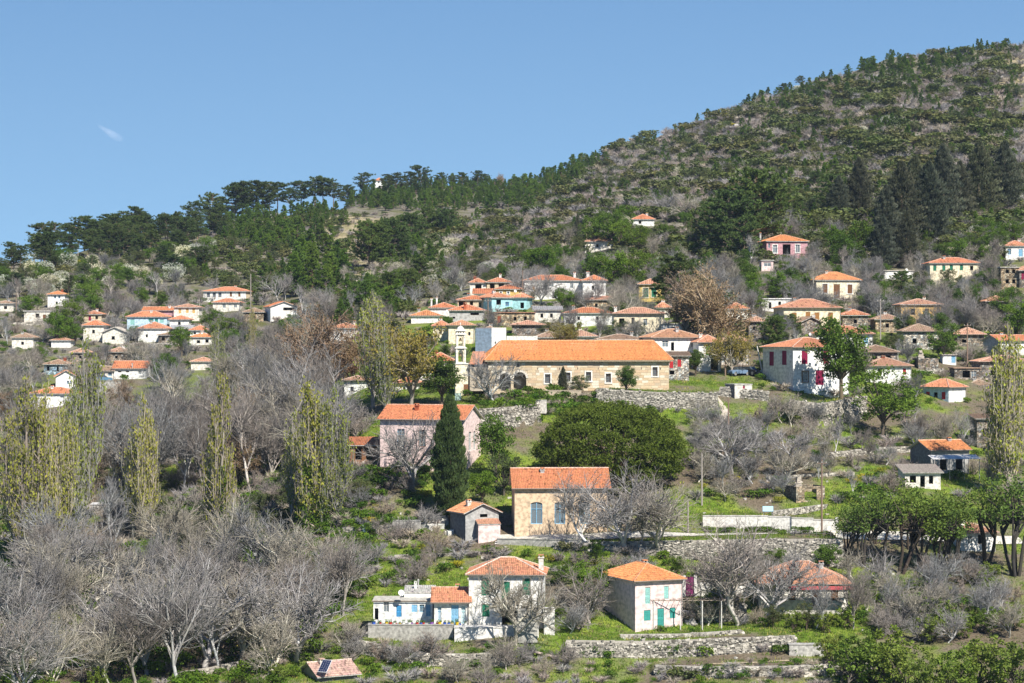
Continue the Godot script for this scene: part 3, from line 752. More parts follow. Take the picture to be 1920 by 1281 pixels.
	house("grey rendered house with a red roof and a square brick chimney", {u = [842, 908], v = [583, 602], t = 572, D = 7, rc = "r", w = "grey", sw = "dark", old = 0.5, ch = [[872, 571, 5, "rust", 0.1]], win = [["o", 851, 596, 5, 4], ["o", 890, 589, 16, 5]]})
	house("white cottage with orange roof and twin chimneys at the village edge", {u = [806, 857], v = [578, 594], t = 568, D = 6, rc = "r", w = "white", ch = [[808, 562, 3, "white", 0.6], [818, 560, 3, "white", 0.6]]})
	house("cottage with a clean orange hip roof above the yellow-budding plane tree", {u = [771, 826], v = [593, 606], t = 582, D = 7, rc = "o", w = "white", old = 0.2})
	house("cream house with orange roof right behind the bell tower", {u = [841, 889], v = [611, 645], t = 601, D = 7, rc = "o", w = "cream", old = 0.3, win = [["o", 880, 626, 4, 7]]})
	house("red-lintelled stone house with a rust-red door under the turquoise house", {u = [927, 1002], v = [587, 613], t = 585, D = 7, rf = "flat", rc = "rust", m = "rubble", w = "ash", win = [["d", 936, 599, 7, 14, "rust"], ["o", 966, 598, 5, 8], ["o", 985, 598, 5, 8]], gut = false})
	house("old house with mottled red tiles among bare trees over the white cube", {u = [960, 1020], v = [610, 628], t = 602, D = 6, rc = "p", m = "rubble", w = "stone", old = 1.0})
	house("weathered white house with flaking walls below the long terrace house", {u = [1002, 1052], v = [582, 606], t = 574, D = 7, rf = "shed", rc = "m", w = "pale", win = [["o", 1016, 592, 5, 8], ["o", 1034, 592, 5, 8]], gut = false})
	house("white house behind the dome-shaped laurel with steep orange roof", {u = [742, 786], v = [719, 748], t = 708, D = 6, d = 392, rc = "r", w = "white", win = [["o", 758, 731, 5, 10]]})
	house("upper cottage of red and orange roofs behind the dome-shaped laurel", {u = [766, 800], v = [690, 708], t = 678, D = 5, d = 402, rc = "r", w = "white", win = [["o", 780, 697, 6, 7]]})
	house("orange-roofed house glimpsed through the yellow-budding plane tree", {u = [800, 850], v = [678, 700], t = 662, D = 6, d = 408, rc = "r", w = "pale"})
	house("white wall of a house behind the tall golden poplar", {u = [645, 690], v = [714, 752], t = 706, D = 6, d = 400, rc = "p", w = "white", old = 0.7, win = [["o", 660, 730, 6, 10]]})
	house("white house with orange tiles half behind the reddish plane tree", {u = [618, 676], v = [616, 640], t = 606, D = 7, rc = "r", w = "white", win = [["o", 640, 628, 5, 8]]})
	# ---- western quarter
	house("long white house with five brown windows on the upper terrace", {u = [380, 462], v = [547, 564], t = 538, y = -8, s = 9, rc = "r", w = "white", sw = "ash", old = 0.2, win = [["w", 390, 553, 6, 9, "brown"], ["w", 401, 553, 6, 9, "brown"], ["w", 412, 553, 6, 9, "brown"], ["s", 433, 552, 4, 9, "brown"], ["s", 449, 552, 4, 9, "brown"]]})
	house("small house with orange roof and pale patched front below the long white one", {u = [399, 450], v = [568, 585], t = 560, D = 6, rc = "r", w = "pale", win = [["w", 420, 574, 6, 7, "frame"], ["d", 431, 577, 5, 12, "frame"], ["w", 441, 574, 6, 6, "frame"]]})
	house("white balcony house with a single sloping roof among blossom trees", {u = [508, 556], v = [576, 597], t = 566, y = 18, D = 7, rf = "gz", rc = "r", w = "white", win = [["o", 541, 578, 20, 9]]})
	house("square grey-white two-storey house with three shuttered windows", {u = [326, 373], v = [577, 604], t = 570, D = 7, rc = "p", w = "pale", old = 0.6, win = [["s", 337, 583, 5, 9, "ochre"], ["s", 351, 583, 5, 8, "ochre"], ["s", 363, 583, 5, 9, "ochre"]]})
	house("deep pink gabled house with a white chimney behind the light blue one", {u = [268, 322], v = [583, 604], t = 576, D = 6, rf = "gx", rc = "r", w = "pink", ch = [[316, 575, 4, "white", 0.3]]})
	house("light blue house with a wide orange roof and turquoise shutters", {u = [238, 313], v = [595, 618], t = 584, D = 7, rc = "r", w = "sky", old = 0.2, win = [["s", 248, 604, 8, 10, "mint"], ["s", 283, 600, 9, 6, "teal"], ["d", 293, 602, 6, 10, "teal"], ["s", 303, 602, 7, 7, "mint"]]})
	house("white house with an orange pyramid roof below the light blue house", {u = [259, 313], v = [617, 642], t = 604, D = 7.5, rc = "r", w = "white", old = 0.3, win = [["o", 275, 630, 4, 6]]})
	house("shed with a shiny grey metal roof beside the pyramid-roofed house", {n = "metal_roof_shed", c = "shed", u = [317, 356], v = [617, 632], t = 610, D = 6, rf = "shed", rc = "m", w = "dark", gut = false, win = [["o", 330, 624, 10, 8]]})
	house("white house with two small arched windows beside the metal-roofed shed", {u = [356, 388], v = [620, 632], t = 611, D = 6, rc = "r", w = "white", win = [["o", 365, 625, 5, 4], ["o", 377, 625, 5, 4]]})
	house("low house with broad orange eaves in front of the arched-window house", {u = [355, 399], v = [633, 647], t = 625, D = 6, rc = "o", w = "pale", win = [["o", 372, 641, 6, 6], ["o", 388, 640, 6, 6]]})
	house("stone house with collapsed brown tiles and two dark windows", {u = [297, 332], v = [629, 645], t = 624, D = 6, rc = "b", m = "rubble", w = "stone", old = 1.0, win = [["o", 306, 636, 6, 7], ["o", 322, 635, 6, 7]]})
	house("whitewashed gabled barn with crumbling plaster", {n = "stone_barn", c = "barn", u = [192, 238], v = [625, 645], t = 614, D = 7, rf = "gz", rc = "c", w = "pale", m = "rough", win = [["o", 212, 634, 6, 7]]})
	house("house with a reddish hip roof behind a budding poplar top", {u = [156, 194], v = [611, 640], t = 601, D = 7, rc = "r", w = "pale", win = [["o", 175, 622, 5, 7]]})
	house("small stone house with a red door and an orange roof", {u = [157, 190], v = [590, 604], t = 583, D = 6, rc = "r", w = "ash", win = [["d", 168, 597, 5, 9, "wine"], ["o", 181, 596, 5, 6]]})
	house("grey flat-roofed block house with a white slab edge", {u = [45, 94], v = [584, 606], t = 581, D = 6, rf = "flat", rc = "white", w = "pale", ov = 0.5, win = [["o", 70, 592, 7, 8], ["s", 83, 594, 6, 8, "brown"]], gut = false})
	house("lonely white cube house with small blue windows and an orange roof", {u = [89, 121], v = [553, 575], t = 546, D = 6, rc = "o", w = "white", win = [["w", 103, 557, 4, 6, "lightblue"], ["w", 111, 557, 4, 6, "lightblue"], ["o", 106, 568, 4, 5]]})
	house("low tumbledown cottage with grey walls at the western end", {u = [-12, 25], v = [570, 584], t = 564, D = 6, rc = "b", w = "pale", old = 0.8, win = [["o", 10, 577, 6, 6]]})
	house("white cottage with an orange roof and vent pipe above the parked car", {u = [213, 274], v = [692, 711], t = 678, D = 6.5, rf = "gx", rc = "r", w = "white", old = 0.15, win = [["o", 224, 697, 6, 3], ["o", 239, 697, 6, 3], ["o", 239, 705, 4, 4], ["w", 262, 699, 6, 6, "frame"]], ch = [[248, 684, 1.5, "grey", -0.02]]})
	house("stone extension with brown tiles and blue windows beside the vent-pipe cottage", {n = "house_annex", u = [180, 212], v = [696, 712], t = 688, D = 6, rf = "gx", rc = "b", w = "pale", old = 0.8, win = [["w", 193, 702, 7, 7, "lightblue"], ["w", 206, 702, 7, 6, "lightblue"]]})
	house("white gable-fronted house with blue windows among the poplars", {u = [105, 142], v = [708, 732], t = 695, y = 12, D = 7, rf = "gz", rc = "r", w = "white", win = [["w", 127, 717, 4, 6, "blue"], ["w", 132, 717, 3, 6, "blue"]]})
	house("white house with a green door and orange roof behind the slender poplars", {u = [56, 140], v = [739, 764], t = 728, D = 7, rc = "r", w = "white", win = [["d", 66, 750, 7, 13, "green"], ["w", 116, 745, 7, 3, "frame"], ["w", 131, 746, 7, 6, "frame"]]})
	house("stone house with brown roof above the gable-fronted white house", {u = [82, 128], v = [684, 702], t = 675, D = 6, rc = "b", m = "rubble", w = "sky", old = 0.8, win = [["o", 90, 692, 5, 8], ["o", 108, 692, 4, 10]]})
	house("long low white building with a thin orange roof edge", {u = [96, 132], v = [639, 652], t = 633, D = 6, rc = "p", w = "white", old = 0.6})
	house("cottage roof of faded pink tiles in the bare wood", {u = [358, 399], v = [679, 694], t = 671, D = 6, rc = "p", w = "pale", old = 0.7})
	house("distant white ridge house with a red roof between pines", {u = [703, 718], v = [339, 346], t = 333, D = 6, d = 1148, rc = "r", w = "white", gut = false, win = [["o", 710, 342, 3, 3]]})
	# ---- half-hidden houses that fill the lanes
	house("brown-roofed stone house squeezed behind the church ridge beside the white wing", {u = [1004, 1056], v = [634, 655], t = 622, D = 7, d = 424, rc = "b", m = "rubble", w = "stone", old = 1.0, win = [["o", 1030, 644, 5, 7]], gut = false})
	house("pale house with patchy pink tiles behind the middle of the church ridge", {u = [1062, 1118], v = [632, 655], t = 620, D = 7, d = 430, rc = "p", w = "pale", old = 0.9, win = [["o", 1080, 640, 5, 7], ["o", 1102, 640, 5, 7]], gut = false})
	house("stone house with weathered tiles above the white canopy house", {u = [1284, 1330], v = [604, 628], t = 594, D = 7, rc = "p", m = "rubble", w = "stone", old = 0.8, win = [["o", 1300, 613, 5, 7], ["o", 1318, 613, 5, 7]]})
	house("narrow grey stone house behind the brown plane tree", {u = [1334, 1366], v = [612, 640], t = 602, D = 7, rc = "b", m = "rubble", w = "ash", old = 0.9, win = [["o", 1348, 622, 5, 8]]})
	house("tall rubble house beside the flat-roofed box house", {u = [1404, 1436], v = [604, 640], t = 594, D = 7, rc = "p", m = "rubble", w = "stone", old = 0.8, win = [["o", 1414, 616, 5, 8], ["o", 1427, 616, 5, 8]]})
	house("small stone house between the grey pole and the white cube house", {u = [904, 932], v = [622, 648], t = 612, D = 6, d = 432, rc = "b", m = "rubble", w = "stone", old = 0.9, win = [["o", 918, 632, 5, 8]], gut = false})
	house("cream cottage with red tiles under the twin-chimney cottage", {u = [812, 842], v = [612, 640], t = 602, D = 6, rc = "r", w = "cream", win = [["o", 826, 622, 5, 8]]})
	house("orange-roofed stone house behind the barn and the cream hip-roofed terrace", {u = [1580, 1628], v = [592, 618], t = 581, D = 7, rc = "r", m = "rubble", w = "stone", win = [["o", 1604, 603, 6, 8]]})
	house("rubble cottage with sagging brown roof above the old stone house", {u = [1642, 1690], v = [600, 624], t = 589, D = 7, rc = "b", m = "rubble", w = "ash", old = 0.9, win = [["o", 1664, 611, 6, 8]]})
	house("roofless grey walls beside the little blue-doored hut", {n = "ruined_hut", c = "ruin", u = [1722, 1760], v = [672, 694], t = 670, D = 6, rf = "none", m = "rubble", w = "stone", win = [["o", 1740, 684, 8, 12]], gut = false})
	house("stone house with orange tiles among the ivy-grown trees of the east lane", {u = [1850, 1896], v = [566, 594], t = 555, D = 7, rc = "r", m = "rubble", w = "stone", old = 0.7, win = [["o", 1866, 577, 6, 9], ["o", 1884, 577, 6, 9]]})
	house("grey lean-to house directly below the lower white end house", {u = [1100, 1146], v = [563, 584], t = 555, D = 5, rf = "shed", rc = "p", m = "rubble", w = "ash", old = 0.8, win = [["o", 1118, 573, 5, 7]]})
	house("small stone cottage with red tiles on the lane above the vent-pipe cottage", {u = [200, 240], v = [661, 678], t = 652, D = 6, rc = "p", m = "rubble", w = "stone", old = 0.8, win = [["o", 218, 670, 5, 6]]})
	house("old whitewashed cottage with brown tiles at the foot of the west lane", {u = [22, 62], v = [634, 654], t = 625, D = 6, rc = "b", w = "pale", old = 0.8, win = [["o", 42, 644, 5, 6]]})
	house("stone cottage half sunk in the bank beside the budding poplar top", {u = [132, 166], v = [662, 678], t = 654, D = 6, rc = "p", m = "rubble", w = "stone", old = 0.8, win = [["o", 150, 670, 5, 6]]})
	house("white cottage with worn tiles between the square house and the pyramid roof", {u = [318, 354], v = [600, 616], t = 592, D = 6, rc = "r", w = "white", old = 0.6, win = [["o", 336, 607, 5, 6]]})
	house("low stone stable with patched tiles beside the patched-front house", {u = [456, 494], v = [586, 604], t = 578, D = 6, rc = "b", m = "rubble", w = "ash", old = 0.9, win = [["o", 476, 595, 6, 7]]})

# ---------------------------------------------------------------- terrace walls, road, steps
var wall_jobs := []

func wall_job(label: String, pts: Array, hpx: float, kind: String, hold := true, called := "stone_wall") -> void:
	# pts are photo pixels of the wall's foot; the ground behind is held up to its top
	var world := []
	var fresh := []
	for p in pts:
		var g := ground_at(p[0], p[1])
		world.append([g, (p[2] if p.size() > 2 else hpx) * -g.z / F])
	wall_jobs.append([label, world, hpx, kind, called])
	if hold:
		for i in world.size() - 1:
			var a: Vector3 = world[i][0]; var b: Vector3 = world[i + 1][0]
			fresh.append([a.x, b.x, -a.z, -b.z, a.y + world[i][1] - 0.12, b.y + world[i + 1][1] - 0.12])
	steps.append_array(fresh)

func make_walls() -> void:
	wall_job("dry-stone terrace wall below the pink-white house", [[1062, 1231], [1200, 1233], [1330, 1229], [1492, 1222]], 31, "stone")
	wall_job("broken dry-stone wall on the lowest terrace", [[1228, 1268], [1330, 1272], [1480, 1270], [1640, 1262]], 22, "stone")
	wall_job("rough stone bank under the cottage with flower pots", [[652, 1222], [720, 1236], [800, 1250], [880, 1252], [962, 1246]], 26, "stone")
	wall_job("low stone edging of the grass in front of the pergola", [[1165, 1197], [1280, 1196], [1392, 1189]], 8, "stone", false)
	wall_job("tall rubble retaining wall under the village road", [[1040, 1030, 13], [1200, 1040, 26], [1335, 1054, 42], [1460, 1062, 52], [1580, 1064, 54]], 52, "stone")
	wall_job("high stone retaining wall of the church terrace", [[1118, 764], [1230, 770], [1345, 772]], 36, "stone")
	wall_job("ivy-spotted stone wall behind the pink house", [[898, 806], [960, 802], [1012, 795]], 40, "stone")
	wall_job("stone bank below the big white house", [[1480, 792], [1545, 800], [1625, 786]], 44, "stone")
	wall_job("weathered white wall along the upper side of the road", [[1318, 988, 20], [1440, 994, 26], [1568, 1001, 24]], 26, "plaster", true, "white_wall")
	wall_job("short mossy stone wall above the white road wall", [[1448, 966], [1548, 953]], 8, "stone", false)
	wall_job("stained pale garden wall beside the purple gate", [[1302, 1123], [1425, 1120]], 28, "plaster", true, "garden_wall")
	wall_job("grey stone wall beside the garden steps", [[1310, 1168], [1398, 1163]], 32, "stone")
	wall_job("grey kerb wall in front of the ochre schoolhouse", [[932, 1021], [1105, 1024]], 10, "concrete", true, "kerb_wall")
	wall_job("tumbled stone wall among the lowest bare trees", [[330, 1272], [400, 1262], [455, 1250]], 11, "stone", false)
	wall_job("overgrown field wall in the poplar hollow", [[262, 968], [330, 960], [400, 955]], 8, "stone", false)
	wall_job("concrete terrace wall below the parked car", [[181, 740], [228, 738]], 24, "concrete", true, "terrace_wall")
	wall_job("old stone wall in the grass below the dark cypress", [[640, 1002], [735, 998]], 14, "stone")
	wall_job("field wall on the green slope under the blue-shaded white cottage", [[1560, 860], [1650, 850], [1720, 848]], 12, "stone")
	wall_job("white flowering stone edge below the grey concrete tank", [[740, 1046], [900, 1040]], 6, "stone", false)
	wall_job("stone terrace wall of the west quarter below the long white house", [[300, 596], [378, 590]], 7, "stone", false)

	wall_job("grey stone lane wall under the yellow-cream house", [[1425, 640], [1500, 634]], 9, "stone", false)
	wall_job("stone garden wall behind the blue-shaded white cottage", [[1690, 705], [1770, 700]], 9, "stone", false)
	wall_job("stone lane wall below the white house with dark green shutters", [[1720, 548], [1850, 546]], 10, "stone", false)
	wall_job("stone lane wall below the long white terrace house", [[1000, 572], [1130, 574]], 8, "stone", false)
	wall_job("stone lane wall in front of the light blue house", [[225, 652], [330, 650]], 8, "stone", false)
	wall_job("stone wall below the lonely white cube house", [[20, 612], [120, 606]], 7, "stone", false)
	wall_job("rubble wall with grass top beside the stony footpath", [[1350, 742], [1440, 752]], 18, "stone", false)
	wall_job("low stone wall across the green slope", [[1300, 862], [1420, 868]], 9, "stone", false)
	wall_job("crumbling stone wall above the ruined hut", [[1440, 900], [1600, 892]], 8, "stone", false)

func build_walls() -> void:
	var r := RandomNumberGenerator.new(); r.seed = 77
	for j in wall_jobs:
		var root := thing(j[4], j[0], "wall", j[1][0][0], 0.0, "terrace and garden walls")
		var mb := MB.new()
		var core := MB.new()
		var base: Vector3 = j[1][0][0]
		for i in j[1].size() - 1:
			var a: Vector3 = j[1][i][0] - base
			var b: Vector3 = j[1][i + 1][0] - base
			var Ha: float = j[1][i][1]
			var Hb: float = j[1][i + 1][1]
			var H := maxf(Ha, Hb)
			var flat := Vector3(b.x - a.x, 0, b.z - a.z)
			var L := flat.length()
			var e := flat / L
			var nn := Vector3(-e.z, 0, e.x)
			if nn.z < 0: nn = -nn
			var bs := Basis(e, Vector3.UP, e.cross(Vector3.UP))
			var back := -nn * 0.25
			if j[3] == "stone":
				core.quad(a + back * 0.6 - Vector3.UP * 0.6, b + back * 0.6 - Vector3.UP * 0.6, b + back * 0.6 + Vector3.UP * (Hb - 0.1), a + back * 0.6 + Vector3.UP * (Ha - 0.1), Color(0.42, 0.395, 0.35))
				core.quad(a + back * 0.6 + Vector3.UP * (Ha - 0.1), b + back * 0.6 + Vector3.UP * (Hb - 0.1), b - nn * 0.8 + Vector3.UP * (Hb - 0.12), a - nn * 0.8 + Vector3.UP * (Ha - 0.12), Color(0.42, 0.395, 0.35))
				var y := -0.35
				while y < H - 0.08:
					var ch := r.randf_range(0.13, 0.27)
					var s := r.randf_range(-0.2, 0.1)
					while s < L:
						var w := r.randf_range(0.18, 0.5)
						var t := (s + w * 0.5) / L
						var g := r.randf_range(0.22, 0.62)
						if r.randf() < 0.16: g *= 0.55
						var col := Color(g * 1.04, g * 0.98, g * 0.86)
						if y + ch < lerpf(Ha, Hb, clampf(t, 0, 1)) * (0.9 + 0.16 * r.randf()):
							mb.rock(a.lerp(b, clampf(t, 0, 1)) + Vector3.UP * (y + ch * 0.5) + nn * r.randf_range(-0.08, 0.06) - nn * y * 0.05, Vector3(w * 0.97, ch * 0.96, 0.4), col, bs * Basis(Vector3(0, 0, 1), r.randf_range(-0.3, 0.3)), r, 0.2)
						s += w
					y += ch
			else:
				var n := maxi(1, int(L / 3.0))
				for k in n:
					var p := a.lerp(b, (k + 0.5) / n)
					H = lerpf(Ha, Hb, (k + 0.5) / n)
					var tone := Color(0.66, 0.645, 0.61) if j[3] == "plaster" else Color(0.46, 0.45, 0.42)
					mb.box(p + Vector3.UP * (H * 0.5 - 0.4) + back * 0.5, Vector3(L / n + 0.02, H + 0.8, 0.3), jit(tone, 0.05, r), bs)
					mb.box(p + Vector3.UP * (H + 0.05) + back * 0.5, Vector3(L / n + 0.02, 0.1, 0.42), jit(tone * 0.85, 0.08, r), bs)
		if j[3] == "stone":
			part("mortar_core", core, M.stone, root)
			var st := part("stones", mb, M.stone, root)
			st.set_meta("kind", "stuff")
		else:
			part("wall_panel", mb, M.rough if j[3] == "plaster" else M.concrete, root)

func ribbon(called: String, label: String, pts: Array, width: float, col: Color, lift: float, m: Material) -> void:
	# a road or path laid along the ground through photo pixels
	var mb := MB.new()
	var line := []
	for i in pts.size() - 1:
		var a := ground_at(pts[i][0], pts[i][1])
		var b := ground_at(pts[i + 1][0], pts[i + 1][1])
		var n := maxi(2, int(Vector2(a.x - b.x, a.z - b.z).length() / 1.2))
		for k in n: line.append(a.lerp(b, float(k) / n))
	for i in line.size() - 1:
		var e: Vector3 = line[i + 1] - line[i]
		e = Vector3(e.x, 0, e.z).normalized()
		var s := Vector3(e.z, 0, -e.x) * width * 0.5
		var q := []
		for p in [line[i] - s, line[i + 1] - s, line[i + 1] + s, line[i] + s]:
			q.append(Vector3(p.x, ground_h(p.x, -p.z) + lift, p.z))
		mb.quad(q[0], q[1], q[2], q[3], jit(col, 0.08, rng))
	var o := part(called, mb, m, self)
	tag(o, label, called.get_slice("_", called.get_slice_count("_") - 1), "", "structure")

func make_road() -> void:
	ribbon("village_road", "pale concrete road running along the top of the rubble retaining wall", [[930, 1013], [1100, 1010], [1340, 1003], [1590, 1004], [1700, 1006], [1930, 1012]], 3.4, Color(0.62, 0.59, 0.53), 0.10, M.concrete)
	ribbon("foot_path", "steep stony footpath climbing to the church terrace", [[1320, 830], [1345, 800], [1362, 775], [1345, 752], [1338, 742]], 1.3, Color(0.50, 0.45, 0.38), 0.10, M.stone)
	ribbon("garden_path", "trodden strip of bare earth across the lowest terrace", [[1330, 1246], [1420, 1243], [1500, 1238]], 1.0, Color(0.40, 0.33, 0.22), 0.06, M.ground)
	# railing on the road edge
	var rail := thing("road_railing", "thin grey metal railing along the edge of the village road", "railing", ground_at(1180, 1008))
	var pts := []
	var u := 1180.0
	while u < 1800.0:
		var g := ground_at(u, 1010.0 - (u - 1180.0) * 0.006)
		pts.append(Vector3(g.x, ground_h(g.x, 317.2 if u < 1500 else -g.z), -317.2 if u < 1500 else g.z) - rail.position)
		u += 13.5
	for p in pts:
		var pm := MB.new()
		pm.tube(p, p + Vector3.UP * 1.0, 0.035, 0.035, 5, Color(0.16, 0.15, 0.15))
		part("post", pm, M.metal, rail)
	for h in [0.55, 0.98]:
		var pm := MB.new()
		for i in pts.size() - 1:
			pm.tube(pts[i] + Vector3.UP * h, pts[i + 1] + Vector3.UP * h, 0.02, 0.02, 4, Color(0.2, 0.19, 0.19))
		part("rail", pm, M.metal, rail)
	# steps beside the pink-white house
	var g := ground_at(1298, 1172)
	var st := thing("stone_steps", "short flight of grey stone steps beside the pink-white house", "steps", g)
	for k in 9:
		var sm := MB.new()
		sm.box(Vector3(-0.1 * k, 0.09 + 0.17 * k - 0.4, -0.28 * k), Vector3(1.3, 0.97, 0.3), jit(Color(0.5, 0.48, 0.45), 0.12, rng))
		part("step", sm, M.stone, st)

# ---------------------------------------------------------------- church and bell tower
func make_church() -> void:
	var d := 385.0
	var mpp := d / F
	var vb := 733.0
	var g := P(1085.5, vb, d)
	var yaw := deg_to_rad(5.0)
	var root := thing("stone_church", "long stone church with a bright orange hip roof and white-framed windows", "church", g, yaw)
	var W := 341.0 * mpp
	var H := (vb - 677.0) * mpp
	var D := 14.0
	var fr := Vector3(-W * 0.5, 0, 0)
	var holes := []
	var specs := []
	for s in [[1026.5, 710, 10.5, 17, 0], [1064.5, 707, 10, 17, 0], [1103.5, 706, 10, 17, 0], [1141, 709, 10, 17, 0], [1229.5, 697, 10, 17, 0], [946, 721, 23, 44, 2], [974.5, 721, 24, 48, 2], [971, 683, 8, 11, 0]]:
		var cx: float = (s[0] - 1085.5) * mpp + W * 0.5
		var cy: float = (vb - s[1]) * mpp
		holes.append([cx - s[2] * mpp * 0.5, cx + s[2] * mpp * 0.5, maxf(0.02, cy - s[3] * mpp * 0.5), minf(cy + s[3] * mpp * 0.5, H - 0.1), s[4]])
		specs.append(s)
	var lholes := [[8.4, 10.6, 0.05, 3.0, 2], [11.2, 13.4, 0.05, 3.0, 2]]
	var mb := MB.new()
	var mortar := Color(0.60, 0.50, 0.36)
	wall_face(mb, fr, Vector3.RIGHT, Vector3.BACK, W, -3.0, H, holes, mortar, 0.5)
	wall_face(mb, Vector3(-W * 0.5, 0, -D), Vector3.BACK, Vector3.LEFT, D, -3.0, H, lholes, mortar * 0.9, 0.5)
	wall_face(mb, Vector3(W * 0.5, 0, 0), Vector3.FORWARD, Vector3.RIGHT, D, -3.0, H, [], mortar, 0.5)
	wall_face(mb, Vector3(W * 0.5, 0, -D), Vector3.LEFT, Vector3.FORWARD, W, -3.0, H, [], mortar, 0.5)
	var wall := part("wall", mb, M.stone, root)
	# squared blocks in courses, each its own stone
	var r := RandomNumberGenerator.new(); r.seed = 5
	var blocks := []
	var ch := 0.41
	var y := 0.02
	var row := 0
	while y + ch < H - 0.15:
		var x := -r.randf_range(0.0, 0.5)
		while x < W:
			var w := r.randf_range(0.55, 1.25)
			var a := maxf(x + 0.02, 0.02)
			var b := minf(x + w - 0.02, W - 0.02)
			for h in holes:
				if y + ch > h[2] - 0.22 and y < h[3] + 0.22:
					if a < h[1] + 0.24 and b > h[0] - 0.24:
						if (a + b) * 0.5 < (h[0] + h[1]) * 0.5: b = minf(b, h[0] - 0.24)
						else: a = maxf(a, h[1] + 0.24)
			if b - a > 0.2: blocks.append([a, b, y, ch])
			x += w
		y += ch + 0.035
		row += 1
	blocks.sort_custom(func(p, q): return p[1] - p[0] > q[1] - q[0])
	var unit := []
	for k in 3:
		var bm := MB.new()
		bm.rock(Vector3.ZERO, Vector3.ONE, Color.WHITE, Basis(), r, 0.03)
		unit.append(bm.mesh())
	var tones := []
	for c in [Color(0.66, 0.53, 0.36), Color(0.60, 0.46, 0.30), Color(0.70, 0.60, 0.44), Color(0.55, 0.45, 0.33), Color(0.76, 0.70, 0.58), Color(0.64, 0.48, 0.33)]:
		var m: StandardMaterial3D = M.stone.duplicate()
		m.albedo_color = c.linear_to_srgb()
		tones.append(m)
	var rest := MB.new()
	for i in blocks.size():
		var q: Array = blocks[i]
		var pos: Vector3 = fr + Vector3((q[0] + q[1]) * 0.5, q[2] + q[3] * 0.5, r.randf_range(-0.04, 0.0))
		if i < 300:
			var o := MeshInstance3D.new()
			o.name = "stone_block"
			o.mesh = unit[i % 3]
			o.material_override = tones[r.randi() % 6]
			o.position = pos
			o.scale = Vector3(q[1] - q[0], q[3], 0.16)
			wall.add_child(o, true)
		else:
			rest.rock(pos, Vector3(q[1] - q[0], q[3], 0.16), jit(Color(0.62, 0.50, 0.35), 0.15, r), Basis(), r, 0.03)
	part("small_stone_blocks", rest, M.stone, wall).set_meta("kind", "stuff")
	for i in holes.size():
		var h: Array = holes[i]
		var cx: float = (h[0] + h[1]) * 0.5
		var cy: float = (h[2] + h[3]) * 0.5
		var w: float = h[1] - h[0]
		var hh: float = h[3] - h[2]
		var wm := MB.new()
		var c := fr + Vector3(cx, cy, 0)
		if specs[i][4] == 2:
			# arched porch opening with a pale voussoir ring
			var ring := MB.new()
			for k in 11:
				var t := PI * (k + 0.5) / 11.0
				var rr := w * 0.5 + 0.14
				ring.box(fr + Vector3(cx - cos(t) * rr, h[3] - w * 0.5 + sin(t) * rr, 0.03), Vector3(0.30, 0.42, 0.14), jit(Color(0.74, 0.70, 0.62), 0.08, r), Basis(Vector3(0, 0, 1), PI / 2 - t))
			part("arch", ring, M.stone, root)
			wm.box(c + Vector3(0, 0, -2.2), Vector3(w + 2.0, hh + 1.0, 0.1), Color(0.50, 0.43, 0.33))
			part("porch_wall", wm, M.stone, root)
			continue
		if specs[i][1] > 690:
			for k in [-1, 1]:
				wm.box(c + Vector3(k * (w + 0.2) * 0.5, 0, 0.05), Vector3(0.22, hh + 0.44, 0.14), Color(0.80, 0.78, 0.72))
				wm.box(c + Vector3(0, k * (hh + 0.2) * 0.5, 0.05), Vector3(w, 0.22, 0.14), Color(0.80, 0.78, 0.72))
		var win := part("window", wm, M.plaster, root)
		var gm := MB.new()
		gm.box(c + Vector3(0, 0, -0.3), Vector3(w, hh, 0.03), Color(0.6, 0.6, 0.6))
		part("pane", gm, M.glass, win)
		var bars := MB.new()
		for k in 3: bars.tube(c + Vector3(w * (k - 1) * 0.28, -hh * 0.5, -0.1), c + Vector3(w * (k - 1) * 0.28, hh * 0.5, -0.1), 0.025, 0.025, 4, Color(0.16, 0.12, 0.1))
		for k in 4: bars.tube(c + Vector3(-w * 0.5, hh * (k - 1.5) * 0.22, -0.1), c + Vector3(w * 0.5, hh * (k - 1.5) * 0.22, -0.1), 0.025, 0.025, 4, Color(0.16, 0.12, 0.1))
		part("window_bars", bars, M.metal, win)
	for k in 6:     # small iron wall anchors
		var am := MB.new()
		am.box(fr + Vector3(([1008, 1049, 1083, 1122, 1204, 1240][k] - 915.0) * mpp, (vb - 691.0) * mpp, 0.07), Vector3(0.12, 0.32, 0.08), Color(0.12, 0.1, 0.09))
		part("wall_anchor", am, M.metal, root)
	# roof
	var rm := MB.new()
	var ov := 0.75
	var rise := 37.0 * mpp
	rm.box(Vector3(0, H + 0.02, -D * 0.5), Vector3(W + ov * 2 - 0.1, 0.16, D + ov * 2 - 0.1), Color(0.60, 0.50, 0.36))
	rm.box(Vector3(0, H - 0.2, -D * 0.5), Vector3(W + 0.5, 0.28, D + 0.5), Color(0.60, 0.50, 0.36))
	var e := H + 0.12
	var x0 := -W * 0.5 - ov; var x1 := W * 0.5 + ov; var z0 := ov; var z1 := -D - ov
	var A := Vector3(x0, e, z0); var B := Vector3(x1, e, z0); var C := Vector3(x1, e, z1); var E := Vector3(x0, e, z1)
	var q := Vector3(x0 + 3.6, e + rise, -D * 0.5); var s := Vector3(x1 - 2.4, e + rise, -D * 0.5)
	var rc := Color(0.70, 0.285, 0.105)
	roof_slope(rm, A, B, s, q, rc, 0.26, r, 0.12)
	roof_slope(rm, C, E, q, s, rc, 0.26, r, 0.12)
	roof_slope(rm, E, A, q, q, rc, 0.26, r, 0.12)
	roof_slope(rm, B, C, s, s, rc, 0.26, r, 0.12)
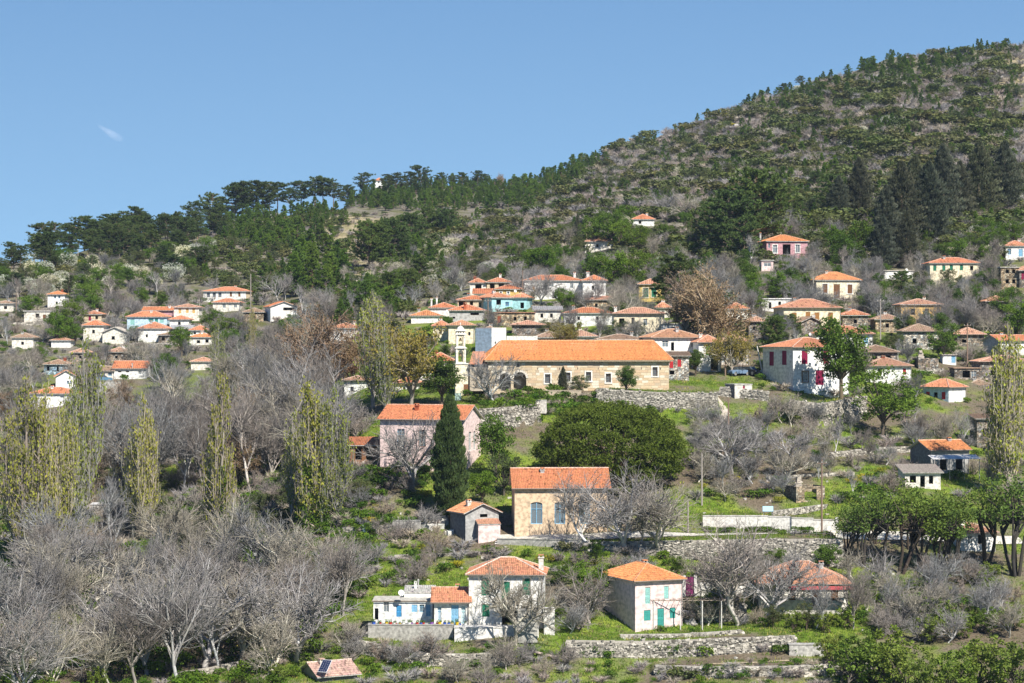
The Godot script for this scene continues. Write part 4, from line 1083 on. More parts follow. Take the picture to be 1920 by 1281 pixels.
	for l in [[A, q], [E, q], [B, s], [C, s], [q, s]]: cap_line(rm, l[0], l[1], rc.lerp(Color(0.7, 0.55, 0.4), 0.35), r)
	part("roof", rm, M.roof, root)
	house_rects.append([896.0, 1262.0, 640.0, 726.0, d])
	# porch roof piece on the west side
	var annex := MB.new()
	roof_slope(annex, Vector3(x0 - 2.6, H - 0.6, 0.2), Vector3(x0 + 0.6, H - 0.6, 0.2), Vector3(x0 + 0.6, H + 1.6, -5.0), Vector3(x0 - 1.6, H + 1.6, -5.0), Color(0.55, 0.27, 0.17), 0.26, r, 0.6)
	annex.box(Vector3(x0 - 0.9, (H - 0.8) * 0.5, -3.0), Vector3(3.0, H - 0.8, 5.6), Color(0.5, 0.44, 0.36))
	part("porch_lean_to", annex, M.stone, root)
	make_bell_tower()

func make_bell_tower() -> void:
	var d := 384.0
	var mpp := d / F
	var g := P(864.0, 742.0, d)
	var t := thing("bell_tower", "slender white bell tower with two open arched tiers and a bell in each", "bell tower", g, 0.12)
	var col := Color(0.80, 0.74, 0.58)
	var wht := Color(0.80, 0.78, 0.72)
	var w := 19.0 * mpp
	var y_base := (742.0 - 683.0) * mpp
	var bm := MB.new()
	bm.box(Vector3(0.25, y_base * 0.5 - 1.0, -w * 0.6), Vector3(w * 1.35, y_base + 2.0, w * 1.25), col)
	bm.box(Vector3(0.2, y_base + 0.07, -w * 0.6), Vector3(w * 1.5, 0.16, w * 1.4), wht)
	part("base", bm, M.plaster, t)
	var door := MB.new()
	door.box(Vector3(0.9, 1.0, 0.06), Vector3(0.8, 1.9, 0.08), COL.brown)
	part("door", door, M.paint, t)
	var y := y_base + 0.15
	for tier in 2:
		var hh: float = [(683.0 - 652.0) * mpp - 0.3, (652.0 - 626.0) * mpp - 0.2][tier]
		var tw: float = w * [1.0, 0.9][tier]
		var sm := MB.new()
		var hole := [[tw * 0.25, tw * 0.75, 0.25, hh - 0.3, 2]]
		wall_face(sm, Vector3(-tw * 0.5, y, -0.1), Vector3.RIGHT, Vector3.BACK, tw, 0.0, hh, hole, col, tw * 0.75)
		wall_face(sm, Vector3(tw * 0.5, y, -0.1 - tw * 0.75), Vector3.LEFT, Vector3.FORWARD, tw, 0.0, hh, hole, col, 0.02)
		for k in [-1.0, 1.0]:
			sm.quad(Vector3(k * tw * 0.5, y, -0.1), Vector3(k * tw * 0.5, y, -0.1 - tw * 0.75), Vector3(k * tw * 0.5, y + hh, -0.1 - tw * 0.75), Vector3(k * tw * 0.5, y + hh, -0.1), col)
			sm.box(Vector3(k * tw * 0.42, y + hh * 0.5, -0.06), Vector3(tw * 0.14, hh, 0.16), wht)
		part("tier", sm, M.plaster, t)
		var cm := MB.new()
		cm.box(Vector3(0, y + hh + 0.06, -0.1 - tw * 0.37), Vector3(tw * 1.25, 0.12, tw * 1.05), wht)
		cm.box(Vector3(0, y + hh + 0.16, -0.1 - tw * 0.37), Vector3(tw * 1.12, 0.1, tw * 0.92), wht)
		part("cornice", cm, M.plaster, t)
		var bell := MB.new()
		var pr := [[0.05, 0.55], [0.14, 0.5], [0.19, 0.36], [0.22, 0.16], [0.31, 0.0]]
		for k in 4:
			for a in 10:
				var t0 := TAU * a / 10.0
				var t1 := TAU * (a + 1) / 10.0
				var o := Vector3(0, y + hh * 0.48, -0.1 - tw * 0.37)
				bell.quad(o + Vector3(cos(t0) * pr[k + 1][0], pr[k + 1][1], sin(t0) * pr[k + 1][0]), o + Vector3(cos(t1) * pr[k + 1][0], pr[k + 1][1], sin(t1) * pr[k + 1][0]), o + Vector3(cos(t1) * pr[k][0], pr[k][1], sin(t1) * pr[k][0]), o + Vector3(cos(t0) * pr[k][0], pr[k][1], sin(t0) * pr[k][0]), Color(0.16, 0.12, 0.06))
		part("bell", bell, M.metal, t)
		y += hh + 0.2
	var top := MB.new()
	for k in 4:
		top.box(Vector3(w * (k - 1.5) * 0.24, y + 0.22, -0.1), Vector3(w * 0.12, 0.42, 0.2), wht)
	top.box(Vector3(0, y + 0.2, -0.1 - w * 0.35), Vector3(w * 0.9, 0.44, w * 0.6), col * 0.9)
	top.box(Vector3(0, y + 0.48, -0.1 - w * 0.33), Vector3(w * 1.15, 0.12, w * 0.95), wht)
	for k in 8:
		var t0 := PI * k / 8.0
		var t1 := PI * (k + 1) / 8.0
		for z in [0.0, -w * 0.66]:
			top.tri(Vector3(0, y + 0.5, z), Vector3(cos(t0) * w * 0.36, y + 0.5 + sin(t0) * w * 0.46, z), Vector3(cos(t1) * w * 0.36, y + 0.5 + sin(t1) * w * 0.46, z), wht)
		top.quad(Vector3(cos(t0) * w * 0.36, y + 0.5 + sin(t0) * w * 0.46, 0), Vector3(cos(t1) * w * 0.36, y + 0.5 + sin(t1) * w * 0.46, 0), Vector3(cos(t1) * w * 0.36, y + 0.5 + sin(t1) * w * 0.46, -w * 0.66), Vector3(cos(t0) * w * 0.36, y + 0.5 + sin(t0) * w * 0.46, -w * 0.66), wht)
	part("pediment", top, M.plaster, t)
	var cr := MB.new()
	cr.box(Vector3(0, y + 0.5 + w * 0.46 + 0.3, -w * 0.33), Vector3(0.07, 0.6, 0.07), wht)
	cr.box(Vector3(0, y + 0.5 + w * 0.46 + 0.38, -w * 0.33), Vector3(0.36, 0.07, 0.072), wht)
	part("cross", cr, M.plaster, t)
	house_rects.append([850.0, 880.0, 606.0, 700.0, d])

# ---------------------------------------------------------------- small things of the village
func pole(u: float, vb: float, vt: float, label: String, col: Color, arm := true, lean := 0.0) -> void:
	var g := ground_at(u, vb)
	var h := (vb - vt) * -g.z / F
	var t := thing("utility_pole", label, "pole", g, 0.0, "utility poles of the village")
	t.rotation.z = lean
	var mb := MB.new()
	mb.tube(Vector3(0, -0.5, 0), Vector3(0, h, 0), 0.15, 0.10, 8, col)
	part("shaft", mb, M.bark, t)
	if arm:
		mb = MB.new()
		mb.box(Vector3(0, h - 0.5, 0.1), Vector3(1.4, 0.1, 0.1), col * 0.9)
		var arm_node := part("crossarm", mb, M.bark, t)
		for k in [-0.6, 0.0, 0.6]:
			var im := MB.new()
			im.tube(Vector3(k, h - 0.45, 0.1), Vector3(k, h - 0.25, 0.1), 0.05, 0.03, 6, Color(0.6, 0.6, 0.58))
			part("insulator", im, M.metal, arm_node)

func dish(u: float, v: float, rpx: float, d: float, label: String) -> void:
	var p := P(u, v, d)
	var r := rpx * d / F
	var t := thing("satellite_dish", label, "satellite dish", p, 0.35, "satellite dishes on the houses")
	t.rotation.x = -0.3
	var mb := MB.new()
	for i in 3:
		for a in 14:
			var t0 := TAU * a / 14.0
			var t1 := TAU * (a + 1) / 14.0
			var r0 := r * i / 3.0
			var r1 := r * (i + 1) / 3.0
			var z0 := r0 * r0 / r * 0.3
			var z1 := r1 * r1 / r * 0.3
			mb.quad(Vector3(cos(t0) * r0, sin(t0) * r0, z0), Vector3(cos(t0) * r1, sin(t0) * r1, z1), Vector3(cos(t1) * r1, sin(t1) * r1, z1), Vector3(cos(t1) * r0, sin(t1) * r0, z0), Color(0.8, 0.8, 0.79))
	part("reflector", mb, M.paint, t)
	mb = MB.new()
	mb.tube(Vector3(0, -r, 0.1), Vector3(0, -r * 0.1, r * 1.0), 0.02, 0.02, 4, Color(0.3, 0.3, 0.3))
	mb.box(Vector3(0, -r * 0.1, r), Vector3(0.09, 0.09, 0.14), Color(0.5, 0.5, 0.5))
	part("feed_arm", mb, M.metal, t)
	mb = MB.new()
	mb.tube(Vector3(0, 0, -0.02), Vector3(0, -r * 1.5, -0.35), 0.035, 0.035, 5, Color(0.35, 0.35, 0.35))
	part("mount", mb, M.metal, t)

func car(u: float, v: float, turn: float, col: Color, label: String) -> void:
	var g := ground_at(u, v)
	var t := thing("parked_car", label, "car", g, turn, "cars parked in the village")
	var prof := [[-2.0, 0.35], [-2.05, 0.75], [-1.9, 0.95], [-1.1, 1.02], [1.2, 0.98], [1.95, 0.85], [2.05, 0.6], [2.0, 0.35]]
	var mb := MB.new()
	for i in prof.size():
		var a: Array = prof[i]
		var b: Array = prof[(i + 1) % prof.size()]
		mb.quad(Vector3(a[0], a[1], 0.82), Vector3(a[0], a[1], -0.82), Vector3(b[0], b[1], -0.82), Vector3(b[0], b[1], 0.82), col)
	for z in [0.82, -0.82]:
		for i in range(1, prof.size() - 1):
			mb.tri(Vector3(prof[0][0], prof[0][1], z), Vector3(prof[i][0], prof[i][1], z), Vector3(prof[i + 1][0], prof[i + 1][1], z), col)
	part("body", mb, M.paint, t)
	var cab := [[-1.5, 1.0], [-1.05, 1.5], [0.35, 1.52], [1.05, 0.99]]
	mb = MB.new()
	mb.quad(Vector3(cab[1][0], 1.5, 0.66), Vector3(cab[2][0], 1.52, 0.66), Vector3(cab[2][0], 1.52, -0.66), Vector3(cab[1][0], 1.5, -0.66), col)
	part("roof", mb, M.paint, t)
	mb = MB.new()
	for i in [0, 2]:
		mb.quad(Vector3(cab[i][0], cab[i][1], 0.76 if i == 0 else 0.66), Vector3(cab[i + 1][0], cab[i + 1][1], 0.66 if i == 0 else 0.76), Vector3(cab[i + 1][0], cab[i + 1][1], -0.66 if i == 0 else -0.76), Vector3(cab[i][0], cab[i][1], -0.76 if i == 0 else -0.66), Color(0.05, 0.06, 0.07))
	for z in [1.0, -1.0]:
		mb.quad(Vector3(cab[0][0], cab[0][1], 0.76 * z), Vector3(cab[3][0], cab[3][1], 0.76 * z), Vector3(cab[2][0], cab[2][1] - 0.04, 0.66 * z), Vector3(cab[1][0], cab[1][1] - 0.04, 0.66 * z), Color(0.05, 0.06, 0.07))
	part("window", mb, M.panel, t)
	for x in [-1.3, 1.3]:
		for z in [0.72, -0.72]:
			mb = MB.new()
			mb.tube(Vector3(x, 0.32, z - 0.1), Vector3(x, 0.32, z + 0.11), 0.32, 0.32, 14, Color(0.03, 0.03, 0.03))
			for a in 14:
				mb.tri(Vector3(x, 0.32, z + 0.11 * signf(z)), Vector3(x + cos(TAU * a / 14) * 0.32, 0.32 + sin(TAU * a / 14) * 0.32, z + 0.105 * signf(z)), Vector3(x + cos(TAU * (a + 1) / 14) * 0.32, 0.32 + sin(TAU * (a + 1) / 14) * 0.32, z + 0.105 * signf(z)), Color(0.2, 0.2, 0.2))
			part("wheel", mb, M.metal, t)
	for z in [0.55, -0.55]:
		mb = MB.new()
		mb.box(Vector3(2.0, 0.7, z), Vector3(0.12, 0.14, 0.3), Color(0.7, 0.7, 0.68))
		part("headlight", mb, M.panel, t)

func block(called: String, label: String, cat: String, u0: float, u1: float, vt: float, vb: float, depth: float, col: Color, m: String, turn := 0.0, d := 0.0) -> Node3D:
	# a plain built block with a lid slab, standing on the ground
	var g := ground_at((u0 + u1) * 0.5, vb)
	if d > 0.0: g = P((u0 + u1) * 0.5, vb, d)
	var s := -g.z / F
	var t := thing(called, label, cat, g, turn)
	var mb := MB.new()
	var w := (u1 - u0) * s
	var h := (vb - vt) * s
	mb.box(Vector3(0, h * 0.5 - 0.5, -depth * 0.5), Vector3(w, h + 1.0, depth), col)
	part("body", mb, M[m], t)
	mb = MB.new()
	mb.box(Vector3(0, h + 0.06, -depth * 0.5), Vector3(w + 0.1, 0.12, depth + 0.1), col * 0.88)
	part("slab", mb, M[m], t)
	return t

func pergola(label: String, posts: Array, top: float, depth: float, leafy: bool) -> void:
	var g := ground_at(posts[0][0], posts[0][1])
	var t := thing("vine_pergola", label, "pergola", g, 0.0, "vine pergolas")
	var s := -g.z / F
	var r := RandomNumberGenerator.new(); r.seed = int(top)
	var xs := []
	for p in posts:
		var x: float = (p[0] - posts[0][0]) * s
		xs.append(x)
		for z in [0.0, -depth]:
			var mb := MB.new()
			mb.box(Vector3(x, (posts[0][1] - top) * s * 0.5 - 0.2, z), Vector3(0.12, (posts[0][1] - top) * s + 0.4, 0.12), Color(0.66, 0.64, 0.6))
			part("post", mb, M.paint, t)
	var h: float = (posts[0][1] - top) * s
	for z in [0.0, -depth]:
		var mb := MB.new()
		mb.tube(Vector3(xs[0] - 0.4, h + 0.04, z), Vector3(xs[-1] + 0.4, h + 0.04, z), 0.05, 0.05, 5, Color(0.3, 0.25, 0.2))
		part("beam", mb, M.bark, t)
	var x: float = xs[0]
	while x < xs[-1]:
		var mb := MB.new()
		mb.tube(Vector3(x, h + 0.12, 0.35), Vector3(x + r.randf_range(-0.1, 0.1), h + 0.12, -depth - 0.3), 0.035, 0.035, 4, Color(0.35, 0.3, 0.25))
		part("rafter", mb, M.bark, t)
		x += 0.7
	var vm := MB.new()
	var p := Vector3(xs[-1] - 0.3, 0, -0.2)
	for k in 8:
		var q := p + Vector3(r.randf_range(-0.12, 0.12), h / 8.0, r.randf_range(-0.06, 0.06))
		vm.tube(p, q, 0.07, 0.06, 5, Color(0.12, 0.1, 0.08)); p = q
	for k in 90:
		var a := Vector3(r.randf_range(xs[0] - 0.3, xs[-1] + 0.3), h + r.randf_range(0.05, 0.3), r.randf_range(-depth, 0.3))
		vm.tube(a, a + Vector3(r.randf_range(-1, 1), r.randf_range(-0.1, 0.15), r.randf_range(-0.4, 0.4)), 0.022, 0.015, 3, Color(0.2, 0.16, 0.13))
	var vine := part("vine", vm, M.bark, t)
	if leafy:
		var lm := MB.new()
		for k in 700:
			leaf_at(lm, Vector3(r.randf_range(xs[0] + 1.6, xs[-1] + 0.4), h + r.randf_range(-0.1, 0.45), r.randf_range(-depth, 0.5)), 0.12, jit(Color(0.17, 0.19, 0.03), 0.3, r), r)
		part("leaves", lm, M.leaf, vine)

func make_yard() -> void:
	var r := RandomNumberGenerator.new(); r.seed = 8
	# poles
	for p in [[1541, 1003, 862, "tall brown wooden pole on the village road by the white wall", true], [1316, 948, 850, "wooden pole on the green slope left of the ruin".replace("left of", "below"), false], [1366, 830, 745, "wooden pole beside the stony footpath", false], [980, 566, 507, "thick brown pole before the long white terrace house", false], [1814, 690, 606, "dark pole among the ruins near the blue-doored hut", true], [470, 590, 514, "thin pole beside the long white western house", false],
			[146, 490, 456, "bare pole below the western pines", false], [188, 484, 444, "bare pole in the gap of the western pines", false], [228, 480, 441, "bare pole among the blossom trees", false], [1100, 470, 420, "grey pole above the fresh green trees", false], [915, 612, 560, "grey pole beside the rust-red door", true], [1360, 705, 640, "slim pole in front of the rough stone house", false], [1651, 640, 560, "pole by the ochre house hidden in ivy", true], [1290, 1000, 940, "short pole at the road bend", false], [30, 590, 552, "pole beside the tumbledown western cottage", false]]:
		pole(p[0], p[1], p[2], p[3], Color(0.22, 0.16, 0.12) if r.randf() < 0.6 else Color(0.32, 0.29, 0.26), p[4])
	pole(1431, 706, 648, "leaning whitish pole by the big white house", Color(0.55, 0.53, 0.5), false, 0.2)
	# dishes
	for d in [[752, 1112, 6.0, 280.0, "large white satellite dish on the flower-pot cottage"], [966, 546, 2.8, 506.0, "satellite dish on the ochre house"], [992, 533, 2.8, 507.0, "satellite dish on the long white terrace house"], [1502, 598, 3.0, 456.0, "satellite dish below the yellow-cream house"], [1519, 627, 3.0, 438.0, "satellite dish on the blue-shuttered white house"], [1415, 478, 2.5, 548.0, "satellite dish by the dusky pink house"], [1700, 506, 2.6, 536.0, "satellite dish on the low flat-roofed white house"], [838, 583, 2.4, 476.0, "satellite dish on the grey rendered house"]]:
		dish(d[0], d[1], d[2], d[3], d[4])
	# cars
	car(1386, 704, 0.5, Color(0.16, 0.24, 0.38), "blue car parked beside the budding tree above the terrace")
	car(1407, 703, -0.9, Color(0.03, 0.03, 0.035), "black car parked near the big white house")
	car(193, 716, 0.2, Color(0.10, 0.22, 0.34), "dark blue car on the concrete terrace of the western cottage")
	# the flower-pot cottage
	block("terrace_plinth", "whitewashed rough plinth under the green-shuttered house", "plinth", 852, 1010, 1178, 1207, 2.2, Color(0.74, 0.73, 0.70), "rough", 0.0, 276.0)
	block("terrace_plinth", "grey concrete terrace edge in front of the cottage with flower pots", "plinth", 690, 850, 1173, 1190, 1.6, Color(0.42, 0.41, 0.39), "concrete", 0.0, 277.4)
	block("water_tank", "square grey concrete water tank beside the bare fig tree", "water tank", 971, 1008, 1146, 1190, 2.2, Color(0.43, 0.42, 0.39), "concrete", 0.1, 273.8)
	block("stair_wall", "white stepped side wall at the corner of the green-shuttered house", "wall", 1020, 1040, 1144, 1180, 2.0, Color(0.70, 0.69, 0.66), "rough", 0.0, 277.0)
	block("concrete_cistern", "long grey concrete cistern below the dark cypress", "cistern", 736, 789, 978, 999, 2.4, Color(0.44, 0.43, 0.41), "concrete", 0.08)
	block("concrete_box", "pale concrete box on the edge of the church terrace", "box", 987, 1025, 752, 764, 2.0, Color(0.6, 0.58, 0.54), "concrete")
	block("concrete_trough", "grey concrete trough on the lowest terrace wall", "trough", 1480, 1545, 1210, 1230, 1.2, Color(0.5, 0.49, 0.46), "concrete", 0.0, 270.5)
	block("church_parapet", "low tan parapet wall in front of the church", "wall", 1012, 1090, 733, 745, 0.4, Color(0.52, 0.44, 0.34), "stone", 0.0, 381.0)
	pergola("bare vine pergola with pale posts beside the pink-white house", [[1226, 1181], [1276, 1181], [1317, 1181], [1353, 1181]], 1127, 2.2, false)
	pergola("leafy vine pergola with white posts over the cottage terrace", [[714, 1176], [728, 1176], [785, 1176], [812, 1176]], 1127, 1.4, true)
	var cols := [["red", Color(0.5, 0.03, 0.03)], ["blue", Color(0.05, 0.12, 0.5)], ["yellow", Color(0.7, 0.5, 0.02)], ["white", Color(0.75, 0.75, 0.72)], ["violet", Color(0.25, 0.1, 0.4)], ["green", Color(0.03, 0.25, 0.1)]]
	var seen := {}
	for k in 24:
		var u := 700.0 + k * 7.4 + r.randf_range(-3.0, 3.0)
		var c: Array = cols[[1, 5, 0, 2, 0, 3, 0, 2, 3, 3, 4, 0, 1, 0, 1, 4, 0, 2, 1, 1, 2, 2, 1, 3][k]]
		var p := P(u, 1172.6, 278.0 + r.randf_range(-0.25, 0.4))
		var t := thing("flower_pot", "small %s flower pot on the cottage terrace edge" % c[0], "flower pot", p, r.randf() * 6.0, "painted flower pots on the cottage terrace")
		var mb := MB.new()
		t.scale = Vector3.ONE * r.randf_range(0.75, 1.5)
		mb.tube(Vector3(0, -0.05, 0), Vector3(0, 0.26, 0), 0.12, 0.17, 9, c[1])
		mb.tube(Vector3(0, 0.26, 0), Vector3(0, 0.31, 0), 0.19, 0.19, 9, c[1] * 0.9)
		part("pot", mb, M.paint, t)
		mb = MB.new()
		for m in 40: leaf_at(mb, Vector3(r.randf_range(-0.16, 0.16), r.randf_range(0.28, 0.55), r.randf_range(-0.16, 0.16)), 0.07, jit(Color(0.09, 0.16, 0.03), 0.3, r), r)
		part("plant", mb, M.leaf, t)
	# solar panel on the shed
	var sp := thing("solar_panel", "tilted dark blue solar panel on the patched shed roof", "solar panel", P(609, 1258, 260.5), -0.5)
	var mb := MB.new()
	var tilt := Basis(Vector3.RIGHT, -0.75)
	mb.box(Vector3(0, 0.55, 0), Vector3(1.25, 1.75, 0.05), Color(0.62, 0.63, 0.65), tilt)
	part("frame", mb, M.metal, sp)
	mb = MB.new()
	for i in 4:
		for j in 6:
			mb.box(Vector3(0, 0.55, 0) + tilt * Vector3((i - 1.5) * 0.295, (j - 2.5) * 0.278, 0.03), Vector3(0.28, 0.263, 0.01), Color(0.012, 0.02, 0.06), tilt)
	part("cells", mb, M.panel, sp)
	mb = MB.new()
	for x in [-0.5, 0.5]:
		mb.tube(Vector3(x, -0.25, 0.5), Vector3(x, -0.1, -0.3), 0.03, 0.03, 4, Color(0.4, 0.4, 0.4))
		mb.tube(Vector3(x, -0.25, -0.3), Vector3(x, 1.0, -0.5), 0.03, 0.03, 4, Color(0.4, 0.4, 0.4))
	part("stand", mb, M.metal, sp)
	# gates and sheets
	var pg := thing("garden_gate", "tall purple double gate in the pale garden wall", "gate", P(1293.5, 1118, 290.5))
	for k in [-1, 1]:
		mb = MB.new()
		mb.box(Vector3(k * 0.27, 1.25, 0), Vector3(0.52, 2.5, 0.07), COL.plum)
		for j in 3: mb.box(Vector3(k * 0.27, 0.5 + j * 0.8, 0.05), Vector3(0.38, 0.6, 0.04), COL.plum * 1.25)
		part("door", mb, M.paint, pg)
	mb = MB.new()
	for k in [-1, 1]: mb.box(Vector3(k * 0.72, 1.3, 0), Vector3(0.36, 2.7, 0.4), Color(0.7, 0.68, 0.65))
	part("gate_post", mb, M.plaster, pg)
	var gg := thing("churchyard_gate", "pale green sheet-metal gate below the bell tower", "gate", P(859, 758, 381.0))
	for k in [-1, 1]:
		mb = MB.new()
		mb.box(Vector3(k * 0.27, 0.95, 0), Vector3(0.52, 1.9, 0.06), Color(0.42, 0.58, 0.54))
		part("door", mb, M.paint, gg)
	var bs := thing("sheet_metal_cover", "light blue metal sheet on posts behind the white road wall", "metal sheet", ground_at(1440, 975))
	mb = MB.new()
	mb.box(Vector3(0, 1.55, 0), Vector3(1.5, 0.75, 0.08), Color(0.36, 0.60, 0.74), Basis(Vector3.RIGHT, -0.25))
	part("sheet", mb, M.metal, bs)
	for x in [-0.6, 0.6]:
		mb = MB.new()
		mb.tube(Vector3(x, -0.3, -0.1), Vector3(x, 1.5, -0.1), 0.04, 0.04, 5, Color(0.3, 0.3, 0.3))
		part("post", mb, M.metal, bs)
	var rs := thing("corrugated_sheet", "pale blue corrugated sheet leaning in the grass below the pink house", "metal sheet", ground_at(687, 998))
	mb = MB.new()
	for k in 8: mb.box(Vector3((k - 3.5) * 0.14, 0.5, -0.1 - (k % 2) * 0.03), Vector3(0.14, 1.1, 0.02), Color(0.45, 0.58, 0.62), Basis(Vector3.RIGHT, -0.3))
	part("sheet", mb, M.metal, rs)
	var gp := thing("gate_pillar", "white square gate pillar with a dark iron gate on the road", "gate", ground_at(1569, 999))
	mb = MB.new(); mb.box(Vector3(0, 1.0, 0), Vector3(0.4, 2.4, 0.4), Color(0.76, 0.76, 0.74)); part("pillar", mb, M.plaster, gp)
	mb = MB.new()
	for k in 6: mb.tube(Vector3(-0.35 - k * 0.08, 0.1, 0.25), Vector3(-0.35 - k * 0.08, 1.9, 0.25), 0.02, 0.02, 4, Color(0.08, 0.09, 0.12))
	part("iron_gate", mb, M.metal, gp)
	# porch roof of the grey gabled house, awning of the red hip roof, stone base of the cream house
	var pr := thing("porch_roof", "grey corrugated porch roof on thin posts before the grey gabled house", "porch roof", P(1790, 888, 349.0), 0.2)
	mb = MB.new()
	for k in 36:
		mb.box(Vector3((k - 17.5) * 0.22, 2.55 + (k % 2) * 0.03, 0.0), Vector3(0.22, 0.03, 2.4), jit(Color(0.5, 0.5, 0.48), 0.12, r), Basis(Vector3.RIGHT, 0.22))
	part("sheet", mb, M.metal, pr)
	for x in [-3.7, -1.2, 1.2, 3.7]:
		mb = MB.new(); mb.tube(Vector3(x, -1, 1.0), Vector3(x, 2.3, 1.0), 0.06, 0.06, 6, Color(0.4, 0.38, 0.35)); part("post", mb, M.wood, pr)
	var aw := thing("awning", "long red canvas awning under the broad hip roof", "awning", P(1538, 1103, 286.5))
	mb = MB.new()
	mb.box(Vector3(0, 0, 0), Vector3(8.4, 0.05, 1.1), Color(0.42, 0.09, 0.09), Basis(Vector3.RIGHT, 0.3))
	part("canvas", mb, M.paint, aw)
	for x in [-4.0, 0.0, 4.0]:
		mb = MB.new(); mb.tube(Vector3(x, -0.2, 0.7), Vector3(x, 0.15, -0.8), 0.03, 0.03, 4, Color(0.3, 0.3, 0.3)); part("bracket", mb, M.metal, aw)
	var hb := MB.new()
	var g := P(1571.5, 560, 508.5)
	var base := thing("stone_terrace", "high rubble terrace under the cream hip-roofed house", "terrace", g, 0.1, "terrace and garden walls")
	hb.box(Vector3(0.5, -1.5, -3.0), Vector3(11.0, 3.0, 7.0), Color(0.5, 0.46, 0.4))
	part("retaining_wall", hb, M.rubble, base)
	mb = MB.new()
	for k in 12: mb.tube(Vector3(-4.6 + k * 0.9, 0, 0.4), Vector3(-4.6 + k * 0.9, 0.8, 0.4), 0.03, 0.03, 4, Color(0.2, 0.2, 0.2))
	mb.tube(Vector3(-4.8, 0.8, 0.4), Vector3(5.5, 0.8, 0.4), 0.03, 0.03, 4, Color(0.2, 0.2, 0.2))
	part("balustrade", mb, M.metal, base)
	# balcony of the green-shuttered house
	var bl := thing("iron_balcony", "small iron balcony under the middle green shutters", "balcony", P(950, 1131, 277.6))
	mb = MB.new(); mb.box(Vector3(0, 0, 0), Vector3(2.9, 0.14, 1.1), Color(0.35, 0.33, 0.31)); part("slab", mb, M.concrete, bl)
	mb = MB.new()
	for k in 14: mb.tube(Vector3(-1.4 + k * 0.215, 0.07, 0.5), Vector3(-1.4 + k * 0.215, 0.95, 0.5), 0.014, 0.014, 4, Color(0.14, 0.13, 0.12))
	mb.tube(Vector3(-1.42, 0.95, 0.5), Vector3(1.42, 0.95, 0.5), 0.02, 0.02, 4, Color(0.14, 0.13, 0.12))
	part("balustrade", mb, M.metal, bl)
	# boulders, rubble, outcrops
	for k in 16:
		var p := ground_at(r.randf_range(790, 850), r.randf_range(972, 1005))
		var t := thing("pale_boulder", "pale boulder in the heap at the foot of the dark cypress", "boulder", p, 0.0, "boulders at the cypress foot")
		mb = MB.new()
		mb.rock(Vector3(0, 0.2, 0), Vector3.ONE * r.randf_range(0.4, 1.1), jit(Color(0.66, 0.65, 0.62), 0.1, r), Basis(Vector3.UP, r.randf() * 6), r, 0.2)
		part("rock", mb, M.stone, t)
	for o in [[1372, 242, 9], [1385, 240, 14], [1400, 241, 12], [1420, 240, 8], [1368, 235, 7], [1812, 100, 16], [1290, 330, 12], [1278, 328, 10], [1245, 332, 8], [1270, 322, 9], [575, 512, 8], [585, 508, 9], [625, 440, 7], [1460, 248, 8], [1640, 258, 9], [1030, 470, 9], [985, 475, 8], [790, 462, 6], [1550, 300, 8], [1760, 170, 10], [1830, 160, 12], [1700, 320, 9], [1690, 200, 8], [1180, 380, 10], [1210, 370, 9], [545, 500, 7], [1120, 365, 9]]:
		var p := ground_at(o[0], o[1])
		var s: float = o[2] * -p.z / F
		var t := thing("rock_outcrop", "pale rock outcrop breaking through the hillside scrub", "rock", p, r.randf() * 6, "rock outcrops of the hillside")
		for k in 4:
			mb = MB.new()
			mb.rock(Vector3(r.randf_range(-0.7, 0.7) * s, s * 0.12, r.randf_range(-0.7, 0.7) * s), Vector3(s, s * r.randf_range(0.4, 0.8), s * 0.8) * r.randf_range(0.5, 1.0), jit(Color(0.5, 0.48, 0.45), 0.15, r), Basis(Vector3.UP, r.randf() * 6), r, 0.25)
			part("rock", mb, M.stone, t)
	for k in 150:
		var p := ground_at(r.randf_range(600, 1700), r.randf_range(900, 1275))
		if -p.z > 345 or on_house(CU + p.x * F / -p.z, CV - (p.y - EYE) * F / -p.z, -p.z): continue
		var t := thing("field_stone", "loose pale fieldstone lying in the terrace grass", "stone", p, 0.0, "loose fieldstones on the terraces")
		mb = MB.new()
		mb.rock(Vector3(0, 0.05, 0), Vector3(r.randf_range(0.2, 0.6), r.randf_range(0.15, 0.35), r.randf_range(0.2, 0.5)), jit(Color(0.5, 0.48, 0.43), 0.2, r), Basis(Vector3.UP, r.randf() * 6), r, 0.2)
		part("rock", mb, M.stone, t)
	var lg := thing("fallen_trunk", "grey fallen tree trunk propped on the bank below the water tank", "log", ground_at(1010, 1232))
	mb = MB.new()
	mb.tube(Vector3(-2.6, 1.1, 0), Vector3(0.2, 0.4, 0), 0.14, 0.18, 7, Color(0.36, 0.3, 0.26)); mb.tube(Vector3(0.2, 0.4, 0), Vector3(2.2, -0.1, 0.2), 0.18, 0.24, 7, Color(0.33, 0.28, 0.24))
	part("trunk", mb, M.bark, lg)
	mb = MB.new(); mb.tube(Vector3(-0.8, 0.6, 0), Vector3(-1.9, 0.2, 0.7), 0.09, 0.05, 5, Color(0.33, 0.28, 0.24)); part("branch", mb, M.bark, lg)
	var tp := thing("timber_heap", "heap of pale boards and a blue tarpaulin in the poplar hollow", "timber heap", ground_at(325, 1032))
	for k in 7:
		mb = MB.new(); mb.box(Vector3(r.randf_range(-0.8, 0.8), 0.25 + k * 0.14, r.randf_range(-0.4, 0.4)), Vector3(3.4, 0.1, 0.3), jit(Color(0.5, 0.4, 0.27), 0.15, r), Basis(Vector3(0, 0, 1), 0.55 + r.randf_range(-0.1, 0.1)) * Basis(Vector3.UP, r.randf_range(-0.3, 0.3))); part("board", mb, M.wood, tp)
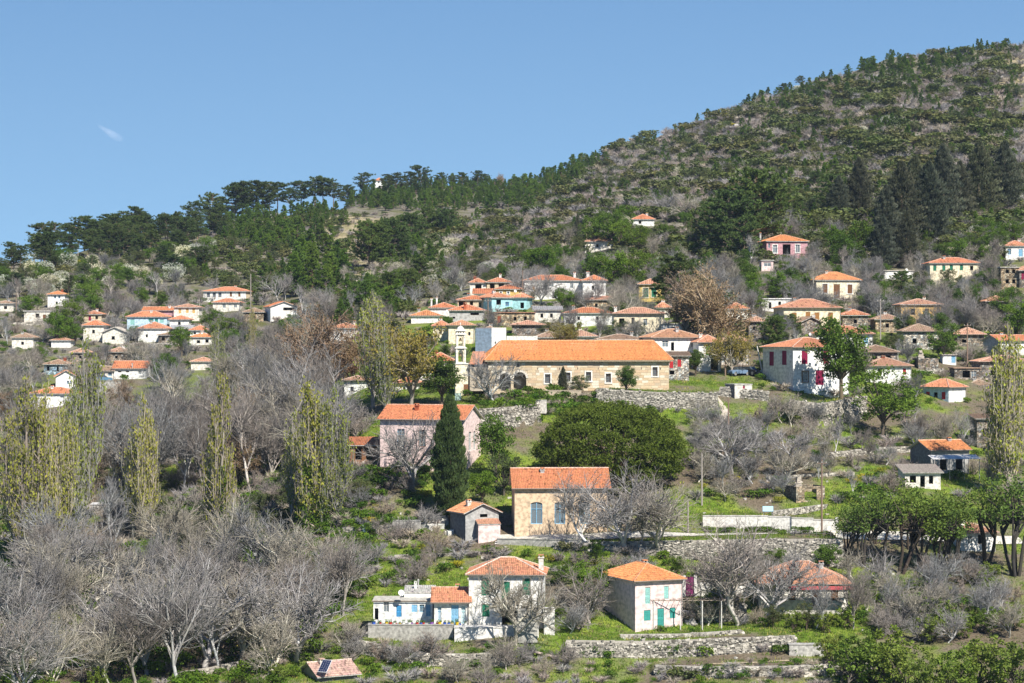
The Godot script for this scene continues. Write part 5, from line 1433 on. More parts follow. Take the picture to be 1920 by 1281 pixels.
	mb = MB.new(); mb.rock(Vector3(0.9, 0.3, 0.5), Vector3(1.2, 0.7, 0.8), Color(0.12, 0.17, 0.36), Basis(), r, 0.2); part("tarpaulin", mb, M.paint, tp)
	var wb := thing("white_sheet_hut", "small white panel hut under the poplars", "hut", ground_at(186, 962))
	mb = MB.new(); mb.box(Vector3(0, 0.6, 0), Vector3(2.2, 1.8, 1.4), Color(0.74, 0.74, 0.72)); part("wall", mb, M.plaster, wb)
	mb = MB.new(); mb.box(Vector3(0, 1.56, 0), Vector3(2.6, 0.08, 1.8), Color(0.5, 0.5, 0.5), Basis(Vector3.RIGHT, 0.12)); part("roof", mb, M.metal, wb)
	# the one wisp of cloud
	var cl := Node3D.new(); cl.name = "cloud"; add_child(cl); cl.position = P(204, 248, 3000)
	tag(cl, "single tiny wisp of white cloud in the blue sky", "cloud")
	var cm := StandardMaterial3D.new()
	cm.albedo_color = Color(0.9, 0.93, 1.0, 0.032); cm.transparency = BaseMaterial3D.TRANSPARENCY_ALPHA; cm.roughness = 1.0; cm.metallic_specular = 0.0
	for k in 4:
		var f := k / 3.0
		var sm := SphereMesh.new(); sm.radius = 1.0; sm.height = 2.0; sm.radial_segments = 16; sm.rings = 8
		var o := MeshInstance3D.new(); o.name = "wisp"; o.mesh = sm; o.material_override = cm
		o.position = Vector3(lerpf(-9, 8, f), lerpf(6, -5, f), r.randf_range(-3, 3))
		o.scale = Vector3(8.0, 3.6, 3.0) * (0.7 + 0.8 * f)
		o.rotation.z = -0.5
		cl.add_child(o, true)

# ---------------------------------------------------------------- plants
# kinds[name] = {label, category, group, h, variants: [[ [part, mesh, material], ... ], ...]}
var kinds := {}
var queue := {}           # kind -> [[position, height, turn, tint, size in the picture], ...]

func rv(r: RandomNumberGenerator) -> Vector3:
	return Vector3(r.randf_range(-1, 1), r.randf_range(-1, 1), r.randf_range(-1, 1))

func grow(mb: MB, tips: Array, r: RandomNumberGenerator, p: Vector3, dir: Vector3, length: float, rad: float, lv: int, g: Dictionary) -> void:
	var last: int = g.levels
	var segs := 3 if lv < 2 else 2
	var q := p
	var dd := dir
	var pts := [p]
	var col: Color = g.bark.lerp(g.twig, float(lv) / last)
	for s in segs:
		dd = (dd + rv(r) * g.wiggle + Vector3.UP * (g.up if lv > 0 else 0.0)).normalized()
		var n := q + dd * length / segs
		mb.tube(q, n, rad * (1.0 - 0.28 * s / segs), rad * (1.0 - 0.28 * (s + 1) / segs), 6 if lv == 0 else 4 if lv == 1 else 3, jit(col, 0.12, r))
		q = n
		pts.append(q)
	if lv == last:
		tips.append([q, dd]); tips.append([pts[1], dd])
		return
	var kids: int = g.kids[lv]
	for k in kids:
		var f: float = 1.0 if k == 0 else r.randf_range(g.from[lv], 1.0)
		var at: Vector3 = pts[0]
		var x := f * segs
		var i := mini(int(x), segs - 1)
		at = pts[i].lerp(pts[i + 1], x - i)
		var side := dd.cross(rv(r)).normalized()
		var ang: float = g.angle[lv] * r.randf_range(0.6, 1.25) * (0.45 if k == 0 else 1.0)
		var nd := (dd * cos(ang) + side * sin(ang)).normalized()
		if lv == 0 and k > 0:
			var t := TAU * (k + r.randf() * 0.6) / maxi(1, kids - 1)
			nd = (Vector3(cos(t), 0, sin(t)) * sin(ang) + Vector3.UP * cos(ang)).normalized()
		grow(mb, tips, r, at, nd, length * g.shrink[lv] * r.randf_range(0.75, 1.2), rad * (0.62 if lv == 0 else 0.55), lv + 1, g)

func leaf_at(mb: MB, p: Vector3, size: float, col: Color, r: RandomNumberGenerator, flat := 0.0) -> void:
	var a := rv(r); a.y *= 1.0 - flat * 0.7
	a = a.normalized()
	var b := a.cross(rv(r) + Vector3.UP * flat * 0.2).normalized()
	mb.leaf(p, a * size * r.randf_range(0.7, 1.2), b * size * 0.55, col)

func add_kind(k: String, called: String, label: String, category: String, group: String, h: float, variants: Array) -> void:
	var hs := []
	for v in variants:
		var top := 0.0
		for p in v: top = maxf(top, (p[1] as ArrayMesh).get_aabb().end.y)
		hs.append(top)
	kinds[k] = {called = called, label = label, category = category, group = group, h = h, hs = hs, variants = variants}
	queue[k] = []

func bare_variant(seed_: int, H: float, spread: float, bark: Color, twig: Color, opts := {}) -> Array:
	var r := RandomNumberGenerator.new(); r.seed = seed_
	var g := {levels = opts.get("levels", 4), kids = opts.get("kids", [6, 5, 5, 6]), from = [0.45, 0.25, 0.2, 0.15], angle = opts.get("angle", [spread, 0.75, 0.8, 0.85]), shrink = opts.get("shrink", [1.15, 0.62, 0.58, 0.6]), wiggle = opts.get("wiggle", 0.22), up = opts.get("up", 0.06), bark = bark, twig = twig}
	var tips := []
	var tr := MB.new()
	var g0 := g.duplicate()
	# trunk and main limbs apart from the twigs
	grow(tr, tips, r, Vector3(0, -0.5, 0), Vector3(r.randf_range(-0.12, 0.12), 1, r.randf_range(-0.12, 0.12)).normalized(), H * opts.get("trunk", 0.3), H * opts.get("rad", 0.022), 0, g)
	var out := [["trunk", tr.mesh(), "bark"]]
	if opts.has("leaf"):
		var lm := MB.new()
		for t in tips:
			for k in opts.get("nleaf", 3):
				leaf_at(lm, t[0] + rv(r) * opts.get("puff", 0.35), opts.get("lsize", 0.14), jit(opts.leaf, 0.28, r), r)
		out.append(["crown", lm.mesh(), opts.get("lmat", "leaf")])
	return out

func split_bare(v: Array) -> Array:
	return v

func poplar_variant(seed_: int, H: float, wid: float, leafc: Color, dens: int, ivy: bool) -> Array:
	var r := RandomNumberGenerator.new(); r.seed = seed_
	var tr := MB.new()
	var lm := MB.new()
	var bark := Color(0.30, 0.28, 0.25)
	var p := Vector3(0, -0.6, 0)
	var n := 10
	var stems := []
	for i in n:
		var q := Vector3(sin(i * 1.7 + seed_) * 0.12, H * (i + 1.0) / n, cos(i * 1.3 + seed_) * 0.12)
		tr.tube(p, q, H * 0.011 * (1.0 - i / (n + 0.5)) + 0.02, H * 0.011 * (1.0 - (i + 1) / (n + 0.5)) + 0.02, 6, jit(bark, 0.15, r))
		p = q
	var leaders := [[0.0, 0.0, 1.0]]
	for k in 5:
		var t := r.randf() * TAU
		leaders.append([cos(t) * wid * r.randf_range(0.3, 0.75), sin(t) * wid * r.randf_range(0.3, 0.75), r.randf_range(0.6, 0.93)])
	for l in leaders:
		tr.tube(Vector3(0, H * 0.08, 0), Vector3(l[0], H * 0.32, l[1]), 0.12, 0.09, 4, jit(bark, 0.15, r))
		tr.tube(Vector3(l[0], H * 0.32, l[1]), Vector3(l[0] * 1.15, H * l[2], l[1] * 1.15), 0.09, 0.02, 4, jit(bark, 0.15, r))
	for k in dens:
		var l: Array = leaders[k % leaders.size()]
		var f := pow(r.randf(), 0.85)
		var y: float = H * l[2] * lerpf(0.10, 0.95, f)
		var t := r.randf() * TAU
		var len: float = minf(H * (0.08 + 0.13 * sin(PI * clampf(f * 0.85 + 0.12, 0, 1))) * r.randf_range(0.5, 1.5), (H * l[2] - y) + 0.8)
		var out := wid * 0.62 * (0.55 + 0.45 * sin(PI * clampf(f * 0.8 + 0.15, 0, 1))) * r.randf_range(0.35, 1.35) * (1.0 - 0.55 * f)
		var lean := clampf(y / (H * 0.32), 0, 1)
		var a := Vector3(l[0] * lean, y, l[1] * lean)
		var b := a + Vector3(cos(t) * out, len * 0.45, sin(t) * out)
		var c := b + Vector3(cos(t) * out * 0.12, len * 0.6, sin(t) * out * 0.12)
		tr.tube(a, b, 0.05, 0.035, 3, jit(bark * 1.1, 0.2, r))
		tr.tube(b, c, 0.035, 0.012, 3, jit(bark * 1.2, 0.2, r))
		for m in 15:
			var s := r.randf_range(0.25, 1.0)
			var q := (a.lerp(b, s / 0.55) if s < 0.55 else b.lerp(c, (s - 0.55) / 0.45)) + rv(r) * 0.32
			if m < 6:
				var tw := q + Vector3(r.randf_range(-0.25, 0.25), r.randf_range(0.5, 0.9), r.randf_range(-0.25, 0.25))
				tr.tube(q, tw, 0.014, 0.008, 3, jit(bark * 1.25, 0.2, r))
			var ax := Vector3(r.randf_range(-0.45, 0.45), 1.0, r.randf_range(-0.45, 0.45)).normalized()
			var bx := ax.cross(rv(r)).normalized()
			var sz := r.randf_range(0.12, 0.23)
			lm.leaf(q, ax * sz * 1.25, bx * sz * 0.6, jit(leafc, 0.3, r))
	var res := [["trunk", tr.mesh(), "bark"], ["crown", lm.mesh(), "leaf"]]
	if ivy:
		var im := MB.new()
		for k in 2600:
			var f := pow(r.randf(), 1.4)
			var t := r.randf() * TAU
			var q := Vector3(cos(t), 0, sin(t)) * (0.25 + (1.0 - f) * 1.5 * r.randf()) + Vector3.UP * (H * 0.5 * f + r.randf() * 0.4)
			leaf_at(im, q, 0.17, jit(Color(0.085, 0.15, 0.018), 0.35, r), r)
		res.append(["ivy", im.mesh(), "leaf"])
	return res

func needle_tuft(mb: MB, p: Vector3, axis: Vector3, size: float, n: int, col: Color, r: RandomNumberGenerator) -> void:
	for k in n:
		var d := (axis * 0.7 + rv(r)).normalized()
		var b := d.cross(rv(r)).normalized() * size * 0.16
		mb.tri(p - b, p + b, p + d * size * r.randf_range(0.6, 1.1), jit(col, 0.25, r))

func pine_variant(seed_: int, H: float, shape: String, col: Color) -> Array:
	# shape: "wild" old irregular pine, "young" cone, "dome" umbrella pine, "broad" wide dark pine
	var r := RandomNumberGenerator.new(); r.seed = seed_
	var tr := MB.new()
	var lm := MB.new()
	var bark := Color(0.17, 0.13, 0.10)
	var lean := Vector3(r.randf_range(-0.1, 0.1), 0, r.randf_range(-0.1, 0.1)) * (0.2 if shape == "young" else 1.0)
	var p := Vector3(0, -0.5, 0)
	for i in 8:
		var q := Vector3(lean.x * i * H * 0.1 + sin(i * 2.1 + seed_) * 0.1, H * 0.93 * (i + 1) / 8.0, lean.z * i * H * 0.1)
		tr.tube(p, q, H * 0.022 * (1.0 - i / 9.0), H * 0.022 * (1.0 - (i + 1) / 9.0), 6, jit(bark, 0.15, r))
		p = q
	var nb := {"wild": 40, "young": 44, "broad": 90}[shape] as int
	for k in nb:
		var f: float = (k + r.randf()) / nb
		var y0: float = {"wild": 0.42, "young": 0.08, "broad": 0.14}[shape]
		var y := H * lerpf(y0, 0.97, f)
		var prof: float
		if shape == "young": prof = ((1.0 - f) * 0.27 + 0.02) if seed_ % 3 else (0.06 + 0.24 * sin(PI * clampf(f * 0.7 + 0.3, 0, 1))) * r.randf_range(0.6, 1.15)
		elif shape == "wild": prof = (0.12 + 0.22 * sin(PI * clampf(f * 0.8 + 0.2, 0, 1))) * r.randf_range(0.5, 1.3)
		else: prof = (0.16 + 0.30 * sin(PI * clampf(f * 0.75 + 0.25, 0, 1))) * r.randf_range(0.55, 1.15)
		var t := r.randf() * TAU
		var out := H * prof
		var a := Vector3(lean.x * y, y, lean.z * y)
		var b := a + Vector3(cos(t) * out, out * r.randf_range(0.05, 0.4), sin(t) * out)
		tr.tube(a, b, 0.02 + out * 0.022, 0.015, 3, jit(bark * 1.1, 0.15, r))
		var nt: int = {"wild": 10, "young": 7, "broad": 12}[shape]
		for m in nt:
			var s := r.randf_range(0.35, 1.08)
			var q := a.lerp(b, s) + Vector3(r.randf_range(-1, 1), r.randf_range(-0.25, 0.45), r.randf_range(-1, 1)) * H * (0.045 if shape != "young" else 0.03)
			needle_tuft(lm, q, Vector3(cos(t) * 0.4, 0.8, sin(t) * 0.4), H * (0.055 if shape != "young" else 0.075), 15, col * r.randf_range(0.75, 1.2), r)
	return [["trunk", tr.mesh(), "bark"], ["crown", lm.mesh(), "needle"]]

func stone_pine_variant(seed_: int) -> Array:
	var r := RandomNumberGenerator.new(); r.seed = seed_
	var tr := MB.new()
	var lm := MB.new()
	var bark := Color(0.18, 0.14, 0.11)
	# unit: 10 m high, 20 m wide dome
	for k in 9:
		var t := TAU * k / 9.0 + r.randf() * 0.4
		var a := Vector3(cos(t) * 0.3, -0.6, sin(t) * 0.3)
		var b := Vector3(cos(t) * 1.6, 2.8, sin(t) * 1.6)
		var c := Vector3(cos(t) * 5.5, 5.4, sin(t) * 5.5)
		tr.tube(a, b, 0.32, 0.24, 6, bark); tr.tube(b, c, 0.24, 0.1, 5, bark)
		for m in 4:
			tr.tube(b.lerp(c, 0.3 + 0.2 * m), c + rv(r) * 2.5 + Vector3.UP * 1.4, 0.09, 0.03, 3, bark)
	var lobes := []
	for k in 430:
		var z := r.randf_range(-0.38, 1.0)
		var t := k * 2.39996
		var rr := sqrt(1.0 - z * z) if z > 0.0 else 1.0 + z * 0.35
		lobes.append(Vector3(cos(t) * rr * 8.4, 3.2 + z * 6.0 + r.randf_range(-0.3, 0.3), sin(t) * rr * 8.4) * Vector3(r.randf_range(0.93, 1.05), 1, r.randf_range(0.93, 1.05)))
	for l in lobes:
		var tone := r.randf_range(0.88, 1.12)
		for k in 34:
			var d := rv(r).normalized()
			if d.y < -0.4: d.y *= -0.5
			var o: Vector3 = (l - Vector3(0, 3, 0)).normalized()
			needle_tuft(lm, l + d * r.randf_range(0.5, 1.15) * Vector3(1.2, 0.9, 1.2), (d + o * 0.6 + Vector3.UP * 0.3).normalized(), 0.42, 7, Color(0.118, 0.172, 0.028) * tone, r)
	return [["trunk", tr.mesh(), "bark"], ["crown", lm.mesh(), "needle"]]

func cypress_variant(seed_: int, H: float, wid: float, n: int, col: Color, rag := 1.0, slim := false) -> Array:
	var r := RandomNumberGenerator.new(); r.seed = seed_
	var tr := MB.new()
	var lm := MB.new()
	tr.tube(Vector3(0, -0.6, 0), Vector3(0, H * 0.5, 0), H * 0.02, H * 0.012, 6, Color(0.2, 0.16, 0.13))
	tr.tube(Vector3(0, H * 0.5, 0), Vector3(0, H * 0.95, 0), H * 0.012, 0.02, 5, Color(0.2, 0.16, 0.13))
	var ph := []
	for k in 7: ph.append(r.randf() * TAU)
	for k in n:
		var f := r.randf()
		var t := r.randf() * TAU
		var prof := wid * pow(sin(PI * clampf(0.10 + f * 0.885, 0, 1)), 0.6) * (1.0 - 0.36 * f) if slim else wid * pow(sin(PI * clampf(0.08 + f * 0.92, 0, 1)), 0.55) * (1.0 - 0.62 * f)
		prof *= 1.0 + rag * (0.13 * sin(t * 3 + ph[0] + f * 9) + 0.12 * sin(t * 5 + ph[1] - f * 21) + 0.10 * sin(f * 60 + ph[2] + t * 2))
		var rr := prof * sqrt(r.randf_range(0.3, 1.0))
		var p := Vector3(cos(t) * rr, H * (0.05 + 0.95 * f), sin(t) * rr)
		var ax := (Vector3(cos(t) * 0.35, 1.0, sin(t) * 0.35) + rv(r) * 0.35).normalized()
		var bx := ax.cross(rv(r)).normalized()
		var sz := r.randf_range(0.26, 0.52) * (1.0 - f * 0.35)
		mb_spray(lm, p, ax, bx, sz, jit(col, 0.3, r))
	return [["trunk", tr.mesh(), "bark"], ["crown", lm.mesh(), "needle"]]

func mb_spray(lm: MB, p: Vector3, ax: Vector3, bx: Vector3, sz: float, c: Color) -> void:
	lm.tri(p - bx * sz * 0.35, p + bx * sz * 0.35, p + ax * sz * 1.5, c)
	lm.tri(p - bx.cross(ax) * sz * 0.3, p + bx.cross(ax) * sz * 0.3, p + ax * sz * 1.2, c)

func leafy_variant(seed_: int, H: float, wid: float, col: Color, opts := {}) -> Array:
	# a leafed broad crown: limbs that carry clumps of leaves with gaps between
	var r := RandomNumberGenerator.new(); r.seed = seed_
	var tr := MB.new()
	var lm := MB.new()
	var bark: Color = opts.get("bark", Color(0.13, 0.11, 0.09))
	var y0: float = H * opts.get("clear", 0.25)
	var feet := [Vector3(0.1, y0, 0)]
	if opts.has("stems"):
		feet = []
		for k in opts.stems:
			var t: float = TAU * k / opts.stems + r.randf()
			var top := Vector3(cos(t) * wid * 0.42, y0 * r.randf_range(0.9, 1.5), sin(t) * wid * 0.42)
			var mid := top * 0.5 + rv(r) * 0.3
			tr.tube(Vector3(cos(t) * 0.2, -0.5, sin(t) * 0.2), mid, H * 0.02, H * 0.017, 6, jit(bark, 0.2, r))
			tr.tube(mid, top, H * 0.017, H * 0.013, 5, jit(bark, 0.2, r))
			feet.append(top)
	else:
		tr.tube(Vector3(0, -0.5, 0), Vector3(0.1, y0, 0), H * 0.03, H * 0.024, 6, bark)
	var n: int = opts.get("clumps", 60)
	for k in n:
		var d := rv(r).normalized()
		var t := pow(r.randf(), 0.45)
		var c := Vector3(d.x * wid * t, y0 + (H - y0) * (0.5 + 0.5 * d.y * t) , d.z * wid * t)
		if r.randf() < 0.5:
			var mid := Vector3(c.x * 0.4, lerpf(y0, c.y, 0.55), c.z * 0.4)
			tr.tube(feet[k % feet.size()] * r.randf_range(0.8, 1.0), mid, H * 0.012, H * 0.008, 4, jit(bark, 0.15, r))
			tr.tube(mid, c, H * 0.008, 0.015, 3, jit(bark * 1.1, 0.15, r))
		var cr: float = H * opts.get("clump", 0.115) * r.randf_range(0.6, 1.2)
		var tone := r.randf_range(0.78, 1.2)
		for m in opts.get("leaves", 75):
			var q := rv(r)
			q = q.normalized() * pow(r.randf(), 0.4) * cr
			q.y *= 0.72
			leaf_at(lm, c + q, opts.get("lsize", 0.16), jit(col, 0.22, r) * tone, r, opts.get("flat", 0.3))
	var res := [["trunk", tr.mesh(), "bark"], ["crown", lm.mesh(), opts.get("lmat", "leaf")]]
	if opts.has("bloom"):
		var bm := MB.new()
		for k in opts.get("nbloom", 900):
			var d := rv(r).normalized()
			var c := Vector3(d.x * wid * 1.05, y0 + (H - y0) * (0.55 + 0.5 * d.y), d.z * wid * 1.05) + rv(r) * H * 0.08
			leaf_at(bm, c, opts.get("lsize", 0.16) * 1.1, jit(opts.bloom, 0.12, r), r)
		res.append(["blossom", bm.mesh(), "petal"])
	return res

func bush_variant(seed_: int, col: Color, n: int, lsize: float, squash := 0.62, m := "leaf") -> Array:
	# unit bush: about 2 m across, 1.3 m tall, lobed
	var r := RandomNumberGenerator.new(); r.seed = seed_
	var lm := MB.new()
	var lobes := []
	for k in 7: lobes.append(Vector3(r.randf_range(-0.6, 0.6), r.randf_range(0.25, 0.8), r.randf_range(-0.6, 0.6)))
	for k in n:
		var l: Vector3 = lobes[k % 7]
		var d := rv(r).normalized()
		if d.y < -0.3: d.y = -d.y
		var p := l + d * 0.5 * pow(r.randf(), 0.3) * Vector3(1.1, 0.9, 1.1)
		leaf_at(lm, Vector3(p.x, p.y * squash / 0.62, p.z), lsize, jit(col, 0.26, r), r, 0.25)
	var tr := MB.new()
	for k in 9:
		tr.tube(Vector3(r.randf_range(-0.15, 0.15), -0.3, r.randf_range(-0.15, 0.15)), lobes[k % 7], 0.03, 0.012, 3, Color(0.16, 0.13, 0.1))
	return [["stem", tr.mesh(), "bark"], ["foliage", lm.mesh(), m]]

func twig_bush_variant(seed_: int, col: Color, n: int, w: float) -> Array:
	# leafless scrub: a spray of fine twigs
	var r := RandomNumberGenerator.new(); r.seed = seed_
	var mb := MB.new()
	var st := MB.new()
	for k in 10:
		var t := TAU * k / 10.0 + r.randf()
		var e := Vector3(cos(t) * r.randf_range(0.3, 0.75), r.randf_range(0.6, 1.05), sin(t) * r.randf_range(0.3, 0.75))
		st.tube(Vector3(0, -0.3, 0), e, 0.045, 0.018, 3, jit(col * 0.85, 0.15, r))
		for m in int(n / 10.0):
			var p := e * r.randf_range(0.35, 1.0)
			var q := p + (Vector3(cos(t), 1.1, sin(t)) * 0.3 + rv(r) * 0.45)
			var b := (q - p).cross(rv(r)).normalized() * w
			mb.tri(p - b, p + b, q, jit(col, 0.25, r))
	return [["stem", st.mesh(), "bark"], ["twigs", mb.mesh(), "bark"]]

func tinted(key: String, i: int) -> Material:
	var k := key + str(i)
	if not M.has(k):
		var m: StandardMaterial3D = M[key].duplicate()
		var t: Color = [Color(1, 1, 1), Color(0.80, 0.84, 0.86), Color(1.12, 1.08, 0.92), Color(0.92, 0.86, 0.80)][i]
		m.albedo_color = t.linear_to_srgb()
		M[k] = m
	return M[k]

func seat(kind: String, g: Vector3, h: float, turn: float, tint: int, vi: int, label := "", group := "", stretch := 1.0) -> Node3D:
	var K: Dictionary = kinds[kind]
	var o := thing(K.called, label if label else K.label, K.category, g, turn, group if group else K.group)
	var s: float = h / K.hs[vi % K.variants.size()]
	o.scale = Vector3(s * stretch, s, s * stretch)
	for q in K.variants[vi % K.variants.size()]:
		var m := MeshInstance3D.new()
		m.name = q[0]
		m.mesh = q[1]
		m.material_override = tinted(q[2], tint)
		o.add_child(m, true)
	return o

func put(kind: String, u: float, v: float, top: float, label := "", stretch := 1.0, vi := -1, d := 0.0) -> Node3D:
	# a plant whose foot is at (u, v) and whose top reaches photo row `top`
	var g := ground_at(u, v)
	while g.y < -900 and v < 620.0:      # the foot stands just behind the skyline
		v += 2.0
		g = ground_at(u, v)
	if d > 0.0:
		g = P(u, v, d)
	if g.y < -900: return null
	return seat(kind, g, (v - top) * -g.z / F, rng.randf() * TAU, rng.randi() % 4, vi if vi >= 0 else rng.randi() % 97, label, "", stretch)

func hides(u: float, v: float, hpx: float, wpx: float, d: float, limit: float) -> bool:
	for R in house_rects:
		if R[4] < d - 1.0: continue
		var ox := minf(u + wpx * 0.5, R[1]) - maxf(u - wpx * 0.5, R[0])
		var oy := minf(v, R[3]) - maxf(v - hpx, R[2])
		if ox > 0 and oy > 0 and ox * oy > limit * (R[1] - R[0]) * (R[3] - R[2]): return true
	return false

func on_house(u: float, v: float, d: float) -> bool:
	for R in house_rects:
		if u > R[0] - 2 and u < R[1] + 2 and v > R[2] and v < R[3] + 1 and d > R[4] - 3.0 and d < R[4] + 14.0: return true
	return false

func scatter(poly: Array, step: float, mix: Array, seed_: int, zone: String, keep := 1.0) -> void:
	# mix: [weight, kind, min height m, max height m, width/height, how much of a house it may cover]
	var r := RandomNumberGenerator.new(); r.seed = seed_
	var lo := Vector2(1e9, 1e9); var hi := Vector2(-1e9, -1e9)
	for p in poly:
		lo = lo.min(Vector2(p[0], p[1])); hi = hi.max(Vector2(p[0], p[1]))
	var total := 0.0
	for m in mix: total += m[0]
	var clump := FastNoiseLite.new(); clump.seed = seed_; clump.frequency = 0.012
	var v := lo.y
	while v < hi.y:
		var u := lo.x
		while u < hi.x:
			var pu := u + r.randf_range(-0.6, 0.6) * step
			var pv := v + r.randf_range(-0.6, 0.6) * step * 0.62
			u += step
			if r.randf() > keep or not in_poly(pu, pv, poly): continue
			var w := clampf(r.randf() + clump.get_noise_2d(pu, pv * 1.8) * 0.75 + clump.get_noise_2d(pu * 3.1 + 500.0, pv * 5.0) * 0.35, 0, 0.9999) * total
			var k := 0
			while w > mix[k][0] and k < mix.size() - 1:
				w -= mix[k][0]; k += 1
			var m: Array = mix[k]
			var g := ground_at(pu, pv)
			if g.y < -900: continue
			var d := -g.z
			if on_house(pu, pv, d): continue
			var h := lerpf(m[2], m[3], pow(r.randf(), 1.3))
			if d > 560.0 and in_poly(pu, pv, SAND) and (r.randf() < 0.45): continue
			var hp := h * F / d
			if hides(pu, pv, hp, hp * m[4], d, m[5]): continue
			queue[m[1]].append([g, h, r.randf() * TAU, r.randi() % 4, hp, r.randi() % 97, zone, r.randf_range(0.85, 1.9) if m[1] in ["shrub", "scrub"] else r.randf_range(0.85, 1.35)])
		v += step * 0.62

func place_label(k: String, g: Vector3, zone: String) -> String:
	var best := 11.0
	var near := ""
	for h in house_spots:
		var dist: float = h[0].distance_to(g)
		if dist < best:
			best = dist; near = h[1]
	var text: String = kinds[k].short + " near the " + near
	if near and text.split(" ").size() <= 16: return text
	return kinds[k].short + " " + zone

func flush() -> void:
	for k in queue:
		var q: Array = queue[k]
		if q.is_empty(): continue
		q.sort_custom(func(a, b): return a[4] > b[4])
		for i in mini(q.size(), 290):
			seat(k, q[i][0], q[i][1], q[i][2], q[i][3], q[i][5], place_label(k, q[i][0], q[i][6]), "", q[i][7])
		if q.size() > 290:
			var K: Dictionary = kinds[k]
			var root := Node3D.new()
			root.name = numbered("distant_" + K.called + "_cover")
			root.set_meta("kind", "stuff"); root.set_meta("category", K.category)
			root.set_meta("label", "far-off mass of " + K.label)
			add_child(root)
			var nv: int = K.variants.size()
			for vi in nv:
				var sel := []
				for i in range(290, q.size()):
					if q[i][5] % nv == vi: sel.append(q[i])
				if sel.is_empty(): continue
				for pt in K.variants[vi]:
					var mm := MultiMesh.new()
					mm.transform_format = MultiMesh.TRANSFORM_3D
					mm.use_colors = true
					mm.mesh = pt[1]
					mm.instance_count = sel.size()
					for i in sel.size():
						var s: float = sel[i][1] / K.hs[vi]
						mm.set_instance_transform(i, Transform3D(Basis(Vector3.UP, sel[i][2]).scaled(Vector3(sel[i][7], 1.0, sel[i][7]) * s), sel[i][0]))
						mm.set_instance_color(i, [Color(1, 1, 1), Color(0.80, 0.84, 0.86), Color(1.12, 1.08, 0.92), Color(0.92, 0.86, 0.80)][sel[i][3]])
					var mi := MultiMeshInstance3D.new()
					mi.name = pt[0]
					mi.multimesh = mm
					mi.material_override = M[pt[2]]
					mi.set_meta("kind", "stuff")
					root.add_child(mi, true)

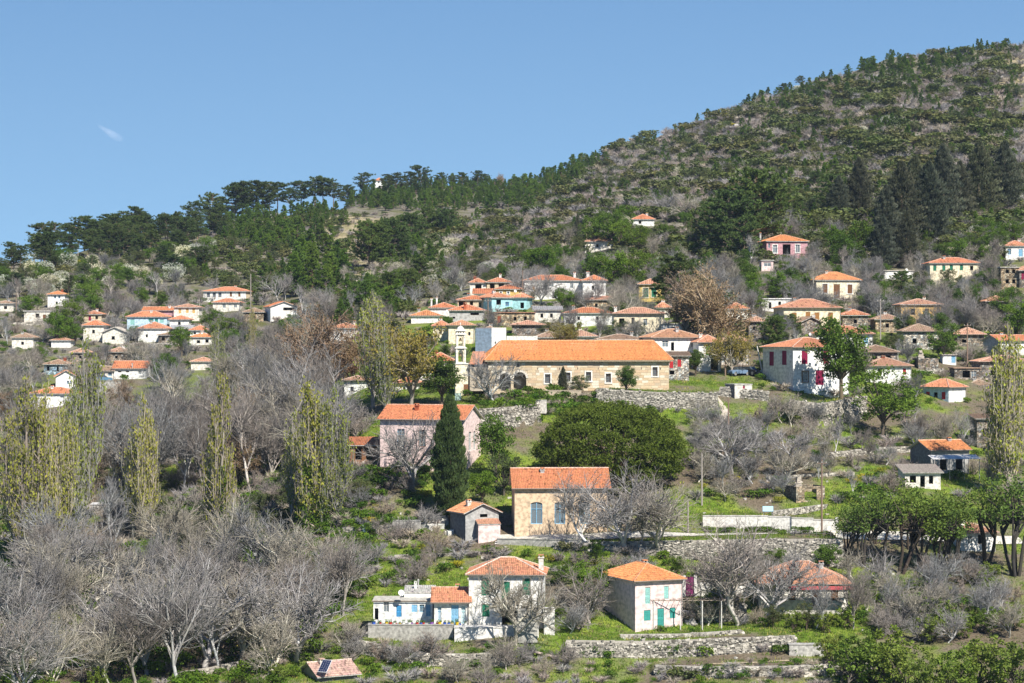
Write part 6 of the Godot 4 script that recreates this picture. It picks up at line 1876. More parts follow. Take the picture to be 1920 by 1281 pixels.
func make_kinds() -> void:
	var gb := Color(0.42, 0.41, 0.395)
	var gt := Color(0.215, 0.205, 0.195)
	add_kind("bare", "bare_tree", "leafless grey tree of the wood in the hollow beside the village", "tree", "bare trees in the wooded hollow", 11.0,
		[bare_variant(1, 11, 0.42, gb, gt, {rad = 0.016, up = 0.14, wiggle = 0.2, kids = [7, 6, 6, 6]}), bare_variant(2, 11, 0.5, gb, gt, {rad = 0.016, up = 0.12, wiggle = 0.22, kids = [7, 6, 6, 6]}), bare_variant(3, 11, 0.36, gb * 0.9, gt * 0.9, {rad = 0.015, trunk = 0.38, up = 0.16, wiggle = 0.18, kids = [7, 6, 6, 6]}), bare_variant(4, 11, 0.55, gb, gt * 1.05, {rad = 0.016, up = 0.1, wiggle = 0.26, kids = [7, 6, 6, 6]}), bare_variant(5, 11, 0.45, gb * 0.85, gt * 0.8, {rad = 0.016, wiggle = 0.16, up = 0.2, kids = [7, 6, 6, 6]}), bare_variant(6, 11, 0.32, gb * 1.5, gt * 1.2, {rad = 0.014, trunk = 0.5, wiggle = 0.15, up = 0.16, shrink = [0.6, 0.62, 0.58, 0.6]}), bare_variant(7, 11, 0.5, gb * 1.2, gt * 1.25, {rad = 0.016, wiggle = 0.24, up = 0.1})])
	add_kind("walnut", "walnut_tree", "pale-barked leafless tree with crooked branches", "tree", "pale bare walnut trees on the terraces", 8.0,
		[bare_variant(11, 8, 0.66, gb * 1.35, gt * 1.1, {trunk = 0.22, wiggle = 0.3, up = 0.07, rad = 0.0145, kids = [6, 6, 6, 7]}), bare_variant(12, 8, 0.78, gb * 1.1, gt * 1.2, {trunk = 0.2, wiggle = 0.34, up = 0.06, rad = 0.0145, kids = [6, 6, 6, 7]}), bare_variant(13, 8, 0.6, gb * 1.4, gt * 1.15, {trunk = 0.25, wiggle = 0.32, rad = 0.014, kids = [6, 6, 6, 7]}), bare_variant(14, 8, 0.72, gb * 0.9, gt, {trunk = 0.24, wiggle = 0.36, rad = 0.0145, kids = [6, 6, 6, 7]})])
	add_kind("plane", "plane_tree", "big plane tree with fine reddish-brown budding twigs", "tree", "budding plane trees", 14.0,
		[bare_variant(21, 14, 0.6, Color(0.34, 0.31, 0.27), Color(0.30, 0.22, 0.16), {trunk = 0.24, kids = [7, 6, 6, 5], leaf = Color(0.225, 0.165, 0.11), nleaf = 2, lsize = 0.13, puff = 0.3, rad = 0.02}), bare_variant(22, 14, 0.75, Color(0.36, 0.33, 0.29), Color(0.30, 0.23, 0.17), {trunk = 0.22, kids = [7, 6, 6, 5], leaf = Color(0.22, 0.165, 0.115), nleaf = 2, lsize = 0.13, puff = 0.3, rad = 0.02})])
	add_kind("gold", "budding_tree", "plane tree covered in small yellow-green spring buds", "tree", "budding plane trees", 12.0,
		[bare_variant(31, 12, 0.7, Color(0.33, 0.3, 0.26), Color(0.28, 0.24, 0.15), {trunk = 0.22, kids = [7, 6, 5, 5], leaf = Color(0.24, 0.20, 0.045), nleaf = 3, lsize = 0.15, puff = 0.35, rad = 0.02})])
	add_kind("brush", "twiggy_thicket_tree", "low brownish leafless thicket tree with a tangle of fine twigs", "tree", "brown thicket trees", 5.0,
		[bare_variant(41, 5, 1.0, Color(0.2, 0.17, 0.15), Color(0.29, 0.25, 0.22), {trunk = 0.14, kids = [8, 6, 5, 5], wiggle = 0.4, shrink = [2.0, 0.62, 0.6, 0.6]}), bare_variant(42, 5, 0.9, Color(0.22, 0.19, 0.16), Color(0.31, 0.285, 0.265), {trunk = 0.14, kids = [8, 6, 5, 5], wiggle = 0.42, shrink = [2.0, 0.62, 0.6, 0.6]})])
	add_kind("poplar", "poplar_tree", "tall slim poplar with sparse olive-green spring leaves", "tree", "poplars standing in the hollow", 26.0,
		[poplar_variant(51, 26, 2.6, Color(0.265, 0.29, 0.05), 190, false), poplar_variant(52, 26, 2.3, Color(0.28, 0.29, 0.055), 170, false), poplar_variant(53, 26, 3.0, Color(0.26, 0.29, 0.05), 210, false)])
	add_kind("ivypoplar", "ivy_clad_poplar", "tall poplar whose lower trunk is wrapped in bright ivy", "tree", "poplars standing in the hollow", 24.0,
		[poplar_variant(55, 24, 2.6, Color(0.25, 0.27, 0.048), 200, true), poplar_variant(56, 24, 2.2, Color(0.25, 0.265, 0.05), 150, true)])
	add_kind("pine", "pine_tree", "dark wild pine with an irregular clumped crown on the ridge", "tree", "wild pines on the ridge", 12.0,
		[pine_variant(61, 12, "wild", Color(0.080, 0.118, 0.042)), pine_variant(62, 12, "wild", Color(0.086, 0.124, 0.044)), pine_variant(63, 12, "wild", Color(0.076, 0.114, 0.040)), pine_variant(64, 12, "broad", Color(0.080, 0.120, 0.040))])
	add_kind("broad", "broad_pine", "broad dark green pine with branches down to the ground", "tree", "broad dark pines", 14.0,
		[pine_variant(65, 14, "broad", Color(0.098, 0.150, 0.044)), pine_variant(66, 14, "broad", Color(0.104, 0.155, 0.046))])
	add_kind("young", "young_pine", "young bright green pine of the reforested slope", "tree", "young pines on the upper slope", 6.0,
		[pine_variant(71, 6, "young", Color(0.112, 0.191, 0.029)), pine_variant(72, 6, "young", Color(0.125, 0.205, 0.033)), pine_variant(73, 6, "young", Color(0.099, 0.172, 0.029)), pine_variant(75, 6, "young", Color(0.106, 0.178, 0.032)), pine_variant(78, 6, "young", Color(0.116, 0.185, 0.034)), pine_variant(74, 6, "young", Color(0.092, 0.158, 0.032))])
	add_kind("cypress", "cypress_tree", "dark grey-green cypress in the hillside grove", "tree", "cypresses of the hillside grove", 16.0,
		[cypress_variant(81, 16, 3.4, 9000, Color(0.105, 0.120, 0.080), 2.2), cypress_variant(82, 16, 3.0, 9000, Color(0.110, 0.124, 0.086), 2.4)])
	add_kind("bigcypress", "cypress_tree", "single dense dark green cypress beside the pale pink house", "tree", "", 18.0, [cypress_variant(83, 18, 2.75, 15000, Color(0.066, 0.105, 0.040), 1.0, true)])
	add_kind("stonepine", "stone_pine", "huge dome-shaped umbrella pine with dense bright needles", "tree", "", 10.0, [stone_pine_variant(91)])
	add_kind("green", "leafy_tree", "bright fresh-green leafy tree between the village houses", "tree", "fresh green trees", 8.0,
		[leafy_variant(101, 8, 3.2, Color(0.10, 0.175, 0.022)), leafy_variant(102, 8, 3.6, Color(0.115, 0.185, 0.025)), leafy_variant(103, 8, 2.9, Color(0.09, 0.155, 0.022))])
	add_kind("greenbush", "green_bush", "bright green bush leafed down to the ground", "bush", "fresh green bushes", 5.0, [leafy_variant(105, 5, 2.6, Color(0.15, 0.22, 0.035), {clear = 0.08, clumps = 60, leaves = 38, clump = 0.10, stems = 4}), leafy_variant(106, 5, 3.0, Color(0.165, 0.215, 0.04), {clear = 0.08, clumps = 60, leaves = 38, clump = 0.10, stems = 4})])
	add_kind("olive", "olive_tree", "grey-green evergreen tree with a soft rounded crown", "tree", "grey-green evergreen trees", 6.0,
		[leafy_variant(111, 6, 2.8, Color(0.115, 0.14, 0.062), {lsize = 0.12, clumps = 50, clear = 0.2}), leafy_variant(112, 6, 2.6, Color(0.10, 0.125, 0.05), {lsize = 0.12, clumps = 50, clear = 0.2})])
	add_kind("darktree", "evergreen_tree", "dark green dense-leaved tree", "tree", "dark green garden trees", 8.0,
		[leafy_variant(121, 8, 3.0, Color(0.085, 0.145, 0.026), {clumps = 70, leaves = 90}), leafy_variant(122, 8, 2.6, Color(0.08, 0.135, 0.028), {clumps = 70, leaves = 90})])
	add_kind("slant", "willowy_tree", "loose green tree with dark slanting trunk below the road", "tree", "slanting green trees below the road", 9.0,
		[leafy_variant(131, 9, 3.3, Color(0.14, 0.21, 0.04), {clumps = 54, leaves = 34, clear = 0.36, clump = 0.10, stems = 3, bark = Color(0.075, 0.065, 0.055)}), leafy_variant(132, 9, 3.0, Color(0.13, 0.195, 0.04), {clumps = 48, leaves = 34, clear = 0.42, clump = 0.10, stems = 4, bark = Color(0.075, 0.065, 0.055)})])
	add_kind("bloom", "blossoming_tree", "spring tree or bush covered in white blossom", "tree", "white blossoming trees", 4.0,
		[leafy_variant(141, 4, 2.1, Color(0.20, 0.23, 0.10), {clumps = 30, leaves = 50, clear = 0.12, lsize = 0.13, bloom = Color(0.66, 0.66, 0.54), nbloom = 1100}), leafy_variant(142, 4, 2.4, Color(0.17, 0.21, 0.08), {clumps = 30, leaves = 50, clear = 0.12, lsize = 0.13, bloom = Color(0.68, 0.68, 0.58), nbloom = 800})])
	add_kind("shrub", "maquis_shrub", "rounded dark olive-green evergreen shrub of the hillside scrub", "shrub", "evergreen shrubs of the hillside", 1.45,
		[bush_variant(151, Color(0.108, 0.136, 0.046), 420, 0.13), bush_variant(152, Color(0.122, 0.145, 0.054), 420, 0.13), bush_variant(153, Color(0.095, 0.128, 0.040), 420, 0.12, 0.75), bush_variant(154, Color(0.130, 0.136, 0.058), 420, 0.13, 0.55)])
	add_kind("scrub", "leafless_shrub", "grey-violet leafless shrub of the hillside scrub", "shrub", "leafless shrubs of the hillside", 1.45,
		[twig_bush_variant(161, Color(0.36, 0.33, 0.32), 420, 0.02), twig_bush_variant(162, Color(0.31, 0.29, 0.285), 420, 0.02), twig_bush_variant(163, Color(0.38, 0.345, 0.32), 420, 0.022)])
	add_kind("weed", "leafy_weed_bush", "lush bright green weed bush on a terrace", "shrub", "green weed bushes on the terraces", 1.3,
		[bush_variant(171, Color(0.085, 0.165, 0.018), 300, 0.13), bush_variant(172, Color(0.11, 0.18, 0.022), 300, 0.14), bush_variant(173, Color(0.075, 0.14, 0.018), 300, 0.13)])
	add_kind("broom", "flowering_broom", "low bush covered in yellow spring flowers", "shrub", "yellow flowering bushes", 1.3,
		[bush_variant(181, Color(0.36, 0.32, 0.025), 300, 0.12, 0.5), bush_variant(182, Color(0.28, 0.28, 0.03), 300, 0.12, 0.6)])

func make_plants() -> void:
	make_kinds()
	var short := {bare = "leafless grey tree", walnut = "pale crooked leafless tree", plane = "reddish-brown budding plane tree", gold = "yellow-green budding tree", brush = "brownish twiggy thicket tree", poplar = "slim poplar", ivypoplar = "ivy-clad poplar", pine = "dark clumped pine", broad = "broad dark pine", young = "young bright green pine", cypress = "dark cypress", bigcypress = "cypress", stonepine = "umbrella pine", green = "bright green leafy tree", greenbush = "bright green bush", olive = "grey-green evergreen tree", darktree = "dark green dense tree", slant = "slanting green tree", bloom = "white blossoming tree", shrub = "dark evergreen shrub", scrub = "grey leafless shrub", weed = "lush green weed bush", broom = "yellow-flowering low bush"}
	for k in short: kinds[k].short = short[k]
	# ---- trees one can name
	put("stonepine", 1145, 908, 742, "", 0.98)
	put("bigcypress", 843, 978, 737)
	put("cypress", 1083, 458, 398, "slim lone cypress on the slope above the village", 0.7)
	for c in [[1573, 420, 328], [1611, 418, 293], [1662, 480, 345], [1690, 470, 300], [1716, 440, 290], [1742, 460, 300], [1768, 430, 268], [1800, 420, 300], [1836, 410, 262], [1884, 400, 262], [1700, 500, 395], [1655, 510, 400]]:
		put("cypress", c[0], c[1], c[2], "", 1.35)
	for c in [[1362, 485, 350], [1412, 470, 308], [1462, 425, 338], [1335, 470, 372], [1560, 412, 322], [1395, 492, 400], [1530, 360, 318], [1265, 580, 470], [1690, 560, 505], [1455, 660, 590], [1480, 640, 586]]:
		put("broad", c[0], c[1], c[2])
	for c in [[692, 505, 408], [712, 500, 415], [735, 498, 405], [752, 470, 400], [775, 470, 395], [800, 455, 385], [825, 452, 388], [845, 440, 390], [735, 575, 505], [765, 570, 500], [710, 568, 520], [790, 540, 480]]:
		put("broad", c[0], c[1], c[2], "broad dark pine below the sandy clearing")
	# ridge skyline
	for c in [[64, 488, 445], [82, 480, 415], [102, 478, 412], [130, 470, 415], [158, 470, 402], [182, 462, 410], [205, 455, 408], [232, 452, 405], [256, 448, 385], [275, 440, 400], [300, 440, 400], [325, 435, 402], [360, 420, 375], [398, 410, 357], [440, 400, 340], [455, 402, 338], [484, 400, 336], [505, 398, 338], [520, 398, 340], [545, 396, 350], [565, 392, 336], [590, 390, 328], [605, 388, 332], [625, 385, 338], [650, 378, 345],
			[680, 372, 322], [730, 372, 325], [745, 372, 322], [772, 368, 320], [790, 366, 308], [826, 362, 322], [850, 360, 328], [868, 360, 322], [895, 358, 318], [910, 356, 325], [965, 352, 330]]:
		put("pine", c[0], c[1], c[2], "", 1.15)
	put("plane", 935, 356, 322, "small brown bare tree on the skyline")
	for c in [[1285, 250, 228], [1198, 283, 263], [1210, 280, 258], [1396, 200, 186], [1412, 196, 182], [1470, 175, 155], [1500, 165, 140]]:
		put("pine", c[0], c[1], c[2], "", 1.0)
	# poplars
	for c in [[48, 1062, 690, 1.0, "tallest poplar of the dense western cluster"], [86, 1052, 700, 0.9, "slim poplar in the middle of the western cluster"], [112, 1046, 752, 0.9, "short poplar at the edge of the western cluster"], [156, 985, 618, 0.85, "tall thin poplar before the white gable-fronted house"], [138, 1030, 700, 0.9, "slim poplar between the cluster and the white panel hut"], [250, 1010, 780, 1.0, "poplar of the trio, the lower one beside the timber heap"], [270, 1015, 725, 0.95, "tallest poplar of the trio above the timber heap"], [285, 1000, 770, 0.9, "thin third poplar of the trio by the timber heap"], [410, 760, 600, 0.8, "small far poplar below the broad orange eaves"], [472, 700, 560, 0.7, "thin far poplar below the white balcony house"], [548, 985, 760, 1.0, "slender poplar beside the ivy-clad pair"], [632, 985, 715, 1.0, "leafy poplar next to the dark timber-fronted shed"], [30, 1045, 800, 1.1, "low broad poplar at the outer edge of the western cluster"]]:
		put("poplar", c[0], c[1], c[2], c[4], c[3] * 1.3)
	for c in [[417, 1050, 690, 0.9, "tall poplar wrapped in ivy standing alone in the hollow"], [577, 1010, 698, 1.25, "taller poplar of the ivy-clad pair"], [603, 1000, 745, 1.15, "shorter poplar of the ivy-clad pair"], [395, 1030, 800, 0.8, "small ivy-clad poplar beside the lone tall one"]]:
		put("ivypoplar", c[0], c[1], c[2], c[4], c[3] * 1.2)
	put("poplar", 700, 765, 538, "golden-green poplar with a broad crown above the pink house", 1.6, 2)
	put("poplar", 722, 780, 610, "golden-green poplar with a broad crown above the pink house", 1.5, 0)
	put("poplar", 1893, 935, 598, "poplar of the pair by the tall roofed stone ruin", 1.4, 2)
	put("poplar", 1868, 930, 700, "poplar of the pair by the tall roofed stone ruin", 1.3, 1)
	# planes and walnuts
	put("plane", 612, 760, 562); put("plane", 560, 740, 590); put("plane", 660, 730, 600)
	put("plane", 1335, 668, 478, "brown-twigged plane tree behind the parking place", 1.05, 1, 430.0); put("plane", 1285, 640, 500, "brown-twigged plane tree above the church", 0.9, 0)
	put("gold", 768, 765, 588, "", 0.85); put("gold", 1065, 655, 598, "yellow-green budding bush tree behind the church roof", 1.2, 0, 404.0); put("gold", 1375, 705, 610, "budding tree beside the parked cars", 0.9)
	put("walnut", 1172, 1032, 858, "pale bare walnut tree spreading before the ochre schoolhouse", 1.25, 0)
	put("walnut", 1104, 1020, 872, "bare walnut against the right half of the ochre schoolhouse".replace("right half", "east half"), 1.1, 2)
	put("bare", 1205, 1030, 868, "upright grey tree among the walnuts beside the ochre schoolhouse", 1.1)
	put("walnut", 1235, 1030, 900, "smaller bare walnut beside the ochre schoolhouse", 1.1, 1)
	put("walnut", 966, 1210, 1045, "dark bare fig tree in front of the green-shuttered house", 0.95, 3)
	put("walnut", 1382, 1172, 955, "tall bare walnut between the pink-white house and the red hip roof", 1.1, 2)
	put("walnut", 1425, 1165, 1010, "crooked bare walnut before the red hip roof", 1.0, 1)
	put("walnut", 775, 922, 760, "dark-limbed bare tree in front of the pale pink house", 1.0, 3)
	put("walnut", 932, 758, 655, "bare tree in front of the church porch arches", 0.8, 1)
	put("walnut", 1372, 890, 775, "dark-trunked bare tree on the green slope by the footpath", 1.2, 3)
	put("walnut", 1530, 1180, 1070, "thin bare tree at the corner of the red hip roof", 0.8, 2)
	put("walnut", 1110, 1170, 1040, "half-leafless tree between the two lower houses", 0.9, 0)
	put("walnut", 1250, 402, 352, "pale bare fig tree above the little hillside cottage", 1.5, 0); put("walnut", 1285, 415, 360, "pale bare fig tree above the little hillside cottage", 1.4, 2)
	put("walnut", 1010, 575, 500, "bare tree before the long white terrace house", 0.8, 1); put("walnut", 1115, 580, 505, "bare tree before the lower white end house", 0.8, 2)
	# leafy trees
	put("darktree", 1578, 748, 590, "large dark green tree in front of the big white house", 1.0, 0)
	put("green", 1655, 822, 682, "round bright green tree below the white orange-roofed house", 1.15, 1)
	put("darktree", 1304, 706, 654, "clipped round dark green bush tree near the church corner", 1.0, 1)
	put("darktree", 1312, 630, 566, "dense green tree above the green-shuttered white house", 1.0, 0)
	put("darktree", 828, 765, 666, "olive-yellow dome-shaped laurel beside the bell tower", 1.2, 1)
	put("darktree", 1175, 748, 686, "dark green shrub tree against the church wall", 0.95, 1)
	put("olive", 1087, 742, 702, "grey olive bush under the church windows", 1.1); put("cypress", 1056, 736, 686, "tiny dark conifer between two church windows", 1.0)
	put("weed", 1042, 742, 718, "low dark hedge bush under the church windows", 1.1); put("weed", 995, 742, 722, "palm-like green bush beside the porch arches", 1.0)
	put("green", 930, 905, 772, "yellow-green ivy-covered tree between cypress and umbrella pine", 0.75, 2)
	put("green", 905, 950, 880, "pale leafy bush behind the stone shed", 1.0, 0); put("olive", 945, 930, 850, "olive tree beside the ochre schoolhouse")
	for c in [[1120, 470, 398], [1150, 465, 392], [1165, 472, 412], [1195, 478, 420], [1115, 548, 470], [1150, 550, 468], [1185, 548, 465], [1225, 530, 470], [1025, 520, 458], [1000, 522, 465], [1050, 500, 455], [1640, 560, 528], [1610, 500, 410], [1580, 505, 430], [1555, 470, 420]]:
		put("green", c[0], c[1], c[2])
	for c in [[125, 640, 560], [155, 590, 528], [170, 580, 530], [110, 650, 585], [340, 670, 610], [75, 690, 650], [1100, 1150, 1050], [1700, 640, 590], [1880, 600, 540], [1910, 640, 560], [1770, 680, 600]]:
		put("green", c[0], c[1], c[2])
	for c in [[1618, 1062, 930, 0.15], [1655, 1068, 905, -0.2], [1690, 1075, 900, -0.25], [1725, 1070, 915, -0.2], [1760, 1075, 925, -0.15], [1795, 1078, 930, 0.2], [1590, 1040, 950, 0.1], [1850, 1060, 900, 0.1], [1905, 1080, 880, 0.0], [1640, 1020, 930, 0.1], [1705, 1030, 920, -0.1], [1775, 1040, 915, 0.1]]:
		var t := put("slant", c[0], c[1], c[2])
		t.rotation.z = c[3]
	for c in [[1600, 1290, 1180], [1650, 1285, 1170], [1690, 1300, 1200], [1790, 1310, 1210], [1850, 1300, 1190], [1900, 1310, 1200], [1740, 1315, 1230], [1560, 1250, 1190]]:
		put("greenbush", c[0], c[1], c[2], "bright green bushy tree at the foot of the lowest terrace")
	for c in [[1512, 1182, 1128], [1450, 1178, 1135]]: put("olive", c[0], c[1], c[2], "olive bush screening the front of the red hip roof house")
	for c in [[1600, 1180, 1050]]: put("bare", c[0], c[1], c[2], "bare grey tree screening the red hip roof house")
	for c in [[1700, 640, 560], [1722, 632, 572], [1752, 640, 566], [1770, 625, 560]]: put("bare", c[0], c[1], c[2])
	for c in [[1690, 632, 588], [1735, 628, 582], [1765, 640, 585]]: put("darktree", c[0], c[1], c[2])
	# ---- scattered growth
	var ridge := [[640, 352], [960, 346], [1110, 292], [1115, 320], [1060, 360], [1000, 392], [800, 398], [640, 392]]
	scatter(ridge, 8.5, [[8, "young", 3.5, 8.0, 0.5, 0.3], [1, "shrub", 2, 3.5, 1.4, 0.3], [1, "scrub", 2, 3.5, 1.4, 0.3]], 1001, "in the pine plantation along the ridge")
	scatter([[1385, 198], [1560, 130], [1640, 108], [1920, 75], [1920, 95], [1700, 165], [1560, 192], [1450, 216]], 10, [[5, "young", 2.5, 7, 0.5, 0.3], [2, "shrub", 2, 4, 1.4, 0.3], [2, "scrub", 2, 4, 1.4, 0.3]], 1002, "on the skyline of the high hill")
	scatter([[380, 402], [600, 372], [640, 392], [585, 420], [560, 480], [470, 470], [400, 455]], 9, [[6, "young", 4, 7.5, 0.5, 0.3], [2, "shrub", 1.6, 3, 1.4, 0.3], [1.5, "scrub", 1.4, 2.6, 1.4, 0.3]], 1003, "in the plantation on the western spur")
	scatter([[550, 470], [625, 455], [645, 520], [660, 575], [560, 565], [520, 520]], 17, [[6, "young", 6, 11, 0.5, 0.1], [2, "shrub", 1.6, 3, 1.4, 0.2], [2, "scrub", 1.4, 2.6, 1.4, 0.3]], 1004, "in the gully below the sandy clearing")
	scatter([[40, 492], [110, 452], [260, 440], [420, 415], [420, 450], [330, 478], [240, 495], [100, 500]], 15, [[6, "pine", 7, 11, 0.7, 0.1], [2, "shrub", 2, 3.5, 1.4, 0.3], [1, "green", 4, 6, 0.8, 0.2]], 1005, "in the pine wood of the western ridge")
	scatter([[1000, 392], [1100, 300], [1200, 245], [1400, 165], [1560, 150], [1700, 150], [1920, 85], [1920, 440], [1700, 450], [1520, 430], [1300, 425], [1180, 402], [1060, 440], [960, 470], [860, 500], [800, 430]], 9.5,
		[[5, "shrub", 2.0, 5.4, 1.4, 0.2], [13, "scrub", 1.6, 4.4, 1.4, 0.3], [1.6, "brush", 3, 5, 1.3, 0.2], [1.2, "olive", 3, 6, 0.9, 0.15], [0.5, "broom", 1.2, 2, 1.4, 0.1], [0.35, "bloom", 2.5, 4.5, 1.0, 0.1], [0.8, "young", 3, 6, 0.5, 0.1]], 1006, "on the high scrub hillside above the village")
	scatter([[690, 460], [860, 500], [1060, 445], [1180, 420], [1420, 430], [1920, 445], [1920, 500], [1520, 500], [1300, 500], [1000, 520], [870, 530], [790, 570], [690, 575]], 14,
		[[5, "shrub", 1.6, 4, 1.4, 0.12], [5, "scrub", 1.6, 4, 1.4, 0.15], [2, "olive", 3, 6, 0.9, 0.1], [0.7, "bloom", 2.5, 4.5, 1.0, 0.1], [1.5, "bare", 5, 8, 0.8, 0.25], [0.8, "green", 4, 7, 0.8, 0.1]], 1007, "on the lower hillside just above the houses")
	scatter([[400, 455], [560, 480], [520, 520], [560, 560], [470, 560], [380, 535], [330, 480]], 10, [[4, "shrub", 1.4, 3.2, 1.4, 0.15], [5, "scrub", 0.9, 1.8, 1.5, 0.2], [1.6, "young", 3, 5.5, 0.5, 0.15], [0.5, "olive", 3, 4.5, 0.9, 0.1]], 1008, "on the dark heath slope of the western spur")
	scatter([[0, 500], [240, 488], [400, 460], [380, 535], [240, 548], [0, 568]], 15, [[4, "bloom", 3, 5.5, 1.1, 0.12], [3, "olive", 3, 6, 0.9, 0.1], [3, "shrub", 1.6, 3.2, 1.4, 0.12], [2, "bare", 4, 7, 0.8, 0.2], [2, "green", 4, 7, 0.8, 0.1], [0.6, "broom", 1.2, 2.2, 1.4, 0.1], [1, "pine", 6, 9, 0.7, 0.1]], 1009, "among the blossom orchards above the west quarter")
	# clearing
	scatter([[590, 404], [755, 402], [740, 440], [700, 460], [695, 540], [665, 545], [640, 470]], 9, [[3, "shrub", 1.0, 2.6, 1.4, 0.2], [3, "scrub", 0.9, 2.2, 1.4, 0.2]], 1010, "in the sandy clearing")
	# west quarter
	scatter([[0, 566], [380, 545], [560, 560], [640, 600], [600, 690], [420, 720], [0, 770]], 18, [[5, "bare", 5, 9, 0.8, 0.22], [2, "walnut", 3.5, 6, 1.1, 0.2], [1.2, "green", 4, 7, 0.8, 0.08], [1.2, "olive", 3, 5, 0.9, 0.08], [2.5, "scrub", 1.6, 3, 1.4, 0.15], [2, "weed", 0.8, 1.8, 1.5, 0.1]], 1011, "in the gardens of the west quarter")
	# village lanes and gardens
	scatter([[770, 580], [870, 535], [1000, 510], [1400, 505], [1700, 500], [1920, 480], [1920, 760], [1700, 760], [1420, 640], [1300, 610], [1000, 625], [780, 640]], 15.5, [[6, "bare", 4.5, 8, 0.8, 0.22], [3, "walnut", 3.5, 6, 1.1, 0.2], [1.2, "green", 3.5, 6, 0.8, 0.07], [1.2, "olive", 3, 5, 0.9, 0.07], [2, "scrub", 1.5, 2.8, 1.4, 0.12], [2, "weed", 0.8, 1.8, 1.5, 0.08], [0.8, "darktree", 3.5, 6, 0.8, 0.06]], 1012, "in the village lanes and gardens")
	# the wooded hollow
	scatter([[140, 770], [300, 720], [480, 690], [700, 690], [735, 760], [700, 830], [640, 880], [480, 920], [300, 940], [60, 960], [0, 800]], 38, [[9, "bare", 12, 19, 0.7, 0.4], [0.6, "plane", 9, 12, 0.9, 0.3]], 1013, "in the wooded hollow behind the poplars")
	scatter([[0, 790], [140, 760], [480, 740], [700, 760], [690, 900], [640, 1010], [0, 1040]], 26, [[3, "scrub", 1.5, 3, 1.4, 0.2], [2, "weed", 0.9, 2, 1.5, 0.2], [1, "brush", 3, 5, 1.3, 0.2]], 1014, "in the undergrowth of the wooded hollow")
	scatter([[0, 1040], [320, 1050], [520, 1060], [700, 1075], [690, 1150], [620, 1220], [540, 1300], [0, 1330]], 60, [[6, "walnut", 8, 13, 1.2, 0.25], [5, "bare", 10, 15, 0.8, 0.2], [1.0, "brush", 3, 5, 1.3, 0.2]], 1015, "in the bare orchard below the poplars")
	scatter([[0, 1010], [520, 1020], [700, 1060], [660, 1190], [540, 1300], [0, 1330]], 30, [[6, "weed", 0.9, 2.2, 1.5, 0.2], [2, "scrub", 1.0, 1.8, 1.4, 0.2], [0.4, "greenbush", 2, 3.5, 1.0, 0.2]], 1016, "in the undergrowth of the bare orchard")
	# slopes between the terraces
	scatter([[640, 900], [720, 890], [800, 930], [830, 1000], [930, 1030], [1100, 1040], [1120, 1080], [1000, 1050], [870, 1060], [800, 1110], [660, 1110], [640, 1000]], 26, [[3, "weed", 0.8, 1.8, 1.5, 0.08], [3, "scrub", 1.0, 2.2, 1.4, 0.1], [1.5, "brush", 2.5, 4, 1.3, 0.08], [1, "walnut", 3.5, 5.5, 1.1, 0.08], [0.3, "broom", 0.7, 1.2, 1.4, 0.1]], 1017, "on the bank around the dark cypress")
	scatter([[1290, 780], [1480, 790], [1600, 810], [1720, 830], [1700, 940], [1560, 950], [1440, 950], [1300, 950]], 27, [[3, "weed", 0.8, 1.8, 1.5, 0.08], [3, "scrub", 1.2, 2.4, 1.4, 0.1], [3, "walnut", 3.5, 6, 1.1, 0.1], [2, "bare", 4, 7, 0.8, 0.12], [1, "brush", 3, 4.5, 1.3, 0.1], [0.3, "broom", 0.7, 1.2, 1.4, 0.1]], 1018, "on the green slope below the church terrace")
	scatter([[1680, 780], [1920, 760], [1920, 960], [1770, 940], [1720, 880]], 28, [[3, "brush", 3, 5, 1.3, 0.12], [3, "bare", 5, 8, 0.8, 0.12], [2, "weed", 0.8, 1.8, 1.5, 0.1], [2, "scrub", 1.2, 2.4, 1.4, 0.1]], 1019, "on the slope by the grey gabled house")
	scatter([[1620, 1095], [1880, 1085], [1925, 1200], [1640, 1215]], 32, [[2.5, "brush", 3, 5, 1.3, 0.1], [2, "walnut", 4, 7, 1.1, 0.1], [5, "weed", 0.9, 2.4, 1.5, 0.1], [2, "greenbush", 2.5, 4.5, 1.0, 0.1]], 1020, "in the thicket below the slanting trees")
	scatter([[620, 1200], [1060, 1230], [1060, 1300], [600, 1300]], 27, [[3, "weed", 0.6, 1.4, 1.5, 0.08], [3, "scrub", 1.0, 2.0, 1.4, 0.08], [1.2, "brush", 2.5, 4, 1.3, 0.05], [0.7, "walnut", 3, 4.5, 1.1, 0.05]], 1021, "on the bank below the flower-pot cottage")
	scatter([[1060, 1240], [1640, 1240], [1640, 1310], [1060, 1310]], 30, [[3, "weed", 0.5, 1.2, 1.5, 0.08], [3, "scrub", 0.8, 1.6, 1.4, 0.08]], 1022, "on the lowest grass terrace")
	scatter([[1030, 1050], [1600, 1075], [1640, 1180], [1500, 1190], [1400, 1180], [1300, 1190], [1040, 1190]], 30, [[3, "weed", 0.7, 1.6, 1.5, 0.04], [2, "scrub", 1.0, 2.0, 1.4, 0.05], [1, "brush", 2.5, 4, 1.3, 0.05], [0.6, "green", 3, 4.5, 0.8, 0.04], [1, "walnut", 3, 5, 1.1, 0.06]], 1023, "on the bank under the road wall")
	scatter([[880, 745], [1120, 745], [1120, 765], [1000, 800], [890, 770]], 18, [[4, "weed", 0.9, 2.0, 1.5, 0.08], [1, "scrub", 1.2, 2, 1.4, 0.08]], 1024, "in the churchyard garden")
	scatter([[655, 885], [800, 885], [800, 925], [655, 930]], 17, [[4, "weed", 1.0, 2.0, 1.5, 0.1], [2, "scrub", 1.2, 2.4, 1.4, 0.1]], 1025, "in the garden of the pale pink house")
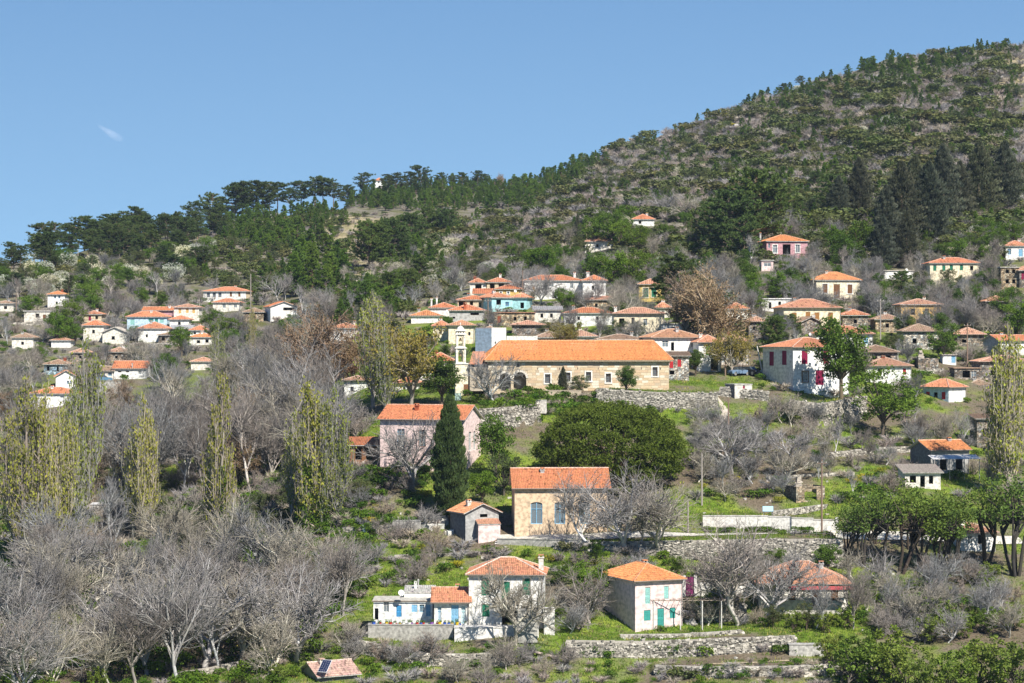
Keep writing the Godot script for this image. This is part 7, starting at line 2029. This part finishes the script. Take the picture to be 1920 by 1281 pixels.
	scatter([[440, 900], [700, 880], [720, 1000], [690, 1060], [300, 1045], [260, 960]], 17, [[6, "weed", 0.7, 1.9, 1.5, 0.1], [1.5, "scrub", 1.0, 2.0, 1.4, 0.1], [0.5, "broom", 0.6, 1.0, 1.4, 0.1], [0.5, "olive", 2.5, 4, 0.9, 0.1]], 1026, "on the open bank between poplars and pink house")
	scatter([[730, 640], [860, 640], [880, 745], [740, 748]], 15, [[4, "weed", 0.8, 1.6, 1.5, 0.1], [2, "bare", 4, 7, 0.8, 0.2], [2, "scrub", 1.2, 2.4, 1.4, 0.1], [1.5, "darktree", 2.5, 4, 0.8, 0.08]], 1027, "in the gardens below the bell tower")
	scatter([[770, 590], [1400, 560], [1400, 700], [1260, 700], [1250, 640], [900, 640], [780, 650]], 13, [[4, "weed", 0.6, 1.4, 1.5, 0.05], [4, "scrub", 1.0, 2.0, 1.4, 0.06], [1, "darktree", 2, 3.5, 0.8, 0.05]], 1028, "in the narrow lanes behind the church")
	scatter([[1400, 560], [1920, 540], [1920, 760], [1420, 740]], 16, [[4, "weed", 0.6, 1.6, 1.5, 0.05], [4, "scrub", 1.0, 2.2, 1.4, 0.08], [1.5, "brush", 2, 3.5, 1.3, 0.08], [1, "darktree", 2, 4, 0.8, 0.05]], 1029, "in the lanes of the east quarter")
	scatter([[0, 580], [500, 560], [480, 700], [0, 720]], 16, [[4, "weed", 0.6, 1.6, 1.5, 0.05], [5, "scrub", 1.0, 2.2, 1.4, 0.08], [1.5, "brush", 2, 3.5, 1.3, 0.08]], 1030, "in the lanes of the west quarter")
	scatter([[556, 402], [655, 396], [640, 445], [600, 432], [570, 470]], 10, [[4, "young", 3, 7, 0.5, 0.2], [3, "shrub", 1.5, 3, 1.4, 0.2], [2, "scrub", 1.2, 2.4, 1.4, 0.2]], 1031, "on the rim of the sandy clearing")
	scatter([[712, 430], [800, 410], [880, 490], [800, 545], [720, 540]], 12, [[3, "young", 3, 7, 0.5, 0.1], [4, "shrub", 1.8, 4, 1.4, 0.15], [4, "scrub", 1.6, 3.6, 1.4, 0.2], [0.6, "bloom", 2.5, 4, 1.0, 0.1]], 1032, "on the slope below the sandy clearing")
	scatter([[1320, 992], [1450, 996], [1570, 1003], [1570, 1008], [1320, 1000]], 9, [[3, "weed", 0.4, 1.1, 1.5, 0.1], [1, "scrub", 0.6, 1.2, 1.4, 0.1]], 1033, "at the foot of the weathered road wall")
	scatter([[596, 500], [650, 540], [700, 548], [780, 560], [770, 600], [690, 640], [600, 600]], 14, [[3, "young", 4, 8, 0.5, 0.1], [4, "shrub", 1.6, 3.5, 1.4, 0.12], [4, "scrub", 1.4, 3, 1.4, 0.15], [2, "bare", 5, 9, 0.8, 0.2], [1, "olive", 3, 5, 0.9, 0.1]], 1034, "on the grass slope under the sandy clearing")
	scatter([[780, 600], [880, 560], [1000, 540], [1250, 560], [1420, 560], [1900, 520], [1900, 740], [1620, 720], [1420, 660], [1000, 640], [800, 660]], 30, [[5, "bare", 5, 9, 0.8, 0.5], [3, "walnut", 4, 7, 1.1, 0.45], [2, "olive", 3, 5, 0.9, 0.25], [2, "green", 4, 7, 0.8, 0.22], [1.5, "darktree", 4, 7, 0.8, 0.2]], 1035, "standing close before the village houses")
	scatter([[0, 590], [480, 575], [480, 700], [0, 740]], 32, [[5, "bare", 5, 9, 0.8, 0.45], [3, "walnut", 4, 7, 1.1, 0.4], [1.5, "green", 4, 6, 0.8, 0.2]], 1036, "standing close before the western houses")
	for c in [[1488, 1186, 1142], [1548, 1186, 1146], [1590, 1178, 1130]]: put("greenbush", c[0], c[1], c[2], "fresh green bush before the wall of the red hip roof house")
	for b in [[[1062, 1228], [1492, 1219], [1492, 1228], [1062, 1237]], [[1228, 1264], [1640, 1258], [1640, 1268], [1228, 1275]], [[1118, 762], [1345, 768], [1345, 778], [1118, 770]], [[1040, 1030], [1580, 1062], [1580, 1070], [1040, 1038]], [[898, 800], [1012, 790], [1012, 800], [898, 812]], [[1480, 786], [1625, 782], [1625, 794], [1480, 800]]]:
		scatter(b, 13, [[4, "weed", 0.5, 1.5, 1.5, 0.1], [3, "scrub", 0.8, 1.8, 1.4, 0.1], [1, "shrub", 0.8, 1.6, 1.4, 0.1]], 1037 + int(b[0][0]), "at the foot of a stone terrace wall", 0.6)
	flush()
	make_grass()

func make_grass() -> void:
	var r := RandomNumberGenerator.new(); r.seed = 404
	var n1 := FastNoiseLite.new(); n1.seed = 31; n1.frequency = 0.03; n1.fractal_octaves = 4
	var n2 := FastNoiseLite.new(); n2.seed = 32; n2.frequency = 0.16; n2.fractal_octaves = 3
	var sets := [[], [], []]
	for i in 90000:
		var d := 250.0 + 200.0 * pow(r.randf(), 1.1)
		var x := r.randf_range(-1, 1) * d * 0.24
		var y := ground_h(x, d)
		var w := n1.get_noise_2d(x, d) * 2.4 + n2.get_noise_2d(x, d) * 0.9 + 0.55
		if r.randf() > clampf(w, 0.12, 1.0): continue
		sets[0 if r.randf() < 0.75 else 1 if r.randf() < 0.8 else 2].append(Transform3D(Basis(Vector3.UP, r.randf() * TAU).scaled(Vector3.ONE * r.randf_range(0.6, 1.5)), Vector3(x, y, -d)))
	var cols := [Color(0.125, 0.20, 0.03), Color(0.27, 0.25, 0.12), Color(0.45, 0.42, 0.10)]
	for k in 3:
		var mb := MB.new()
		for b in 9:
			var t := r.randf() * TAU
			var p := Vector3(r.randf_range(-0.3, 0.3), -0.03, r.randf_range(-0.3, 0.3))
			var h := r.randf_range(0.14, 0.34)
			var s := Vector3(cos(t), 0, sin(t)) * 0.05
			mb.tri(p - s, p + s, p + Vector3(sin(t) * 0.12, h, cos(t) * 0.12), jit(cols[k], 0.25, r))
		var mm := MultiMesh.new()
		mm.transform_format = MultiMesh.TRANSFORM_3D
		mm.mesh = mb.mesh()
		mm.instance_count = sets[k].size()
		for i in sets[k].size(): mm.set_instance_transform(i, sets[k][i])
		var mi := MultiMeshInstance3D.new()
		mi.name = ["grass", "dry_grass", "meadow_flowers"][k]
		mi.multimesh = mm
		mi.material_override = M.leaf
		tag(mi, ["short green spring grass on the terraces", "dry straw-coloured grass between the terraces", "tiny yellow meadow flowers in the grass"][k], "grass", "", "stuff")
		add_child(mi)

func make_view() -> void:
	var cam := Camera3D.new()
	cam.name = "camera"
	cam.position = Vector3(0, EYE, 0)
	cam.fov = rad_to_deg(2.0 * atan(640.5 / F))
	cam.near = 1.0
	cam.far = 4000.0
	cam.current = true
	add_child(cam)
	var sun := DirectionalLight3D.new()
	sun.name = "sun"
	add_child(sun)
	var az := deg_to_rad(31.0)
	var el := deg_to_rad(47.0)
	sun.look_at_from_position(Vector3(sin(az) * cos(el), sin(el), cos(az) * cos(el)) * 100.0, Vector3.ZERO)
	sun.light_energy = 1.5
	sun.light_color = Color(1.0, 0.97, 0.925)
	sun.light_angular_distance = 0.5
	sun.shadow_enabled = true
	var we := WorldEnvironment.new()
	we.name = "environment"
	var e := Environment.new()
	var sky := Sky.new()
	var sm := ProceduralSkyMaterial.new()
	sm.sky_top_color = Color(0.178, 0.330, 0.535)
	sm.sky_horizon_color = Color(0.488, 0.635, 0.755)
	sm.sky_curve = 0.13
	sm.ground_bottom_color = Color(0.25, 0.27, 0.18)
	sm.ground_horizon_color = Color(0.5, 0.6, 0.65)
	sky.sky_material = sm
	e.background_mode = Environment.BG_SKY
	e.sky = sky
	e.tonemap_mode = Environment.TONE_MAPPER_LINEAR
	e.tonemap_exposure = 1.84
	e.fog_enabled = true
	e.fog_density = 0.00005
	e.fog_light_color = Color(0.72, 0.80, 0.90)
	e.sdfgi_enabled = true
	e.ssao_enabled = true
	e.ssil_enabled = true
	we.environment = e
	add_child(we)

func _ready() -> void:
	rng.seed = 20240407
	make_view()
	make_materials()
	make_terrain_table()
	make_walls()
	make_ground()
	build_walls()
	make_road()
	make_church()
	make_houses()
	make_yard()
	make_plants()
